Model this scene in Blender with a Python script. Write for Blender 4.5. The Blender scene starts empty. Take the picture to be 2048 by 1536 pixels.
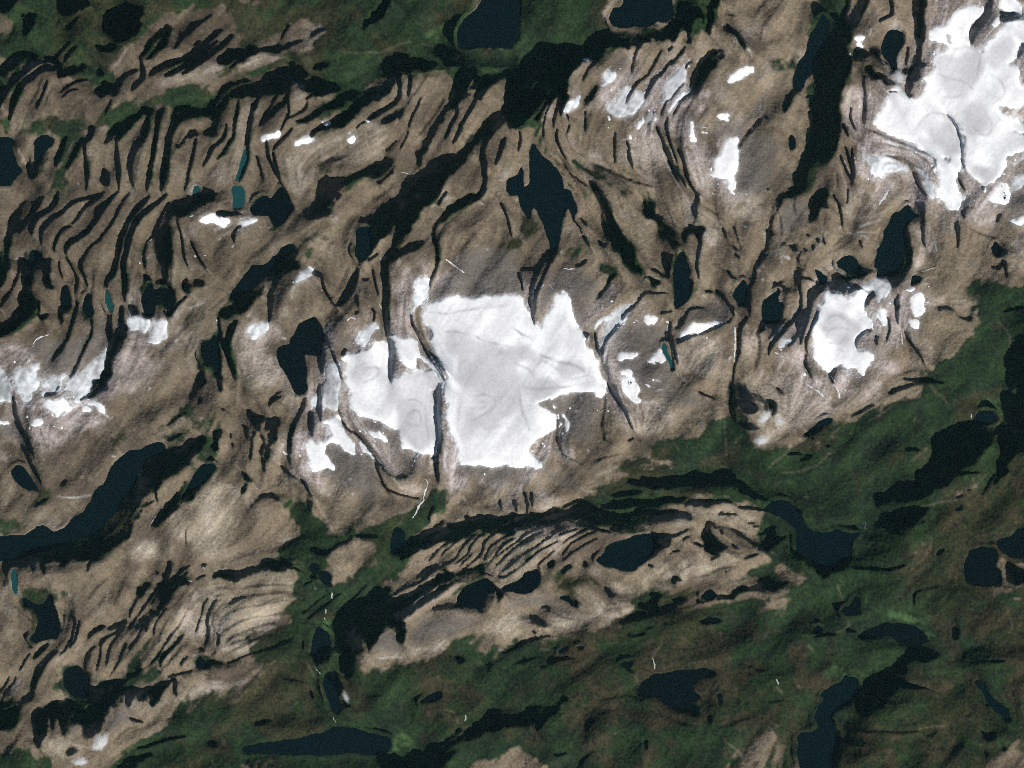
import bpy, math
import numpy as np

# ------------------------------------------------------------------ camera, sky, sun, exposure
MPP = 10.0                       # metres of ground per pixel of the 2048 px wide photograph
FW, FH = 2048.0, 1536.0
scene = bpy.context.scene
ALT = 400000.0
cam_data = bpy.data.cameras.new("camera")
cam = bpy.data.objects.new("camera", cam_data)
scene.collection.objects.link(cam)
cam.location = (0, 0, ALT)
cam.rotation_euler = (0, 0, 0)
cam_data.sensor_width = 36.0
cam_data.lens = 36.0 * ALT / (FW * MPP)
cam_data.clip_start = 1000.0
cam_data.clip_end = 1000000.0
scene.camera = cam

SUN_EL = math.radians(35.0)
SX, SY = 0.66, -0.75             # horizontal direction towards the sun (x east, y north)
_n = math.hypot(SX, SY); SX /= _n; SY /= _n
world = bpy.data.worlds.new("World"); scene.world = world; world.use_nodes = True
wn = world.node_tree.nodes; wl = world.node_tree.links
sky = wn.new("ShaderNodeTexSky"); sky.sky_type = 'NISHITA'; sky.sun_disc = False
sky.sun_elevation = SUN_EL
sky.sun_rotation = math.atan2(SX, SY)
sky.altitude = 1500; sky.dust_density = 0.2; sky.air_density = 0.55
wl.new(sky.outputs[0], wn["Background"].inputs[0])
wn["Background"].inputs[1].default_value = 0.05
sun_d = bpy.data.lights.new("sun", 'SUN'); sun_d.energy = 5.0; sun_d.angle = math.radians(0.5)
sun_d.color = (1.0, 0.965, 0.92)
sun = bpy.data.objects.new("sun", sun_d); scene.collection.objects.link(sun)
sun.location = (0, 0, 8000)
from mathutils import Vector
Ldir = Vector((SX * math.cos(SUN_EL), SY * math.cos(SUN_EL), math.sin(SUN_EL)))
sun.rotation_euler = Ldir.to_track_quat('Z', 'Y').to_euler()
vs = scene.view_settings
vs.view_transform = 'Standard'; vs.look = 'None'; vs.exposure = 0.05; vs.gamma = 1.0; vs.use_curve_mapping = False

scene.cycles.filter_width = 1.0; scene.cycles.use_denoising = False
scene.cycles.diffuse_bounces = 2; scene.cycles.volume_bounces = 8

# ------------------------------------------------------------------ survey: outlines of everything in the place
# each block "T x y" starts a sheet whose corner lies at that pixel; one unit = 2.5 px
SURVEY = """
T 0 0
D 0,0 17,0 12,6 6,10 0,12
D 46,0 72,0 70,8 60,12 52,14 47,9
D 17,11 25,8 31,11 28,18 24,26 20,26 17,18
D 80,24 84,15 92,9 105,7 114,6 117,10 112,18 118,21 110,28 106,34 98,36 90,34 85,29
D 76,40 82,37 90,36 97,38 92,42 86,44 80,43
D 113,46 114,40 119,35 127,28 133,20 137,20 136,30 134,39 127,46 120,50 114,51
l 3.5 0,62 6,55 12,48 20,44 30,46
l 3.5 38,48 46,50 50,53
l 3 0,88 3,80 7,72 14,64 22,58 30,51 38,50
l 4 9,97 11,86 15,75 20,67 27,62 35,56 43,56 50,55
D 46,63 50,57 58,55 63,56 66,51 69,53 66,58 62,61 54,63
l 1.2 30,88 33,80 37,72 39,64
l 1.2 48,75 52,72 58,68 66,65 72,64
l 1 50,79 56,73 64,72
l 1.6 45,48 50,42 57,34
l 2 52,50 56,44 62,38
l 1.2 54,24 60,20 64,14
l 2.2 95,69 98,63 103,60 111,57
D 76,76 82,70 95,69 96,74 92,79 86,78
D 76,58 79,56 83,57 85,60 82,62 78,61
D 81,66 84,64 88,66 88,69 83,69
l 2.6 115,51 116,58 115,65 109,70 106,73
l 3.2 120,62 127,57 135,53 141,50 148,48 154,44 160,40 166,34 172,29 178,24
l 3.2 133,62 142,58 150,53 157,48 163,42 170,37 175,33
l 3 147,60 155,55 166,47 172,42 178,38 187,29
l 1.2 150,30 156,23 163,17 170,12
l 1.2 140,40 146,32 152,25 160,16
l 2 156,37 161,33
D 175,51 180,46 187,43 195,41 204,40 204,45 198,50 190,49 183,53 176,54
l 1.5 184,56 190,51 197,46
D 204,64 195,64 185,66 179,72 173,80 167,88 160,86 150,84 142,86 138,99 137,106 141,102 146,94 156,93 166,94 170,91 170,97 166,106 161,109 166,111 172,107 177,99 180,91 184,84 190,79 197,79 204,76
l 2.4 204,84 202,96 200,106 198,118 199,126 194,142 188,150
l 1.8 192,81 191,91 189,100 188,108 184,116 180,122 174,128
l 2 182,100 181,108 177,114 170,119 167,127 163,133
D 153,104 157,102 160,106 156,109 150,113 146,118 140,119 146,114 151,109
l 1.6 158,111 156,120 154,128 152,136 150,146 148,153
l 2.4 132,87 128,94 126,104 125,116 123,128 121,140 118,153
l 3.2 138,103 137,112 135,122 133,132 132,142 130,153
D 106,92 110,87 118,84 125,85 122,90 119,92 112,91 108,97 104,103 99,110 94,117 93,113 97,106 100,99
l 2 120,90 119,98 117,107 112,117 108,125 106,130 105,140 107,150
D 85,115 87,108 92,103 99,98 96,105 91,112 86,117
l 2 94,114 95,124 97,134 96,144 96,153
D 69,115 72,109 74,101 80,100 78,107 73,114
l 1.8 69,112 69,125 70,134 70,146 69,153
D 53,137 51,132 56,124 62,114 66,110 69,112 64,119 60,127 55,133
D 83,137 86,134 89,139 90,147 84,152 80,150
D 21,137 26,132 31,133 34,139 31,143 25,142
l 2.4 45,134 48,125 51,115 54,109
l 1.2 85,92 88,84 90,80
W westlake 0,109 8,109 13,113 10,117 13,125 14,132 18,138 12,143 10,148 4,149 0,149
W westtarn 27,113 31,109 37,108 43,111 42,117 37,121 34,126 32,133 28,130 26,122
W tealtarn 198,118 199,122 197,132 193,142 189,146 190,138 193,128
G 0,0 204,0 204,40 195,42 190,30 183,8 175,3 160,8 150,3 135,12 125,20 112,30 100,36 92,45 90,58 95,66 76,72 70,66 72,55 65,60 48,52 25,45 10,48 0,55 0,30 12,26
G 2,105 3,95 7,90 9,98 14,106 22,104 28,98 45,96 58,95 66,92 76,93 86,90 97,86 104,82 112,77 120,74 130,76 138,73 145,72 155,67 168,66 170,72 172,80 168,88 142,84 135,86 118,84 108,89 104,94 95,99 85,101 75,100 68,104 64,112 58,120 54,112 40,106 30,107 22,113 16,112 6,107
g 56,126 66,112 70,104 60,102 50,110 44,120 36,134 32,142 40,150 56,150 50,138
g 0,60 10,52 30,46 26,54 8,68 0,80
g 130,55 140,40 145,25 138,20 130,30
g 204,58 192,60 180,62 172,66 176,58 186,54
R 2,33 11,27 11,29 4,35
R 12,38 18,34 20,40 14,44
R 52,55 57,47 66,42 70,42 66,48 60,52 55,56
R 45,46 52,38 59,36 55,42 48,47
R 85,60 92,45 105,34 112,30 120,22 130,12 150,3 156,2 140,14 128,24 116,36 112,46 113,54 100,62 94,66
R 138,52 140,44 150,28 165,12 180,4 184,6 180,16 160,32 146,46
d 138,42 143,26 150,16 158,10 160,14 150,26 142,44
P 126,73 140,68 168,60 190,55 204,52 204,48 190,50 160,58 138,62 126,66
P 9,98 20,90 28,96 22,106 12,105
P 204,84 198,85 188,118 176,130 172,145 182,150 190,140 198,115
b 1 15,118 20,130 23,134
T 512 0
D 0,64 10,60 20,56 32,50 40,54 44,60 38,65 30,66 22,74 10,75 0,76
D 30,71 38,68 45,63 56,67 68,70 64,76 54,77 46,76 40,73
D 0,45 6,40 14,35 20,38 24,37 31,36 27,39 22,40 18,44 12,43 8,43 0,46
l 1.2 20,32 24,24 28,20
l 1.4 44,30 50,26 56,24
l 1.6 26,38 32,35 38,33
D 84,24 90,16 98,8 104,2 114,0 110,6 102,12 96,17 88,24
D 107,62 102,56 108,48 118,44 130,46 138,50 148,53 140,56 130,58 126,55 122,60 119,54 114,56 110,70 104,76 98,80 92,84 86,88 80,89 74,96 64,101 58,104 50,104 55,100 62,97 70,90 78,85 86,80 94,74 102,66
D 46,53 54,51 58,55 50,57
D 32,99 38,97 46,93 52,88 56,85 64,80 70,77 80,72 84,74 78,80 70,86 60,90 52,94 46,98 40,100 34,101
l 2.2 44,110 50,104 56,104
l 2.6 3,101 8,96 14,92 20,86 26,80
l 1.8 0,88 2,80 6,75
l 1.5 6,98 10,90 13,84 18,76
l 1.4 26,96 34,92 40,88 42,82
l 1.4 40,80 46,76
l 1.4 20,106 24,98 28,92 26,78 28,72
l 2 14,121 20,114 26,108 30,104
l 1.4 9,113 10,124 15,135 20,145 23,153
l 1.2 14,122 17,132 20,142
l 1.2 1,125 4,134 6,144
l 2.4 116,70 116,78 110,84 104,88 96,93 90,97
l 1.6 117,90 112,94 106,98 102,100
l 3 116,54 115,64 116,72
l 1.6 124,60 124,68 122,78
l 1.2 132,78 128,88 125,94 122,104
l 1 118,86 115,96
l 1.2 104,122 108,118 113,113
l 0.9 115,121 120,112 122,105
l 0.8 80,104 83,100 88,98
D 47,153 52,145 62,141 78,142 88,136 98,130 104,126 109,130 112,138 106,143 100,147 94,140 86,144 76,151 70,153
D 118,153 124,146 132,140 140,134 150,126 158,122 162,126 158,134 152,140 148,148 140,153
D 126,134 129,124 134,115 140,106 146,96 150,86 158,78 160,66 162,56 170,52 178,54 180,62 174,72 168,78 160,84 152,90 148,100 144,108 138,118 132,126 128,134
D 178,62 186,58 196,60 204,54 204,62 190,66 184,72 180,80 176,78
l 2.2 178,74 174,84 170,92 166,100 162,108 158,116
l 1.8 160,82 162,92 156,102 152,112
D 204,84 198,86 192,92 184,98 178,104 174,112 168,120 162,128 156,134 158,140 166,132 172,122 178,112 182,104 190,98 198,92 204,90
l 2 204,92 196,98 190,106 184,114 182,124
l 2 200,110 196,122 192,132
l 2.4 183,124 184,134 184,146 180,153
D 160,0 204,0 204,38 180,38 163,39 160,32 161,24 168,16 178,8 186,0
l 3 200,80 204,78
D 140,44 160,38 204,42 204,58 180,52 160,54 150,52
d 84,60 100,52 110,44 150,40 160,38 204,40 204,60 160,60 130,52 110,54 100,66 84,78 70,86 60,78 74,66
W northlake 186,0 204,0 206,0 206,40 180,38 163,39 161,30 161,24 164,18 170,13 178,6
G 0,0 186,0 160,25 163,38 204,42 204,64 190,64 180,60 160,55 140,52 120,56 100,62 90,72 74,84 60,90 52,94 60,80 68,72 46,70 40,62 30,50 12,58 0,62 0,54 12,54 20,46 34,42 46,38 54,30 56,24 40,16 28,18 12,30 0,36
g 46,90 66,82 80,74 92,66 90,76 70,90 56,98
g 46,130 50,140 64,142 60,134 50,132
g 160,116 172,104 176,112 166,124
R 18,35 24,24 40,16 46,22 40,28 30,34 24,37
R 86,26 96,20 104,12 112,8 120,8 124,6 118,14 108,18 96,26 88,28
R 112,18 120,16 126,14 132,15 128,17 118,20 112,20
R 132,50 140,46 150,46 148,52 138,54 132,53
R 64,18 72,14 80,16 74,22 66,22
H 134,28 142,23 150,20 158,17 164,12 170,7 182,0 186,0 176,9 166,16 161,24 160,31 155,33 150,36 144,36 138,33 134,31
P 0,56 0,48 16,43 26,44 40,38 50,31 56,28 50,36 36,42 24,46 12,52
P 108,12 114,10 108,15 104,15
P 127,13 132,14 132,16 127,16
P 50,128 90,132 100,122 110,100 84,100 60,108 40,118 26,124 24,132 30,153 50,144 44,134
b 0.7 126,34 118,35 112,38 106,40 100,42 92,42 84,43 74,42 70,41
b 0.7 132,33 136,37 142,37
b 0.6 194,40 201,40
s 0.8 116,138 122,139 127,142
S patch_e 73,110 75,107 78,108 79,111 76,113 74,112
S patch_d 86,98 89,97 91,98 89,100
S patch_a 5,112 8,108 11,107 14,106 18,106 19,109 15,111 11,110 8,113 5,114
S patch_b 28,118 30,115 35,113 40,109 44,109 46,112 41,115 36,115 31,117
S patch_c 54,100 57,98 61,100 58,101
T 1024 0
D 0,60 8,50 20,42 30,34 42,38 50,40 60,32 74,24 80,20 100,20 118,19 114,24 124,22 134,12 142,4 150,8 150,14 160,0 165,0 160,16 158,30 152,22 148,12 142,18 142,30 136,22 132,28 126,34 122,30 116,34 112,29 104,31 96,33 92,38 86,37 80,40 76,42 74,44 68,44 64,46 60,50 56,52 52,54 50,58 47,64 44,72 40,78 34,80 30,84 24,92 20,100 14,96 8,102 0,106
d 0,0 42,0 30,40 18,60 8,70 0,76
l 1.8 41,72 38,82 35,92 33,102
l 1.2 32,82 27,92 25,102 26,112
l 1.4 36,104 36,112 40,120 44,128
l 1 44,92 46,100 43,108
l 3 58,84 61,79 66,74 71,68
l 1.6 58,82 58,92 59,104
l 1.8 57,60 60,54 64,49
l 1.8 60,72 60,62 66,54 70,46
l 1.6 84,56 90,52 93,46
l 2.2 97,54 98,42 104,36 110,32
l 2 100,67 106,62 112,55 114,48 118,42
l 2.6 106,78 109,70 114,62 119,54 122,46
l 2.6 120,60 126,50 132,44 138,38 142,32
l 1.6 126,32 128,26
l 1.5 142,38 141,28 144,16 148,6
l 1.5 132,62 136,54 139,48 146,46
D 158,42 164,41 169,42 168,46 163,52 160,58 156,63 152,69 148,72 143,76 140,78 142,68 139,60 143,54 149,48 154,44
l 2.6 122,84 128,78 132,72 138,67
l 1.6 112,78 108,82 106,82
l 2.2 118,98 120,92 123,86 128,80
l 1.4 130,100 134,92 140,84 143,78
l 2 136,106 142,94 146,84 148,76
l 1.4 122,98 123,108 126,118 130,128 134,138
l 1.4 116,106 120,114 124,124 129,134 136,142 140,150
l 1.2 126,96 128,108 133,120 138,132 142,142
l 1.2 103,96 100,102
l 1.2 83,106 82,118 83,126
l 1.2 92,110 93,122 96,132
l 1.2 88,112 90,122
l 1 76,106 76,116
l 1.2 74,124 76,125
l 2.6 170,24 176,26 180,29 184,34 186,40
m 1.6 170,12 178,14
m 2 40,118 48,124 58,126 66,132 76,136 86,142 100,146 112,150
m 2.4 180,120 186,110 196,100 204,94
l 1.4 6,122 8,112 7,106
l 1 10,100 12,90
m 1.6 56,100 60,108 68,114
d 40,130 50,128 62,134 74,140 84,146 96,153 60,153 48,144
l 2 66,153 66,146
l 1 40,130 50,142 60,150
W squarelake 89,0 127,0 130,6 129,14 124,17 118,18 110,20 100,22 86,22 80,20 77,15 78,10 81,6 86,6 89,3
W centrallake 16,113 20,118 24,125 28,129 32,132 36,137 40,142 42,150 42,156 13,156 14,140 14,125
W tarnline 6,116 8,124 7,134 3,140 0,142 0,153 10,153 8,145 8,132
G 0,0 78,0 74,10 76,18 72,24 60,32 48,40 36,40 20,50 8,66 0,76
G 128,0 163,0 158,18 150,26 130,26 118,28 120,20 128,14
g 20,112 14,98 20,92 26,112 32,124 40,136 42,150 34,134 24,122
g 58,136 66,140 72,148 64,153 60,146
g 40,126 56,128 70,136 90,146 100,153 80,153 60,142 44,134
b 1.8 78,21 75,16 73,11 77,7 80,3 84,0
b 0.9 127,0 129,6 129,13 125,17 118,18 112,22
P 46,72 52,56 58,54 54,70 50,86 44,84
M 80,48 86,45 92,50 90,58 84,62 78,56
P 68,76 74,70 84,68 92,74 84,84 80,92 94,97 104,100 110,90 120,96 114,110 122,130 116,150 96,134 100,110 92,98 80,96 70,90
P 140,98 146,104 150,126 158,140 168,153 150,153 144,136 138,118 135,104
P 144,84 150,76 158,72 163,78 156,82 150,88 146,94
P 66,128 60,120 68,116 74,126
M 146,106 160,108 176,112 190,98 204,90 204,84 190,92 180,100 160,104
M 178,112 204,106 204,153 182,153 178,140 179,122
P 156,144 178,142 176,153 160,153
P 106,78 118,80 122,90 112,98 104,94
b 1.2 146,118 151,130 157,142 163,153
b 1.2 138,110 142,120 
S ridge_ice 137,54 138,58 137,63 132,70 128,77 122,84 118,86 119,80 119,74 123,64 130,57 134,53
S strip_a 142,70 142,74 136,78 130,84 127,92 125,92 129,82 134,76 138,72
S snow_west 74,58 80,58 84,63 84,66 79,67 74,70 71,71 72,64
S domeA 72,80 80,82 84,74 90,70 96,69 98,73 104,74 105,80 102,85 98,90 90,92 86,96 80,94 76,92 72,84
S corner_a 42,88 46,82 50,80 54,77 53,82 48,86 46,90 42,91
S speck_a 56,48 61,46 61,49 57,49
S streak_b 106,92 107,96 104,102 100,103 100,100 104,98
S streak_c 108,94 112,92 114,95 118,96 116,99 110,98
S boomerang 173,63 178,63 181,58 186,55 190,55 192,57 190,60 184,63 178,66 173,66
S scarp_strip 143,96 146,97 147,104 148,110 150,114 146,114 143,110 144,104
S dart 160,96 166,94 170,92 174,93 172,97 169,99 165,97
S speckB 94,111 96,111 97,114 95,114
S horseglacier 168,114 172,112 176,110 178,113 178,122 179,132 178,142 179,150 176,153 175,148 177,142 172,140 166,141 161,142 158,138 160,134 163,131 161,127 165,124 166,118
s 0.8 112,60 114,58 117,56 121,57
s 0.7 108,74 107,70
s 0.8 150,101 156,103
s 0.9 151,106 156,107
s 0.7 118,118 122,128 126,136 132,144 134,150
s 0.6 127,120 131,130
s 0.7 140,49 142,47
s 0.5 41,95 45,91
s 0.6 168,20 170,23
T 1536 0
D 40,12 44,9 50,13 56,12 62,14 66,24 66,34 66,44 64,54 62,62 58,72 56,82 56,92 58,100 58,110 54,122 48,132 44,128 38,130 34,140 30,146 24,153 22,146 26,134 30,122 33,110 35,100 34,90 40,84 43,74 42,66 38,60 36,54 33,50 37,36 38,22
D 60,14 62,0 66,0 65,10 64,24
D 119,0 128,0 126,10 124,22 121,32 122,42 125,50 124,60 119,66 114,70 113,80 111,76 110,66 108,58 114,50 117,40 115,28 116,16 118,8
l 2.6 62,26 70,20 74,12 78,4 80,0
l 2 97,14 100,8 98,0
l 2 88,18 96,14 100,12
l 2.4 13,90 17,80 22,74
D 67,46 69,42 74,41 80,42 84,46 80,48 75,51 69,49
D 76,54 82,54 86,60 92,62 96,64 100,66 102,69 94,68 88,64 82,62 78,58
l 1.6 82,42 90,47 96,54 104,60
l 1.2 111,38 111,46 110,53
D 162,34 163,26 168,18 174,10 178,2 180,0 181,4 178,12 172,20 166,28 163,37
D 186,11 190,14 198,12 201,14 198,18 192,20 186,20 184,18 188,16
D 206,28 203,30 199,38 196,46 200,44 204,40
l 1 142,92 148,98 152,106 154,118 155,128 157,136
l 1 152,138 155,148 158,153
l 1.4 66,150 68,138 66,128 62,118
l 1.6 64,110 60,100 
l 1 58,124 62,134 66,144
l 1 76,60 77,74 78,90 76,100
l 1 66,86 66,96 70,106
m 1.6 80,105 90,108 104,114 118,120 130,124 134,132
m 1.4 92,124 104,128 112,132 118,142 122,150
d 60,0 90,0 96,12 80,30 66,30 64,14
d 28,140 40,128 50,132 50,153 24,153
d 44,110 60,60 60,110 50,130
W narrowlake 41,14 45,12 50,18 50,30 40,50 37,56 32,62 29,68 25,74 22,74 19,68 19,60 22,50 27,44 30,36 36,24
W dartarn 91,34 93,28 98,24 103,25 108,27 108,34 104,40 103,46 104,54 101,58 98,56 95,50 91,44 90,38
W pondoval 16,110 19,107 22,112 21,119 17,121 15,116
G 41,0 62,0 62,14 52,13 42,8
G 30,72 34,66 40,62 44,70 42,82 36,86 32,80
g 0,50 12,46 24,42 22,50 18,56 6,56
g 34,100 42,100 46,110 36,112
g 24,146 34,136 40,140 36,153 26,153
P 62,72 72,68 80,80 76,92 74,104 84,106 104,112 122,120 132,124 132,134 126,136 116,126 104,120 88,124 78,128 78,138 90,144 100,150 96,153 70,153 70,120 64,100 58,88
P 130,40 136,36 134,48 132,56 126,64 122,70 128,50
P 186,88 204,92 204,104 196,100 188,92
P 152,112 160,118 166,124 168,130 160,124 156,126
P 170,148 190,140 196,132 204,128 204,118 192,124
P 162,40 172,36 176,30 172,44
P 98,70 104,70 100,78 92,84 86,92
P 190,50 204,40 204,60 198,56
S eastglacier 148,8 156,3 164,2 168,6 172,3 170,10 164,18 162,26 161,36 165,40 171,42 172,38 176,30 182,24 190,20 198,18 204,13 206,13 206,25 203,30 200,36 196,46 190,50 194,53 198,55 202,60 206,66 206,70 206,82 200,86 194,86 188,84 186,88 190,93 196,96 202,101 206,104 200,108 194,104 188,98 192,104 198,108 206,112 206,118 198,120 192,124 190,128 193,134 190,139 184,143 178,146 170,147 163,142 158,134 156,126 155,118 153,106 148,99 142,92 146,96 150,104 153,116 155,128 154,134 152,138 152,146 154,156 140,156 136,150 136,142 134,136 134,130 126,122 118,118 108,112 100,108 94,106 86,101 83,98 86,92 91,86 96,80 98,74 104,70 108,74 112,80 117,80 122,72 126,64 132,54 132,46 138,40 142,34 136,36 128,32 124,28 130,22 140,20 144,16
E 140,26 144,26 144,30 146,33 142,34 139,30
E 199,56 202,58 204,62 204,68 200,66
E 138,124 142,124 146,127 142,129 139,127
S tail_ice 116,134 120,138 126,144 132,150 134,156 130,156 124,148 118,140
S curl 80,126 86,124 92,126 96,130 104,130 114,134 112,136 104,136 98,137 94,138 90,141 84,142 80,138 79,132
S capA 188,4 192,0 198,4 200,8 201,13 196,13 192,11 188,11 186,8
S capB 178,18 182,15 185,14 184,20 180,20
S roundsnow 70,32 74,28 78,30 78,34 75,37 72,37 69,34
S roundsnowB 72,38 76,38 77,41 74,42
S lipsnow 66,44 69,42 68,45
S innerice 176,153 178,149 184,148 190,150 192,156 176,156
S cornerice 196,150 200,143 204,138 206,138 206,146 200,150 198,153
s 0.7 81,62 81,72 80,78 81,86 
s 0.5 63,90 62,98
s 0.6 61,128 65,140
s 0.6 77,26 82,24 80,30
s 0.7 154,136 160,146 164,152
s 0.6 102,28 106,24
s 0.9 90,49 93,51
s 0.7 100,148 97,153
I 134,44 150,46 168,42 172,50 168,64 156,80 144,82 136,70 134,56
I 98,74 108,76 114,86 112,98 100,94 98,82
I 176,36 190,30 190,44 182,54 174,56
I 124,100 146,96 152,114 152,126 140,120 130,112
I 156,84 176,84 180,100 164,108 156,96
I 176,10 177,10
I 160,130 176,130 186,138 176,144 166,140
T 0 384
l 1.6 22,7 17,11 16,18 15,26 13,33
D 13,16 16,15 15,25 12,34 13,40 12,48 10,58 7,66 4,76 0,84 0,58 3,48 6,38 9,30
l 2.4 36,4 32,9 28,16 24,22 19,28 16,34
l 2.8 48,0 45,10 40,15 33,19 29,23 27,29 26,34
l 2.2 84,0 76,4 68,6 60,8 54,14 46,20 40,24 36,30 34,36 34,42
l 1.8 83,3 76,7 70,11 66,17 62,22 58,26 
l 1.6 58,28 52,29 48,35 45,41 44,48
l 2.6 96,0 91,4 87,9 83,15 79,21 76,26 71,32 64,37 58,41 54,45 53,50
l 1.6 104,1 99,8 95,15 92,22 87,30 81,37 74,43 69,49 66,56 66,62 69,68 71,76
l 3 120,4 113,12 107,18 103,25 100,32 97,38 96,46 95,54 93,61 92,67 87,71 86,78
l 3.6 134,2 128,8 122,12 115,18 111,23 107,31 104,38 103,45 101,53 100,60 101,70 101,80 101,88
l 1.4 138,8 134,14 130,21 126,28 124,34 120,39 117,45 116,54 117,62
D 140,10 148,9 156,2 160,0 172,0 174,3 166,8 158,14 150,19 143,21 139,18 135,24 138,32 140,42 141,50 138,58 134,62 131,58 129,52 129,42 130,34 134,24 138,16
l 2.4 134,60 134,68 132,76
D 118,67 121,68 124,76 128,78 132,74 137,78 141,82 141,90 138,96 136,100 134,94 130,89 126,90 124,96 122,101 116,100 114,90 115,82 113,76 117,72
l 1.8 139,96 144,90 150,84
D 105,92 110,93 113,98 109,100 105,100
D 25,46 33,47 33,54 31,62 28,70 26,78 29,84 33,90 33,96 26,99 20,104 14,110 6,114 0,119 0,110 8,102 15,97 18,92 15,88 17,82 18,74 21,64 22,54
l 1.6 20,54 17,60 15,68 12,76 8,82 3,90 0,94
D 38,54 42,52 41,60 42,68 42,76 44,80 37,80 35,74 36,64
D 30,97 40,96 38,100 32,100
D 49,75 54,74 56,82 58,88 56,94 52,98 50,104 48,110 47,104 49,94 48,84
l 1 48,55 49,62 51,70 
l 1 53,52 58,58 61,64 63,72 61,80 61,86
l 1.4 64,90 62,97 59,104 57,112 54,120 50,126 46,131 42,137
D 71,78 74,81 74,90 76,94 75,102 72,103 68,98 67,90 69,84
l 1.4 74,102 75,108 74,116 70,122 67,128 64,135 61,142 57,149
l 2.2 89,94 89,104 89,112 88,120
D 86,112 92,114 98,108 104,108 102,118 98,124 94,132 92,140 88,153 82,153 85,144 86,134 88,126
l 2 99,92 99,102 98,110
l 1 142,22 146,34 148,46 149,56 152,62
l 0.8 154,40 158,48 162,56 166,63
l 1.6 188,40 187,35 190,30 194,27
D 147,70 151,70 150,75 156,77 160,73 166,72 167,77 164,80 160,78 155,78 152,84 147,82 146,76
D 184,80 190,74 194,69 200,63 206,58 206,84 198,92 192,96 184,98 178,98 176,95 184,94 190,90 186,84
l 3 190,102 187,108 185,114 182,120 183,130 186,138 188,150
l 1.4 176,100 176,110 178,120 182,130
D 172,113 174,116 175,124 176,132 176,140 177,148 178,153 174,150 171,144 167,138 163,137 160,141 159,142 161,137 161,132 160,124 164,120 168,118
D 172,17 180,15 188,16 190,19 196,18 196,20 186,20 180,21 173,20
l 1.4 162,148 164,144
W darkpond_a 49,75 54,74 56,82 58,88 56,94 51,96 49,92 48,84
W darkpond_b 71,80 74,82 74,90 76,94 75,100 72,102 68,98 67,90 69,84
W darkpond_c 24,47 33,47 32,54 31,60 27,60 23,58
W tealpond_b 86,76 88,80 91,88 91,96 86,96 84,88 85,80
W tealpond_c 186,0 196,0 196,8 192,13 187,14 186,8
W starlake 160,124 164,120 168,118 172,113 174,118 176,126 176,136 177,146 173,146 170,140 166,137 162,133
W splotchlake 114,90 115,82 118,74 121,72 124,78 132,76 138,80 141,86 140,93 136,98 134,93 130,89 126,90 124,96 121,100 116,98
W longdarklake 184,80 190,74 194,69 200,63 206,58 206,72 200,80 190,83 186,84
W tealpond_a 154,0 161,0 159,6 155,8
g 18,8 30,0 60,0 52,12 42,14 40,6 30,12
g 0,60 6,66 3,80 0,84
g 138,14 146,20 142,34 138,46
P 92,128 104,116 114,116 120,122 118,130 130,134 128,146 110,148 94,146 88,140
P 186,118 196,104 206,100 206,153 192,153 188,140 184,128
P 0,122 20,120 30,130 36,142 26,140 10,138 4,146 0,132
P 138,96 150,86 165,86 156,94 146,98 138,104
M 20,116 40,120 54,122 60,116 74,120 84,122 80,132 66,138 50,142 40,146 36,138
M 74,104 84,104 86,124 76,126 70,122
S fan_d 86,125 86,132 84,142 83,149 78,150 70,153 58,156 52,156 58,149 66,144 74,138 80,131
S fan_e 44,153 50,146 54,143 56,147 52,152 48,156 42,156
S fan_b 16,141 24,140 30,139 34,144 34,152 30,156 16,156 13,150 14,144
S fan_a 0,137 4,141 7,147 8,153 8,158 0,158
S leaf_a 103,103 108,101 116,101 122,101 123,104 120,109 115,113 108,113 103,110
S leaf_b 125,104 132,101 135,103 134,108 132,114 128,118 123,120 118,122 119,118 122,112
S patchcap 158,24 162,19 166,16 169,15 172,18 178,22 184,22 182,26 178,29 172,26 166,25 162,26
S capB2 192,27 194,23 198,22 203,22 202,25 197,27 192,30
s 0.9 118,42 120,39 122,38
s 1 27,124 29,118 34,116 40,114
s 0.8 131,20 133,16
s 0.8 136,10 138,8
s 0.9 113,58 112,56
s 0.9 156,51 158,52
s 0.9 164,51 165,51
s 0.8 152,20 156,19
s 0.8 154,31 156,33
s 0.8 190,32 192,29
s 0.8 186,45 187,42
s 0.7 193,17 195,16
s 0.6 12,54 16,54 20,52
s 0.6 152,94 158,91 166,87
s 0.6 125,132 127,136
s 0.7 140,120 142,119
s 0.9 173,102 175,103
s 0.7 196,116 200,112 204,108
s 0.8 196,120 200,117 206,115
s 0.7 198,100 201,96
s 0.6 92,142 93,144
T 512 384
D 0,10 2,4 6,1 10,3 12,6 14,2 18,0 22,0 26,6 29,10 31,14 27,18 25,24 20,28 15,32 13,29 16,24 10,19 4,20 0,18
D 48,0 76,0 70,6 64,8 60,14 54,16 48,22 43,26 42,22 38,22 42,17 48,12 50,4
D 0,60 8,57 14,52 19,49 21,44 26,41 31,41 33,45 30,50 28,54 33,55 38,55 36,58 30,60 26,64 20,68 16,74 13,80 12,84 12,90 12,96 10,102 10,92 11,80 14,70 16,65 12,68 8,72 3,78 0,82
l 1.6 13,84 13,92 11,104
D 44,62 48,60 52,62 53,66 50,64 45,64
l 1.4 52,64 54,70 56,78 59,84 62,90 65,92
l 2.6 65,92 70,88 75,83 79,76 81,68 82,62
D 78,30 82,27 88,27 92,24 96,19 102,15 108,10 116,4 122,0 146,0 142,8 136,10 132,16 128,24 124,32 119,38 112,44 106,50 104,56 102,60 105,58 110,56 116,52 122,50 130,46 134,42 137,41 132,40 126,41 120,44 114,46 110,42 108,38 114,30 118,22 112,28 104,34 98,38 96,44 94,52 88,56 82,60 79,54 80,44 79,36
l 2 152,0 148,6 146,11
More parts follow.
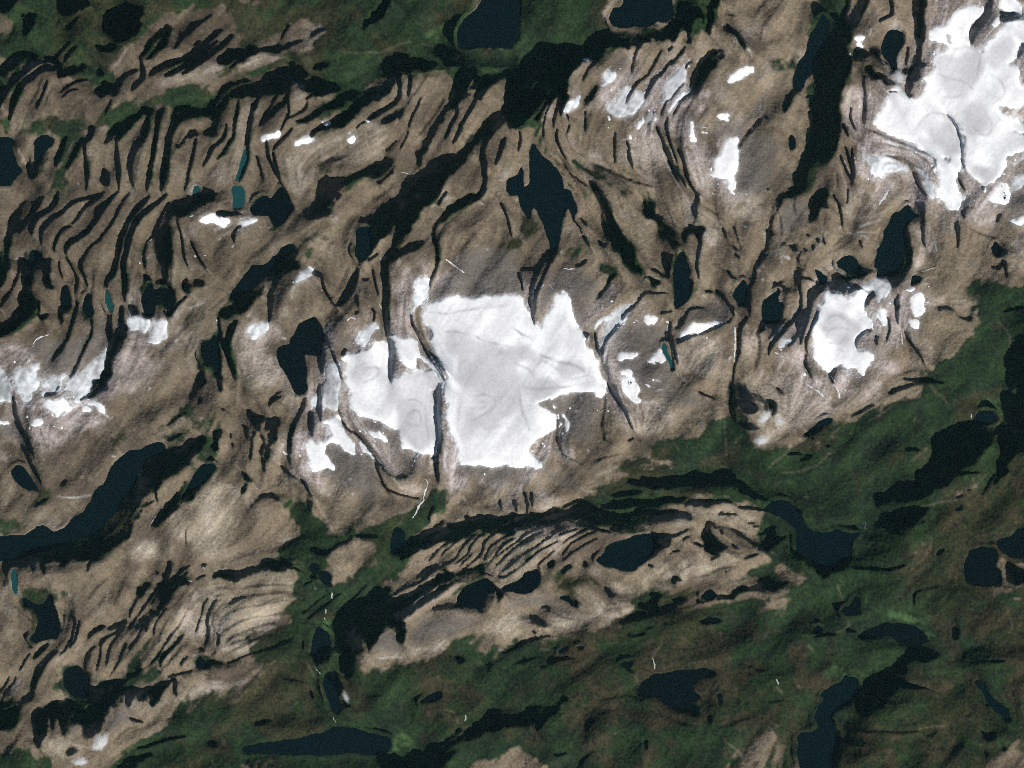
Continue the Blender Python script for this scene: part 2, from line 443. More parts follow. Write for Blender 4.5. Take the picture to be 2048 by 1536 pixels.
D 140,29 142,26 146,20 152,14 158,10 164,5 170,3 176,2 184,0 182,4 176,9 170,12 162,15 156,18 150,21 145,24
l 1.3 143,28 143,34 144,40 146,46 147,52 145,58 143,63 140,70 139,78
l 3.6 106,52 105,60 104,68 105,76 104,84 104,92 105,100 106,108 105,116
l 2.4 109,118 110,124 109,132 108,140 108,152
l 1.2 124,98 126,106 130,112 132,120 138,128 146,136 152,144 
l 1 137,130 146,140 151,152
l 1.2 62,128 64,136 67,142 69,150
l 1.2 56,118 60,126
D 68,130 70,127 72,130 71,133 67,133
l 1.8 53,146 53,138 54,130
l 1.4 86,72 90,70
l 1.4 94,94 96,98 94,104
l 1.6 80,98 82,96
l 1.6 82,92 82,84
l 1 196,10 200,16 203,26 204,36
l 1.2 94,62 96,72 98,84
l 1.8 98,50 90,56
W heartlake_a 0,12 3,4 7,2 10,4 12,6 15,2 20,0 24,4 29,10 31,14 26,18 24,24 20,28 15,28 14,24 10,19 4,20 0,18
W ravenlake 16,128 18,124 22,122 27,122 27,118 30,114 32,109 35,104 40,101 46,99 49,103 52,108 55,113 55,120 53,126 52,132 48,132 43,131 39,129 40,134 41,142 41,150 40,156 30,156 26,150 22,142 18,136
W slatelake 79,32 82,28 88,28 92,30 94,38 94,46 90,52 86,56 80,54 80,44
W longdarklake 0,60 8,57 14,52 19,49 21,44 26,41 31,41 33,45 30,50 26,54 18,60 10,66 3,72 0,74
g 38,26 42,36 54,34 66,40 76,34 84,22 74,18 84,26 76,40 60,46 48,44 46,54 36,46
g 78,56 92,56 96,66 88,68 80,60
g 118,20 130,12 126,30 120,42 112,46 108,40
g 186,42 200,38 204,36 206,44 198,46 190,46
P 28,66 36,62 50,66 54,80 46,74 34,76 28,86
P 118,70 128,68 120,78 124,96 116,98
P 0,108 10,104 20,112 14,120 0,118
P 0,130 16,130 26,152 0,153
M 165,50 180,44 204,48 206,82 180,86 160,80 142,88 146,78 150,70 158,60
M 62,126 78,126 94,118 106,120 100,108 80,112 64,118
I 150,112 160,112 176,118 190,122 206,126 206,140 190,144 176,140 160,132 152,126
I 160,128 206,140 206,153 158,153 160,140
I 76,148 84,143 96,141 98,144 90,148 80,152
I 60,148 66,146 66,153 58,153
I 118,148 126,144 140,146 144,153 110,153
S maincap 134,96 138,90 146,86 154,84 158,81 162,82 166,84 174,84 184,83 196,84 203,82 206,83 206,156 158,156 153,148 148,140 145,130 141,122 139,116 137,108 134,102
S westcap 66,134 72,131 80,130 88,127 96,123 104,121 108,122 108,130 108,140 109,150 108,156 71,156 70,146 66,137
S westsliver 53,156 54,146 56,140 62,138 66,140 67,148 68,156
E 66,138 68,137 70,146 68,152 66,148
S narrowcap 108,115 114,114 118,118 124,117 128,120 130,126 132,132 128,136 128,140 124,144 118,142 114,138 112,134 113,126 112,120
S tonguecap 108,156 114,150 120,145 128,143 136,144 142,146 146,150 148,156
S ribbon 128,130 134,133 142,138 148,146 150,153 148,156 146,150 141,143 135,137 128,133
S horn 138,70 139,76 138,82 134,88 128,93 124,98 122,97 124,90 127,84 128,77 133,72
S headpatch 46,59 47,61 42,65 38,69 34,72 31,72 33,67 38,63 42,60
S hornB 78,121 80,118 84,112 90,108 94,104 98,108 99,110 96,111 93,114 92,119 87,123 84,125 82,122
s 0.9 152,54 156,57 160,60 163,62 167,65
s 0.7 99,54 104,54
s 0.8 98,88 101,94 102,98
s 0.8 82,84 84,84
s 0.8 90,84 92,83
s 0.9 73,103 76,100 80,102
s 0.9 104,108 105,107
s 0.8 52,78 54,79
s 0.7 178,9 182,10
s 0.7 184,46 186,46
s 0.7 130,41 138,39
s 0.6 3,28 5,28
s 0.7 10,29 13,27
s 0.7 21,116 24,118
s 0.7 0,128 6,126 10,124
s 0.7 29,86 29,80 31,74
s 0.8 126,114 128,120 131,125
s 0.8 40,68 44,66 49,66
s 0.7 140,12 144,10
S patchroll 0,107 4,105 9,101 10,106 9,110 6,113 2,116 0,117
T 1024 384
D 66,0 72,4 75,10 77,18 82,22 86,28 88,34 92,38 96,42 98,50 99,56 102,62 106,68 103,68 98,62 92,57 86,52 82,46 80,40 76,34 74,28 71,20 69,12 67,6
D 104,4 107,8 110,12 112,8 115,10 118,16 122,22 126,28 132,32 133,36 134,46 132,46 127,41 122,36 119,30 116,24 111,19 108,14
D 140,32 150,30 158,28 157,31 154,34 150,40 149,36 143,34 141,40 138,45 137,38
D 134,48 138,50 141,56 142,66 142,78 141,86 136,91 131,96 129,92 129,84 128,76 129,66 131,56
l 1.4 111,62 116,64 121,68 125,68
D 102,70 112,71 120,71 116,74 112,78 110,74
l 1.4 124,81 116,81 108,81 103,84 101,88 96,93 90,97 88,102
l 1.4 83,66 78,70 77,75 72,81 68,87
l 1.6 32,48 27,54 23,59 21,64 19,70 16,78 15,86 16,94
l 1.6 36,49 32,54 29,60 25,68 23,75 19,82 18,90 17,100 18,106
D 32,46 37,46 35,52 30,56 27,54
l 1 7,62 12,62 18,63
l 1 6,64 8,72 9,80
l 1.4 51,60 56,59 60,55
l 1 128,96 118,97
l 1.4 55,22 60,28 
l 1.6 70,42 74,44
l 1.6 169,32 172,37
l 1.4 176,45 180,47 183,52
l 1.6 204,50 198,56 194,62 193,70 191,78 190,86 190,96 188,102 184,106 182,114 182,122 181,130 178,140 176,152
D 182,72 186,70 189,74 188,84 186,90 182,92 180,88 177,84 178,78
l 1.8 173,66 178,69
l 1.6 155,80 160,80
l 2 164,81 169,84 174,90 177,95 176,101 170,104
l 1.6 164,106 158,110 152,113 144,115 136,118 132,121
l 1 154,92 146,94 142,94 138,102 132,106
l 1.4 127,104 126,112 130,124 133,138
l 1.6 74,120 77,116 82,111 86,106
l 1.4 72,130 73,124
l 0.8 66,112 69,124 71,132
D 59,114 62,112 60,117 59,118
D 206,84 204,92 204,100 206,104
l 1.6 204,106 198,113
l 1.4 152,36 148,56 149,70
m 2 196,112 198,124 196,134 194,142
m 1.2 76,128 76,140 78,153
l 1.2 50,0 52,10 51,16
l 1.4 58,36 62,44
l 1 150,0 146,12 148,22
l 1 168,12 176,20 180,32 186,44
W centrallake 4,0 46,0 50,6 52,14 49,20 55,30 57,36 53,30 49,24 47,18 44,13 42,16 40,26 38,34 37,42 36,48 32,46 28,38 25,30 22,22 19,16 16,12 14,20 12,22 9,18 6,10
W shardlake 134,48 138,50 141,56 142,66 142,78 141,86 136,91 131,95 129,92 129,84 128,76 129,66 131,56
W turqtarn 120,122 124,124 125,130 128,134 130,140 130,144 127,143 126,136 122,132 120,128
W shardB 182,72 186,70 189,74 188,84 186,90 182,92 180,88 177,84 178,78
g 40,50 50,44 60,46 62,54 54,58 44,56
g 66,56 80,60 88,68 74,66
g 46,0 52,0 52,14 48,20
g 74,6 80,10 78,18 75,14
g 5,16 18,24 20,34 10,36 3,22
g 108,0 118,2 112,12 106,10
P 150,0 176,0 198,12 196,24 180,20 168,12
P 158,34 168,30 170,40 160,46
P 66,116 72,112 84,112 90,108 90,120 84,126 78,130 72,140
P 140,120 160,118 168,130 160,150 140,146 132,134
P 182,110 196,110 198,130 186,142 182,130
P 76,120 86,126 80,150 76,150
M 0,44 4,56 8,66 9,84 0,84
M 28,72 36,64 60,62 72,80 60,100 56,110 50,100 46,90 42,80 34,80 24,96 18,104 20,86
M 84,112 100,104 122,106 124,118 120,124 128,138 110,150 84,146 80,130
M 138,98 160,86 174,92 176,100 166,102 150,104 140,106
I 2,120 20,124 22,134 10,140 4,130
I 44,134 60,140 60,146 50,147 40,150 34,140
S maincap 0,83 8,82 10,85 12,94 15,102 18,108 22,111 26,104 30,96 33,88 35,81 44,81 46,88 48,94 50,102 54,108 56,112 58,118 58,126 66,127 68,136 71,142 74,146 75,156 0,156
S strip_n 62,110 66,105 72,101 78,98 84,96 90,93 96,90 100,88 99,92 92,97 88,102 87,108 82,112 77,117 74,122 72,127 71,122 74,116 76,108 77,102 70,106 64,111
S cornerpatch 106,101 110,98 114,98 116,102 112,106 108,104
S lens 134,116 138,110 143,107 148,105 154,107 162,106 172,103 170,106 160,109 152,113 144,114 136,118 132,121
S pocket_a 82,133 86,129 90,127 95,129 100,127 100,129 93,133 88,135 84,137
S pocket_b 114,129 119,127 122,131 125,134 122,137 118,136 114,138 110,136 113,134
S pocket_c 84,145 90,143 94,144 94,148 99,146 100,150 98,153 92,153 88,148
s 1.3 123,104 125,104 124,112 123,118
s 0.9 70,144 72,150 74,153
s 0.9 41,61 46,62 50,61
s 0.8 29,74 33,78 
s 0.8 26,73 23,77
s 0.8 98,103 102,102
s 0.8 134,146 137,149 140,152
s 0.9 178,108 178,116 178,126 177,136
s 0.8 202,50 204,48
s 0.8 138,4 142,10 146,14
s 0.6 60,40 62,39
s 0.7 128,108 134,104
s 0.7 184,110 188,106
s 0.9 202,107 204,110
s 0.7 201,34 201,38
s 0.6 195,56 196,66
s 0.7 185,26 187,28
s 0.6 198,148 200,142
s 0.7 152,83 154,84
s 0.6 104,69 110,69 120,70
s 0.6 84,110 90,106
T 1536 384
D 12,4 18,0 26,0 22,4 16,9 12,14 8,20 4,26 2,34 0,42 0,30 4,20 8,14
l 2.6 36,0 34,8 32,16 31,26
l 1.6 56,0 57,10 58,22 58,32
l 1 62,0 63,10
l 1.6 40,30 46,36 44,44
l 1.6 10,42 12,41
D 14,44 20,42 20,48 17,50 14,48
D 98,18 104,15 108,12 112,10 114,14 118,18 124,18 118,20 112,23 110,26 109,32 112,38 115,46 115,54 112,60 108,66 104,72 101,78 97,78 96,70 90,68 86,70 88,62 84,62 85,54 88,46 92,38 92,30 96,24
D 56,54 62,52 68,51 72,54 74,60 78,63 82,63 86,62 82,66 76,66 70,70 64,74 56,77 52,75 50,72 56,68 62,66 58,62 55,58
D 37,62 42,63 46,66 50,70 48,76 44,82 38,84 36,80 38,76 42,74 39,68
D 114,66 121,67 119,72 112,76 112,72
l 2 42,78 37,80 35,88 33,96 31,104 28,112 26,122
l 1.8 26,70 27,80 27,90 26,98 24,108
l 1.2 38,72 30,70 26,70
D 0,88 6,80 9,76 18,74 18,80 14,86 12,94 12,102 6,106 0,106
l 2.2 24,100 18,106 12,112 6,118 2,124 0,130
l 1.6 30,94 27,110 22,118 16,124
l 1.2 14,102 6,112 0,118
l 1.4 30,130 30,120 34,110 38,104 40,96
D 65,80 70,76 76,76 70,79
D 77,90 80,84 86,82 84,85 80,90 78,94
D 134,91 140,90 146,93 150,98 156,100 166,98 166,101 156,102 151,99 146,95 138,92
D 178,42 182,39 185,42 186,46 190,47 188,50 183,52 179,50
l 1.4 124,20 124,30 124,40 125,44
l 1.2 151,26 152,36 151,46
l 1.2 157,15 156,22
l 1.4 186,18 182,24
l 1.2 178,60 184,62 189,54 190,70
l 1 30,130 31,140 35,150
l 2 54,142 50,148 52,153
l 1.4 104,88 103,98 104,106
l 1.2 110,112 114,120 120,128 124,138
l 1 94,120 98,110 96,100
D 84,118 87,117 87,122 85,125
l 1 104,96 102,90 104,82
l 1 73,114 78,111 82,112
l 1.4 70,124 70,118 74,114
D 206,110 200,120 194,130 190,140 190,153 206,153
d 206,110 198,112 190,130 184,150 190,153 196,130
d 150,12 158,14 166,6 168,0 160,2
d 192,4 206,2 206,12 194,10
l 1.2 108,150 130,152 140,153
l 1.2 188,96 204,92
D 6,70 12,70 16,74 8,76
W taperlake 98,18 104,15 108,12 112,10 114,14 118,18 124,18 118,20 112,23 110,26 109,32 110,40 109,50 107,58 104,66 98,69 92,68 86,70 88,62 84,62 85,54 88,46 92,38 92,30 96,24
W butterflylake 56,54 62,52 68,51 72,54 74,60 76,64 70,66 62,65 58,62 55,58
W wingpond 37,62 42,63 46,66 49,69 48,73 43,75 42,74 39,68
W cornerpond 114,66 121,67 119,72 112,74 112,72
W ringpond 178,42 182,39 185,42 186,48 183,52 179,50
W hollowpond 0,88 6,80 9,76 8,84 9,88 12,87 12,94 12,102 6,106 0,106
G 170,74 180,68 186,76 206,76 206,153 108,153 124,144 136,138 150,128 160,118 168,106 168,96 170,88
g 156,76 170,70 170,88 164,98
P 64,0 96,0 90,8 86,18 74,24 66,20 64,10
P 156,0 186,0 182,16 178,24 170,30 162,20 158,10
P 124,26 132,30 132,44 136,52 128,58 116,54 120,40 112,30
P 192,40 206,36 206,66 194,60
P 96,84 110,82 110,104 120,112 132,124 126,134 112,114 100,110 96,96
P 78,92 88,86 92,96 90,108 86,116 80,104
P 86,132 104,136 106,144 94,146 84,138
P 22,124 30,130 36,150 30,153 20,140
P 120,80 160,82 160,92 130,90
P 8,130 18,128 20,153 6,153
P 56,142 70,142 76,153 52,153
M 12,10 30,4 28,26 10,30
M 186,4 206,2 206,18 190,16
I 46,94 60,96 72,104 72,112 60,124 46,122 42,110 46,102
S southeast_ice 47,77 53,80 58,81 61,83 66,84 71,81 76,80 78,83 76,92 77,98 80,105 83,111 84,113 80,110 74,112 70,118 69,122 71,126 76,127 81,129 84,135 82,140 79,143 78,148 76,145 70,141 64,138 58,136 54,140 50,144 44,144 39,138 36,132 35,124 36,114 38,106 40,100 40,96 38,92 44,90 44,84 46,81
S square_a 111,84 117,83 121,81 124,84 124,89 126,92 123,96 119,98 114,96 112,91
S square_b 112,101 118,100 121,103 120,109 118,111 114,108 112,105
S eastglacier 132,0 154,0 158,4 158,7 154,9 155,12 150,17 145,16 141,12 137,7 133,5
S tiptongue 72,74 82,72 88,70 94,75 98,80 97,83 92,84 92,90 88,88 85,82 78,79 73,77
S sidepatch 110,78 106,83 108,80 114,75 118,78 112,80
S ear 88,100 92,96 96,94 95,100 97,105 92,108 89,105
S band_ne 192,22 206,20 206,28 198,27 193,24
S upperband 183,0 194,0 192,4 190,9 186,8 184,4
s 0.9 88,10 92,6 95,2
s 0.7 82,4 88,3
s 0.7 72,28 78,26 84,24 90,22
s 0.6 64,34 74,34 80,36
s 0.7 122,70 128,69 134,68
s 0.8 122,64 128,62 134,60
s 0.7 122,74 127,73
s 0.8 192,58 194,60 198,60
s 0.6 0,48 6,50 8,50
s 0.6 10,56 10,50 16,54
s 0.7 20,64 22,68
s 0.8 104,90 102,86
s 0.9 106,112 107,122
s 0.7 128,16 132,18 138,22
s 0.8 164,22 168,26
s 0.8 133,42 134,48
s 0.7 120,112 116,110
s 0.9 5,128 12,132
s 0.8 4,112 12,106
s 1 14,122 20,118
s 0.8 28,140 34,148 38,153
s 1.2 48,146 52,150 54,153
s 0.8 86,144 88,148
s 0.7 150,12 156,8 
s 0.6 58,28 57,30
s 0.6 178,78 180,70
s 0.5 182,102 190,110 194,118 192,128
s 0.7 185,52 188,52
S crescent_w 2,115 8,110 12,105 12,110 6,116 1,120
S crescent_x 8,124 12,118 18,115 20,118 14,123 9,126
T 0 768
D 34,14 36,10 40,6 46,5 50,2 54,0 50,4 44,8 38,12
D 62,14 66,10 72,6 76,0 88,0 84,4 78,8 72,10 66,14
l 1.2 12,10 13,20 16,30 19,37
l 2 18,36 22,42 25,49 27,56
l 1.2 20,50 25,60 30,70 34,80
l 1.6 158,2 156,8 152,12
D 158,0 164,0 162,6 158,6
D 171,36 176,34 180,34 178,42 174,50 170,52
l 2 177,0 177,6
l 1.4 162,12 160,16
l 1 150,22 140,28 134,34
l 1.2 146,40 138,44 134,46
l 2 198,18 202,26 206,32
l 1.2 184,38 188,48 190,56
l 1.2 178,20 186,28 192,36
l 1.4 200,40 202,52 200,60
l 1.2 196,72 202,78 
l 1.2 194,88 198,80
l 1.2 50,82 55,77
l 1.2 28,98 34,94 39,92
D 118,60 122,50 130,54 138,54 146,50 152,46 158,44 164,40 167,42 162,52 160,56 154,60 150,66 144,70 136,76 130,82 127,86 122,86 118,90 113,96 112,102 110,108 108,114 106,118 102,122 98,124 94,128 90,132 84,136 80,140 76,140 72,138 66,140 58,140 52,144 50,150 50,142 44,140 36,142 30,140 24,140 18,142 14,140 30,138 40,130 60,120 76,114 88,104 94,94 100,80 108,68
l 1 28,142 27,150
l 1 36,142 36,153
l 1 74,140 71,150
l 1.2 113,99 118,96 124,93
l 1 126,86 127,94
D 158,66 164,62 172,62 175,66 172,70 168,76 162,82 158,86 156,88 152,92 146,96 142,100 136,104 130,108 124,110 122,113 122,108 128,102 134,96 140,90 146,84 152,78
D 134,143 138,140 141,142 140,148 136,152 133,152
l 2.4 172,150 180,151 190,149 206,149
l 1.4 142,150 150,147
l 2 165,144 160,148
W westfjord 0,123 6,121 20,121 26,116 32,113 38,114 42,118 50,116 56,112 58,108 64,104 70,99 73,94 75,88 80,83 84,82 86,76 90,66 94,60 100,56 106,52 112,52 120,48 124,46 130,46 133,50 134,54 126,57 118,62 112,70 108,80 102,90 95,100 87,110 78,118 66,123 54,127 44,131 34,135 20,139 10,142 0,142
W hookpond 10,68 14,65 20,66 24,70 27,76 31,83 32,87 28,84 22,85 17,82 12,77 9,71
W slenderlake 158,68 163,63 170,62 174,65 171,70 166,76 160,84 154,86 150,90 144,94 148,86 152,80
g 60,50 76,44 88,38 96,38 104,44 104,52 96,56 84,52 74,50 56,56
g 120,28 134,30 146,18 154,16 164,26 172,26 180,24 184,30 170,40 156,44 140,48 124,44 128,36
G 164,44 170,36 172,50 176,56 170,62 160,60
g 22,86 36,82 42,86 40,92 28,98
G 0,104 12,106 20,108 28,110 24,116 16,120 0,122
g 56,104 66,94 72,92 70,100 58,108
P 12,18 36,12 60,10 80,14 84,24 80,34 60,44 44,50 30,56 26,40 20,26
P 10,0 16,0 22,14 18,30 14,20
P 60,8 58,0 50,10 44,14 60,14
P 130,110 150,90 170,80 200,84 200,100 180,120 170,140 150,130
P 108,124 130,124 120,140 106,140
P 90,6 110,6 130,0 90,0 80,12
P 0,56 20,60 0,62
M 0,32 12,32 16,44 4,40
S fan_a 0,0 8,0 11,4 11,15 6,15 0,13
S fan_b 14,0 34,0 30,4 28,10 25,15 20,14 18,8
S fan_c 40,0 52,0 50,4 44,5 40,6 36,10 34,14 33,10 36,5
S fan_d 58,0 76,0 72,7 66,10 62,14 60,14 58,8
S slab_a 35,18 40,15 48,14 54,15 58,18 57,22 52,24 47,27 42,22 36,20
S slab_b 69,16 76,15 82,17 85,21 84,24 80,22 76,19 70,18
S slab_c 64,21 70,19 74,21 73,23 67,23
S slab_d 0,28 5,28 8,30 10,32 5,31 0,31
S slab_e 26,30 30,28 35,31 32,33 27,34 25,32
s 0.7 54,30 60,31 64,32
s 0.7 57,36 60,36
s 0.7 48,44 50,43
s 0.6 46,90 56,91 64,91 70,90 74,88
s 0.7 32,41 31,42
s 0.6 160,26 166,29 168,33 164,38 160,42
s 0.9 120,113 124,107 126,104
s 0.7 109,66 109,68
s 0.7 172,149 178,149 182,147
s 0.8 162,144 165,150
s 0.6 48,35 50,35
s 0.7 90,58 93,58
s 0.8 159,110 158,109
s 0.8 167,101 169,102
s 0.6 36,60 35,61
s 0.6 84,24 88,27
s 0.6 74,30 80,31
b 0.7 0,124 6,124 7,121 20,121 26,116 32,113 38,113
b 0.7 40,117 52,115 58,106 
b 0.5 124,46 130,46 136,54
T 512 768
D 30,0 40,0 40,8 38,18 35,26 32,36 29,42 28,50 27,60 26,56 26,46 28,38 30,30 33,22 36,12 34,4
D 0,26 8,25 14,26 20,28 22,32 20,38 18,44 16,48 14,54 11,60 8,64 6,72 4,66 4,58 6,50 6,40 0,40
l 2 12,18 15,10 18,6
l 2 45,22 45,34 46,42
l 1.8 52,0 51,10 52,22 52,28
l 3.2 147,0 147,12 146,22 147,34 147,46 145,56 145,66 146,77
l 1.2 67,20 70,30 74,36 80,40 86,46 92,54 98,62 106,72 110,75
l 1 96,62 98,70 104,84 112,88 124,91 132,92
l 1 37,76 42,84 46,90
l 1 16,60 24,70 34,76
l 0.8 112,76 120,74
l 1.6 14,90 18,93
l 1.8 45,94 44,102
D 0,146 10,142 20,140 28,140 30,142 26,146 16,148 8,150 0,153
D 40,133 52,133 62,132 68,128 74,124 78,122 74,128 66,134 58,136 46,136
l 1.2 80,122 90,122 98,122
l 1.4 138,110 139,104 142,98
D 118,130 124,128 130,124 140,122 148,119 158,116 166,112 174,108 184,106 196,104 206,103 206,110 196,112 188,115 182,118 172,119 164,122 156,126 148,129 142,130 134,132 128,134 122,138 118,142 115,142 118,136
l 1.6 206,120 200,125 194,128 188,132 184,136 180,140 176,144 170,148 164,153
l 1 192,118 184,126 176,130 170,136 164,142 158,150
l 1 182,120 174,126 168,130 160,138 152,148 
l 1 174,122 166,126 158,132 150,140 142,150
l 1.6 206,136 200,142 194,148 188,153
l 1 206,130 198,136 192,142 184,150
l 1.2 162,126 152,132 144,138 138,146
D 42,144 46,142 50,143 52,148 54,153 44,153 42,149
l 2 122,138 118,146 112,153
l 2 128,142 124,148 120,153
l 1.6 146,118 148,112 150,110
l 1.8 168,108 171,107
l 1 196,92 196,100
l 1 150,112 142,116
W hooklake 112,114 116,113 120,117 121,122 119,128 115,134 112,137 108,136 106,130 109,124 110,118
W smalltarn 42,144 46,142 50,143 52,148 50,152 44,152
W horsetarn 139,58 143,57 143,60 140,60
G 20,94 30,92 38,90 42,96 46,104 52,110 60,116 72,120 84,114 96,112 108,106 114,102 122,100 130,94 138,88 144,82 152,86 154,96 150,104 142,104 136,112 138,118 126,122 122,126 112,142 114,153 104,153 100,140 96,128 86,122 74,124 62,132 60,140 56,150 40,150 34,140 22,140 20,130 26,124 38,124 34,112 30,104 24,100
g 118,90 128,92 128,96 120,96
g 182,94 192,92 190,106 180,106
g 96,92 106,92 108,98 98,98
g 144,146 156,142 158,153 146,153
P 30,36 44,34 46,44 40,54 44,64 52,76 62,88 72,88 66,92 56,88 46,76 38,64 32,52
P 78,26 86,36 96,50 104,56 112,66 118,76 108,74 98,60 86,46 76,32 72,24 70,14
P 150,20 156,50 160,70 166,86 156,88 150,70 148,40
P 162,70 170,80 176,86 170,86 160,76
P 196,134 206,124 206,153 190,153
P 122,80 134,80 132,90 120,88 112,82
P 48,40 56,32 62,34 60,44 50,44
M 54,52 66,52 78,56 88,60 96,70 98,80 96,92 88,92 80,86 70,78 60,78 56,70
M 82,26 92,28 104,34 112,40 116,50 122,56 134,62 142,64 130,72 118,66 112,56 104,46 92,36
M 164,66 180,66 206,66 206,76 186,78 170,74
I 108,6 116,0 144,0 146,14 142,24 144,40 134,54 122,50 116,36 112,22
I 158,6 176,0 206,0 206,20 196,26 188,36 176,38 168,46 162,36 160,20
I 54,0 66,0 66,14 54,16
I 112,20 124,16 134,20 138,34 132,48 120,46 114,32
S westsliver 53,0 66,0 67,20 62,20 56,18 52,24 52,12
S tonguecap 74,4 80,2 90,3 100,2 108,0 117,0 136,4 140,8 143,14 146,22 145,36 145,48 144,56 136,55 128,54 120,54 118,50 116,46 114,38 110,33 104,31 98,29 92,26 86,24 80,23 76,18 74,12
S maincap 149,0 206,0 206,66 196,65 184,65 172,65 163,66 161,62 160,54 158,44 156,36 153,26 151,16 150,8
S roundcap 52,31 58,28 64,25 68,26 70,31 72,36 76,42 78,48 81,54 81,57 76,54 70,52 62,50 54,48 56,54 59,60 62,62 64,68 62,69 57,66 55,70 53,72 49,68 46,62 43,56 41,52 43,47 46,44 52,45 58,46 62,42 60,38 62,33 57,33 
S winged 46,10 49,8 50,14 50,22 46,18 44,24 43,20 44,14
S patchline 82,43 86,45 90,50 94,56 94,60 90,57 86,50
S patchmid 90,34 95,35 99,38 102,42 105,46 103,47 98,44 94,41 91,38
s 0.9 86,36 90,41 96,46
s 0.7 20,42 24,40
s 0.9 22,54 26,57
s 0.8 53,74 57,76
s 0.7 74,76 77,76
s 0.7 77,88 78,87
s 0.7 70,78 72,82
s 0.6 106,52 108,53
s 0.6 116,52 120,56
s 0.6 40,80 43,85 46,88
s 0.7 138,71 142,70
s 0.7 175,73 177,73
s 0.6 150,52 152,68 154,74
s 0.7 160,80 164,84
s 0.9 136,76 138,80 136,84 134,90 134,94 130,98 128,104 125,107
s 0.5 116,101 118,108 114,113
s 0.6 166,90 168,93
s 0.6 20,126 28,123 38,124
b 0.6 46,90 54,104 62,116
b 0.6 30,74 18,62
T 1024 768
D 90,78 104,76 118,75 132,74 144,72 156,71 166,70 172,67 177,67 176,71 180,76 184,78 188,82 192,84 188,86 178,82 168,82 158,82 146,84 134,85 118,86 108,84 100,82
D 70,96 80,94 92,92 106,92 118,92 130,91 144,92 138,94 124,96 110,98 98,99 84,99 74,99
D 24,106 30,102 38,99 46,99 54,94 60,95 68,99 76,103 86,105 94,104 104,101 114,101 122,103 130,100 134,103 140,105 146,105 138,108 128,108 118,110 108,114 98,118 88,119 78,118 84,113 74,114 62,114 54,110 44,109 32,110 24,113 20,112
D 134,98 144,94 152,96 160,93 168,91 176,94 180,98 184,98 194,98 206,99 206,106 198,104 190,102 182,101 172,98 162,99 156,100 150,98 142,98
l 1.6 186,84 192,88 200,92 206,94
l 2 80,90 92,88 104,86
l 1.2 0,106 10,107 20,106 28,103
l 1.4 40,99 48,95 56,92
l 1.6 0,116 8,112 16,109 22,109
l 1.2 0,124 8,120 16,118 24,115 34,113
l 1 0,134 8,128 18,124 26,119 36,116
l 1.2 0,142 8,136 16,131 24,125 34,119 44,116
l 1.4 0,148 8,141 18,134 26,127 34,123 44,118 52,116
l 1.2 4,152 14,143 24,134 32,127
l 1 14,148 22,142 32,133 42,128
l 0.9 40,128 50,120 62,116
l 1.2 38,139 46,128 56,122 68,118
l 0.8 36,146 46,136 58,128 70,123
l 1.4 52,113 62,115 72,118 80,119
D 66,142 70,138 74,134 76,130 84,126 92,124 98,121 106,120 114,121 124,121 127,123 124,128 118,132 112,138 106,142 100,146 94,150 88,150 82,147 76,146
D 27,144 30,141 34,140 33,144 29,147
D 36,150 40,146 45,143 48,146 44,149 38,152
D 57,142 60,140 62,142 60,145
D 10,150 16,148 20,148 22,153 9,153
l 1.2 109,145 113,146
D 152,122 153,116 156,112 160,114 160,120 164,126 168,128 166,134 162,139 158,138 155,132 152,126
l 1.6 164,112 176,114 184,118 192,124 196,130
l 1.4 170,116 172,120 168,124
l 2.6 134,126 140,121 144,120
l 1.6 142,126 150,128
l 1 126,136 134,132
D 196,120 202,116 206,114 206,124 200,122
l 2 196,134 206,130
l 1.4 190,140 182,144 170,150
l 2 176,0 178,10 176,20 178,30
m 2.4 184,10 196,10 204,16
D 178,14 184,12 192,14 198,16 194,20 190,24 184,20
l 0.9 82,0 86,12 92,22 94,30 98,38
l 1.2 93,46 98,43
m 1.2 75,8 74,24 72,36 74,44 82,50
m 1.4 36,26 36,40 38,52 46,60 56,64
l 1 2,92 4,102
l 1 10,86 13,94 12,104
m 1.4 68,62 76,58 88,56
l 1 16,86 16,98
l 1.2 142,107 150,104
W craterlake 66,142 70,138 74,134 76,130 84,126 92,124 98,121 106,120 114,122 118,124 116,132 110,138 106,142 100,146 94,150 88,150 82,147 76,146
W ringtarn 27,144 30,141 34,140 33,144 29,147
W ringtarn_b 38,149 41,146 45,143 48,146 44,149 40,151
W dottarn 57,142 60,140 62,142 60,145
W podpond 10,150 16,148 20,148 22,156 9,156
G 58,88 64,82 74,78 84,78 94,72 108,72 118,72 128,70 130,62 114,58 112,50 120,46 128,44 148,44 154,38 156,28 166,26 176,24 186,26 192,30 192,50 206,52 206,100 190,98 176,92 160,90 140,92 110,98 80,104 70,98 58,94
g 84,66 92,60 112,60 126,68 118,72 96,72 88,72
g 166,0 176,0 178,20 170,22 160,14
G 182,153 192,146 206,136 206,153
g 72,86 90,84 150,86 176,84 186,92 160,92 100,104 76,104
P 26,116 50,114 50,118 40,128 20,144 8,153 0,153 0,116
P 76,6 84,30 96,40 112,42 130,34 128,20 110,12 96,14 92,8
P 40,10 48,4 54,8 50,30 46,46 38,40 36,20
P 18,52 34,42 34,56 20,60 12,54
P 162,100 172,96 180,100 196,108 204,112 196,118 184,116 168,112 158,108
P 192,26 204,22 206,30 206,46 194,50
P 182,0 206,0 206,12 184,10
P 110,148 130,140 150,140 190,132 160,150 140,153 106,153
P 18,88 36,90 38,96 22,102 16,98
M 20,14 30,14 42,8 60,4 72,10 70,24 66,40 56,46 46,46 36,38 32,28 26,20
M 104,2 140,4 160,14 150,20 120,14 104,12
M 26,70 40,72 50,78 36,80 24,76
I 8,2 26,0 40,2 30,10 26,8 8,6
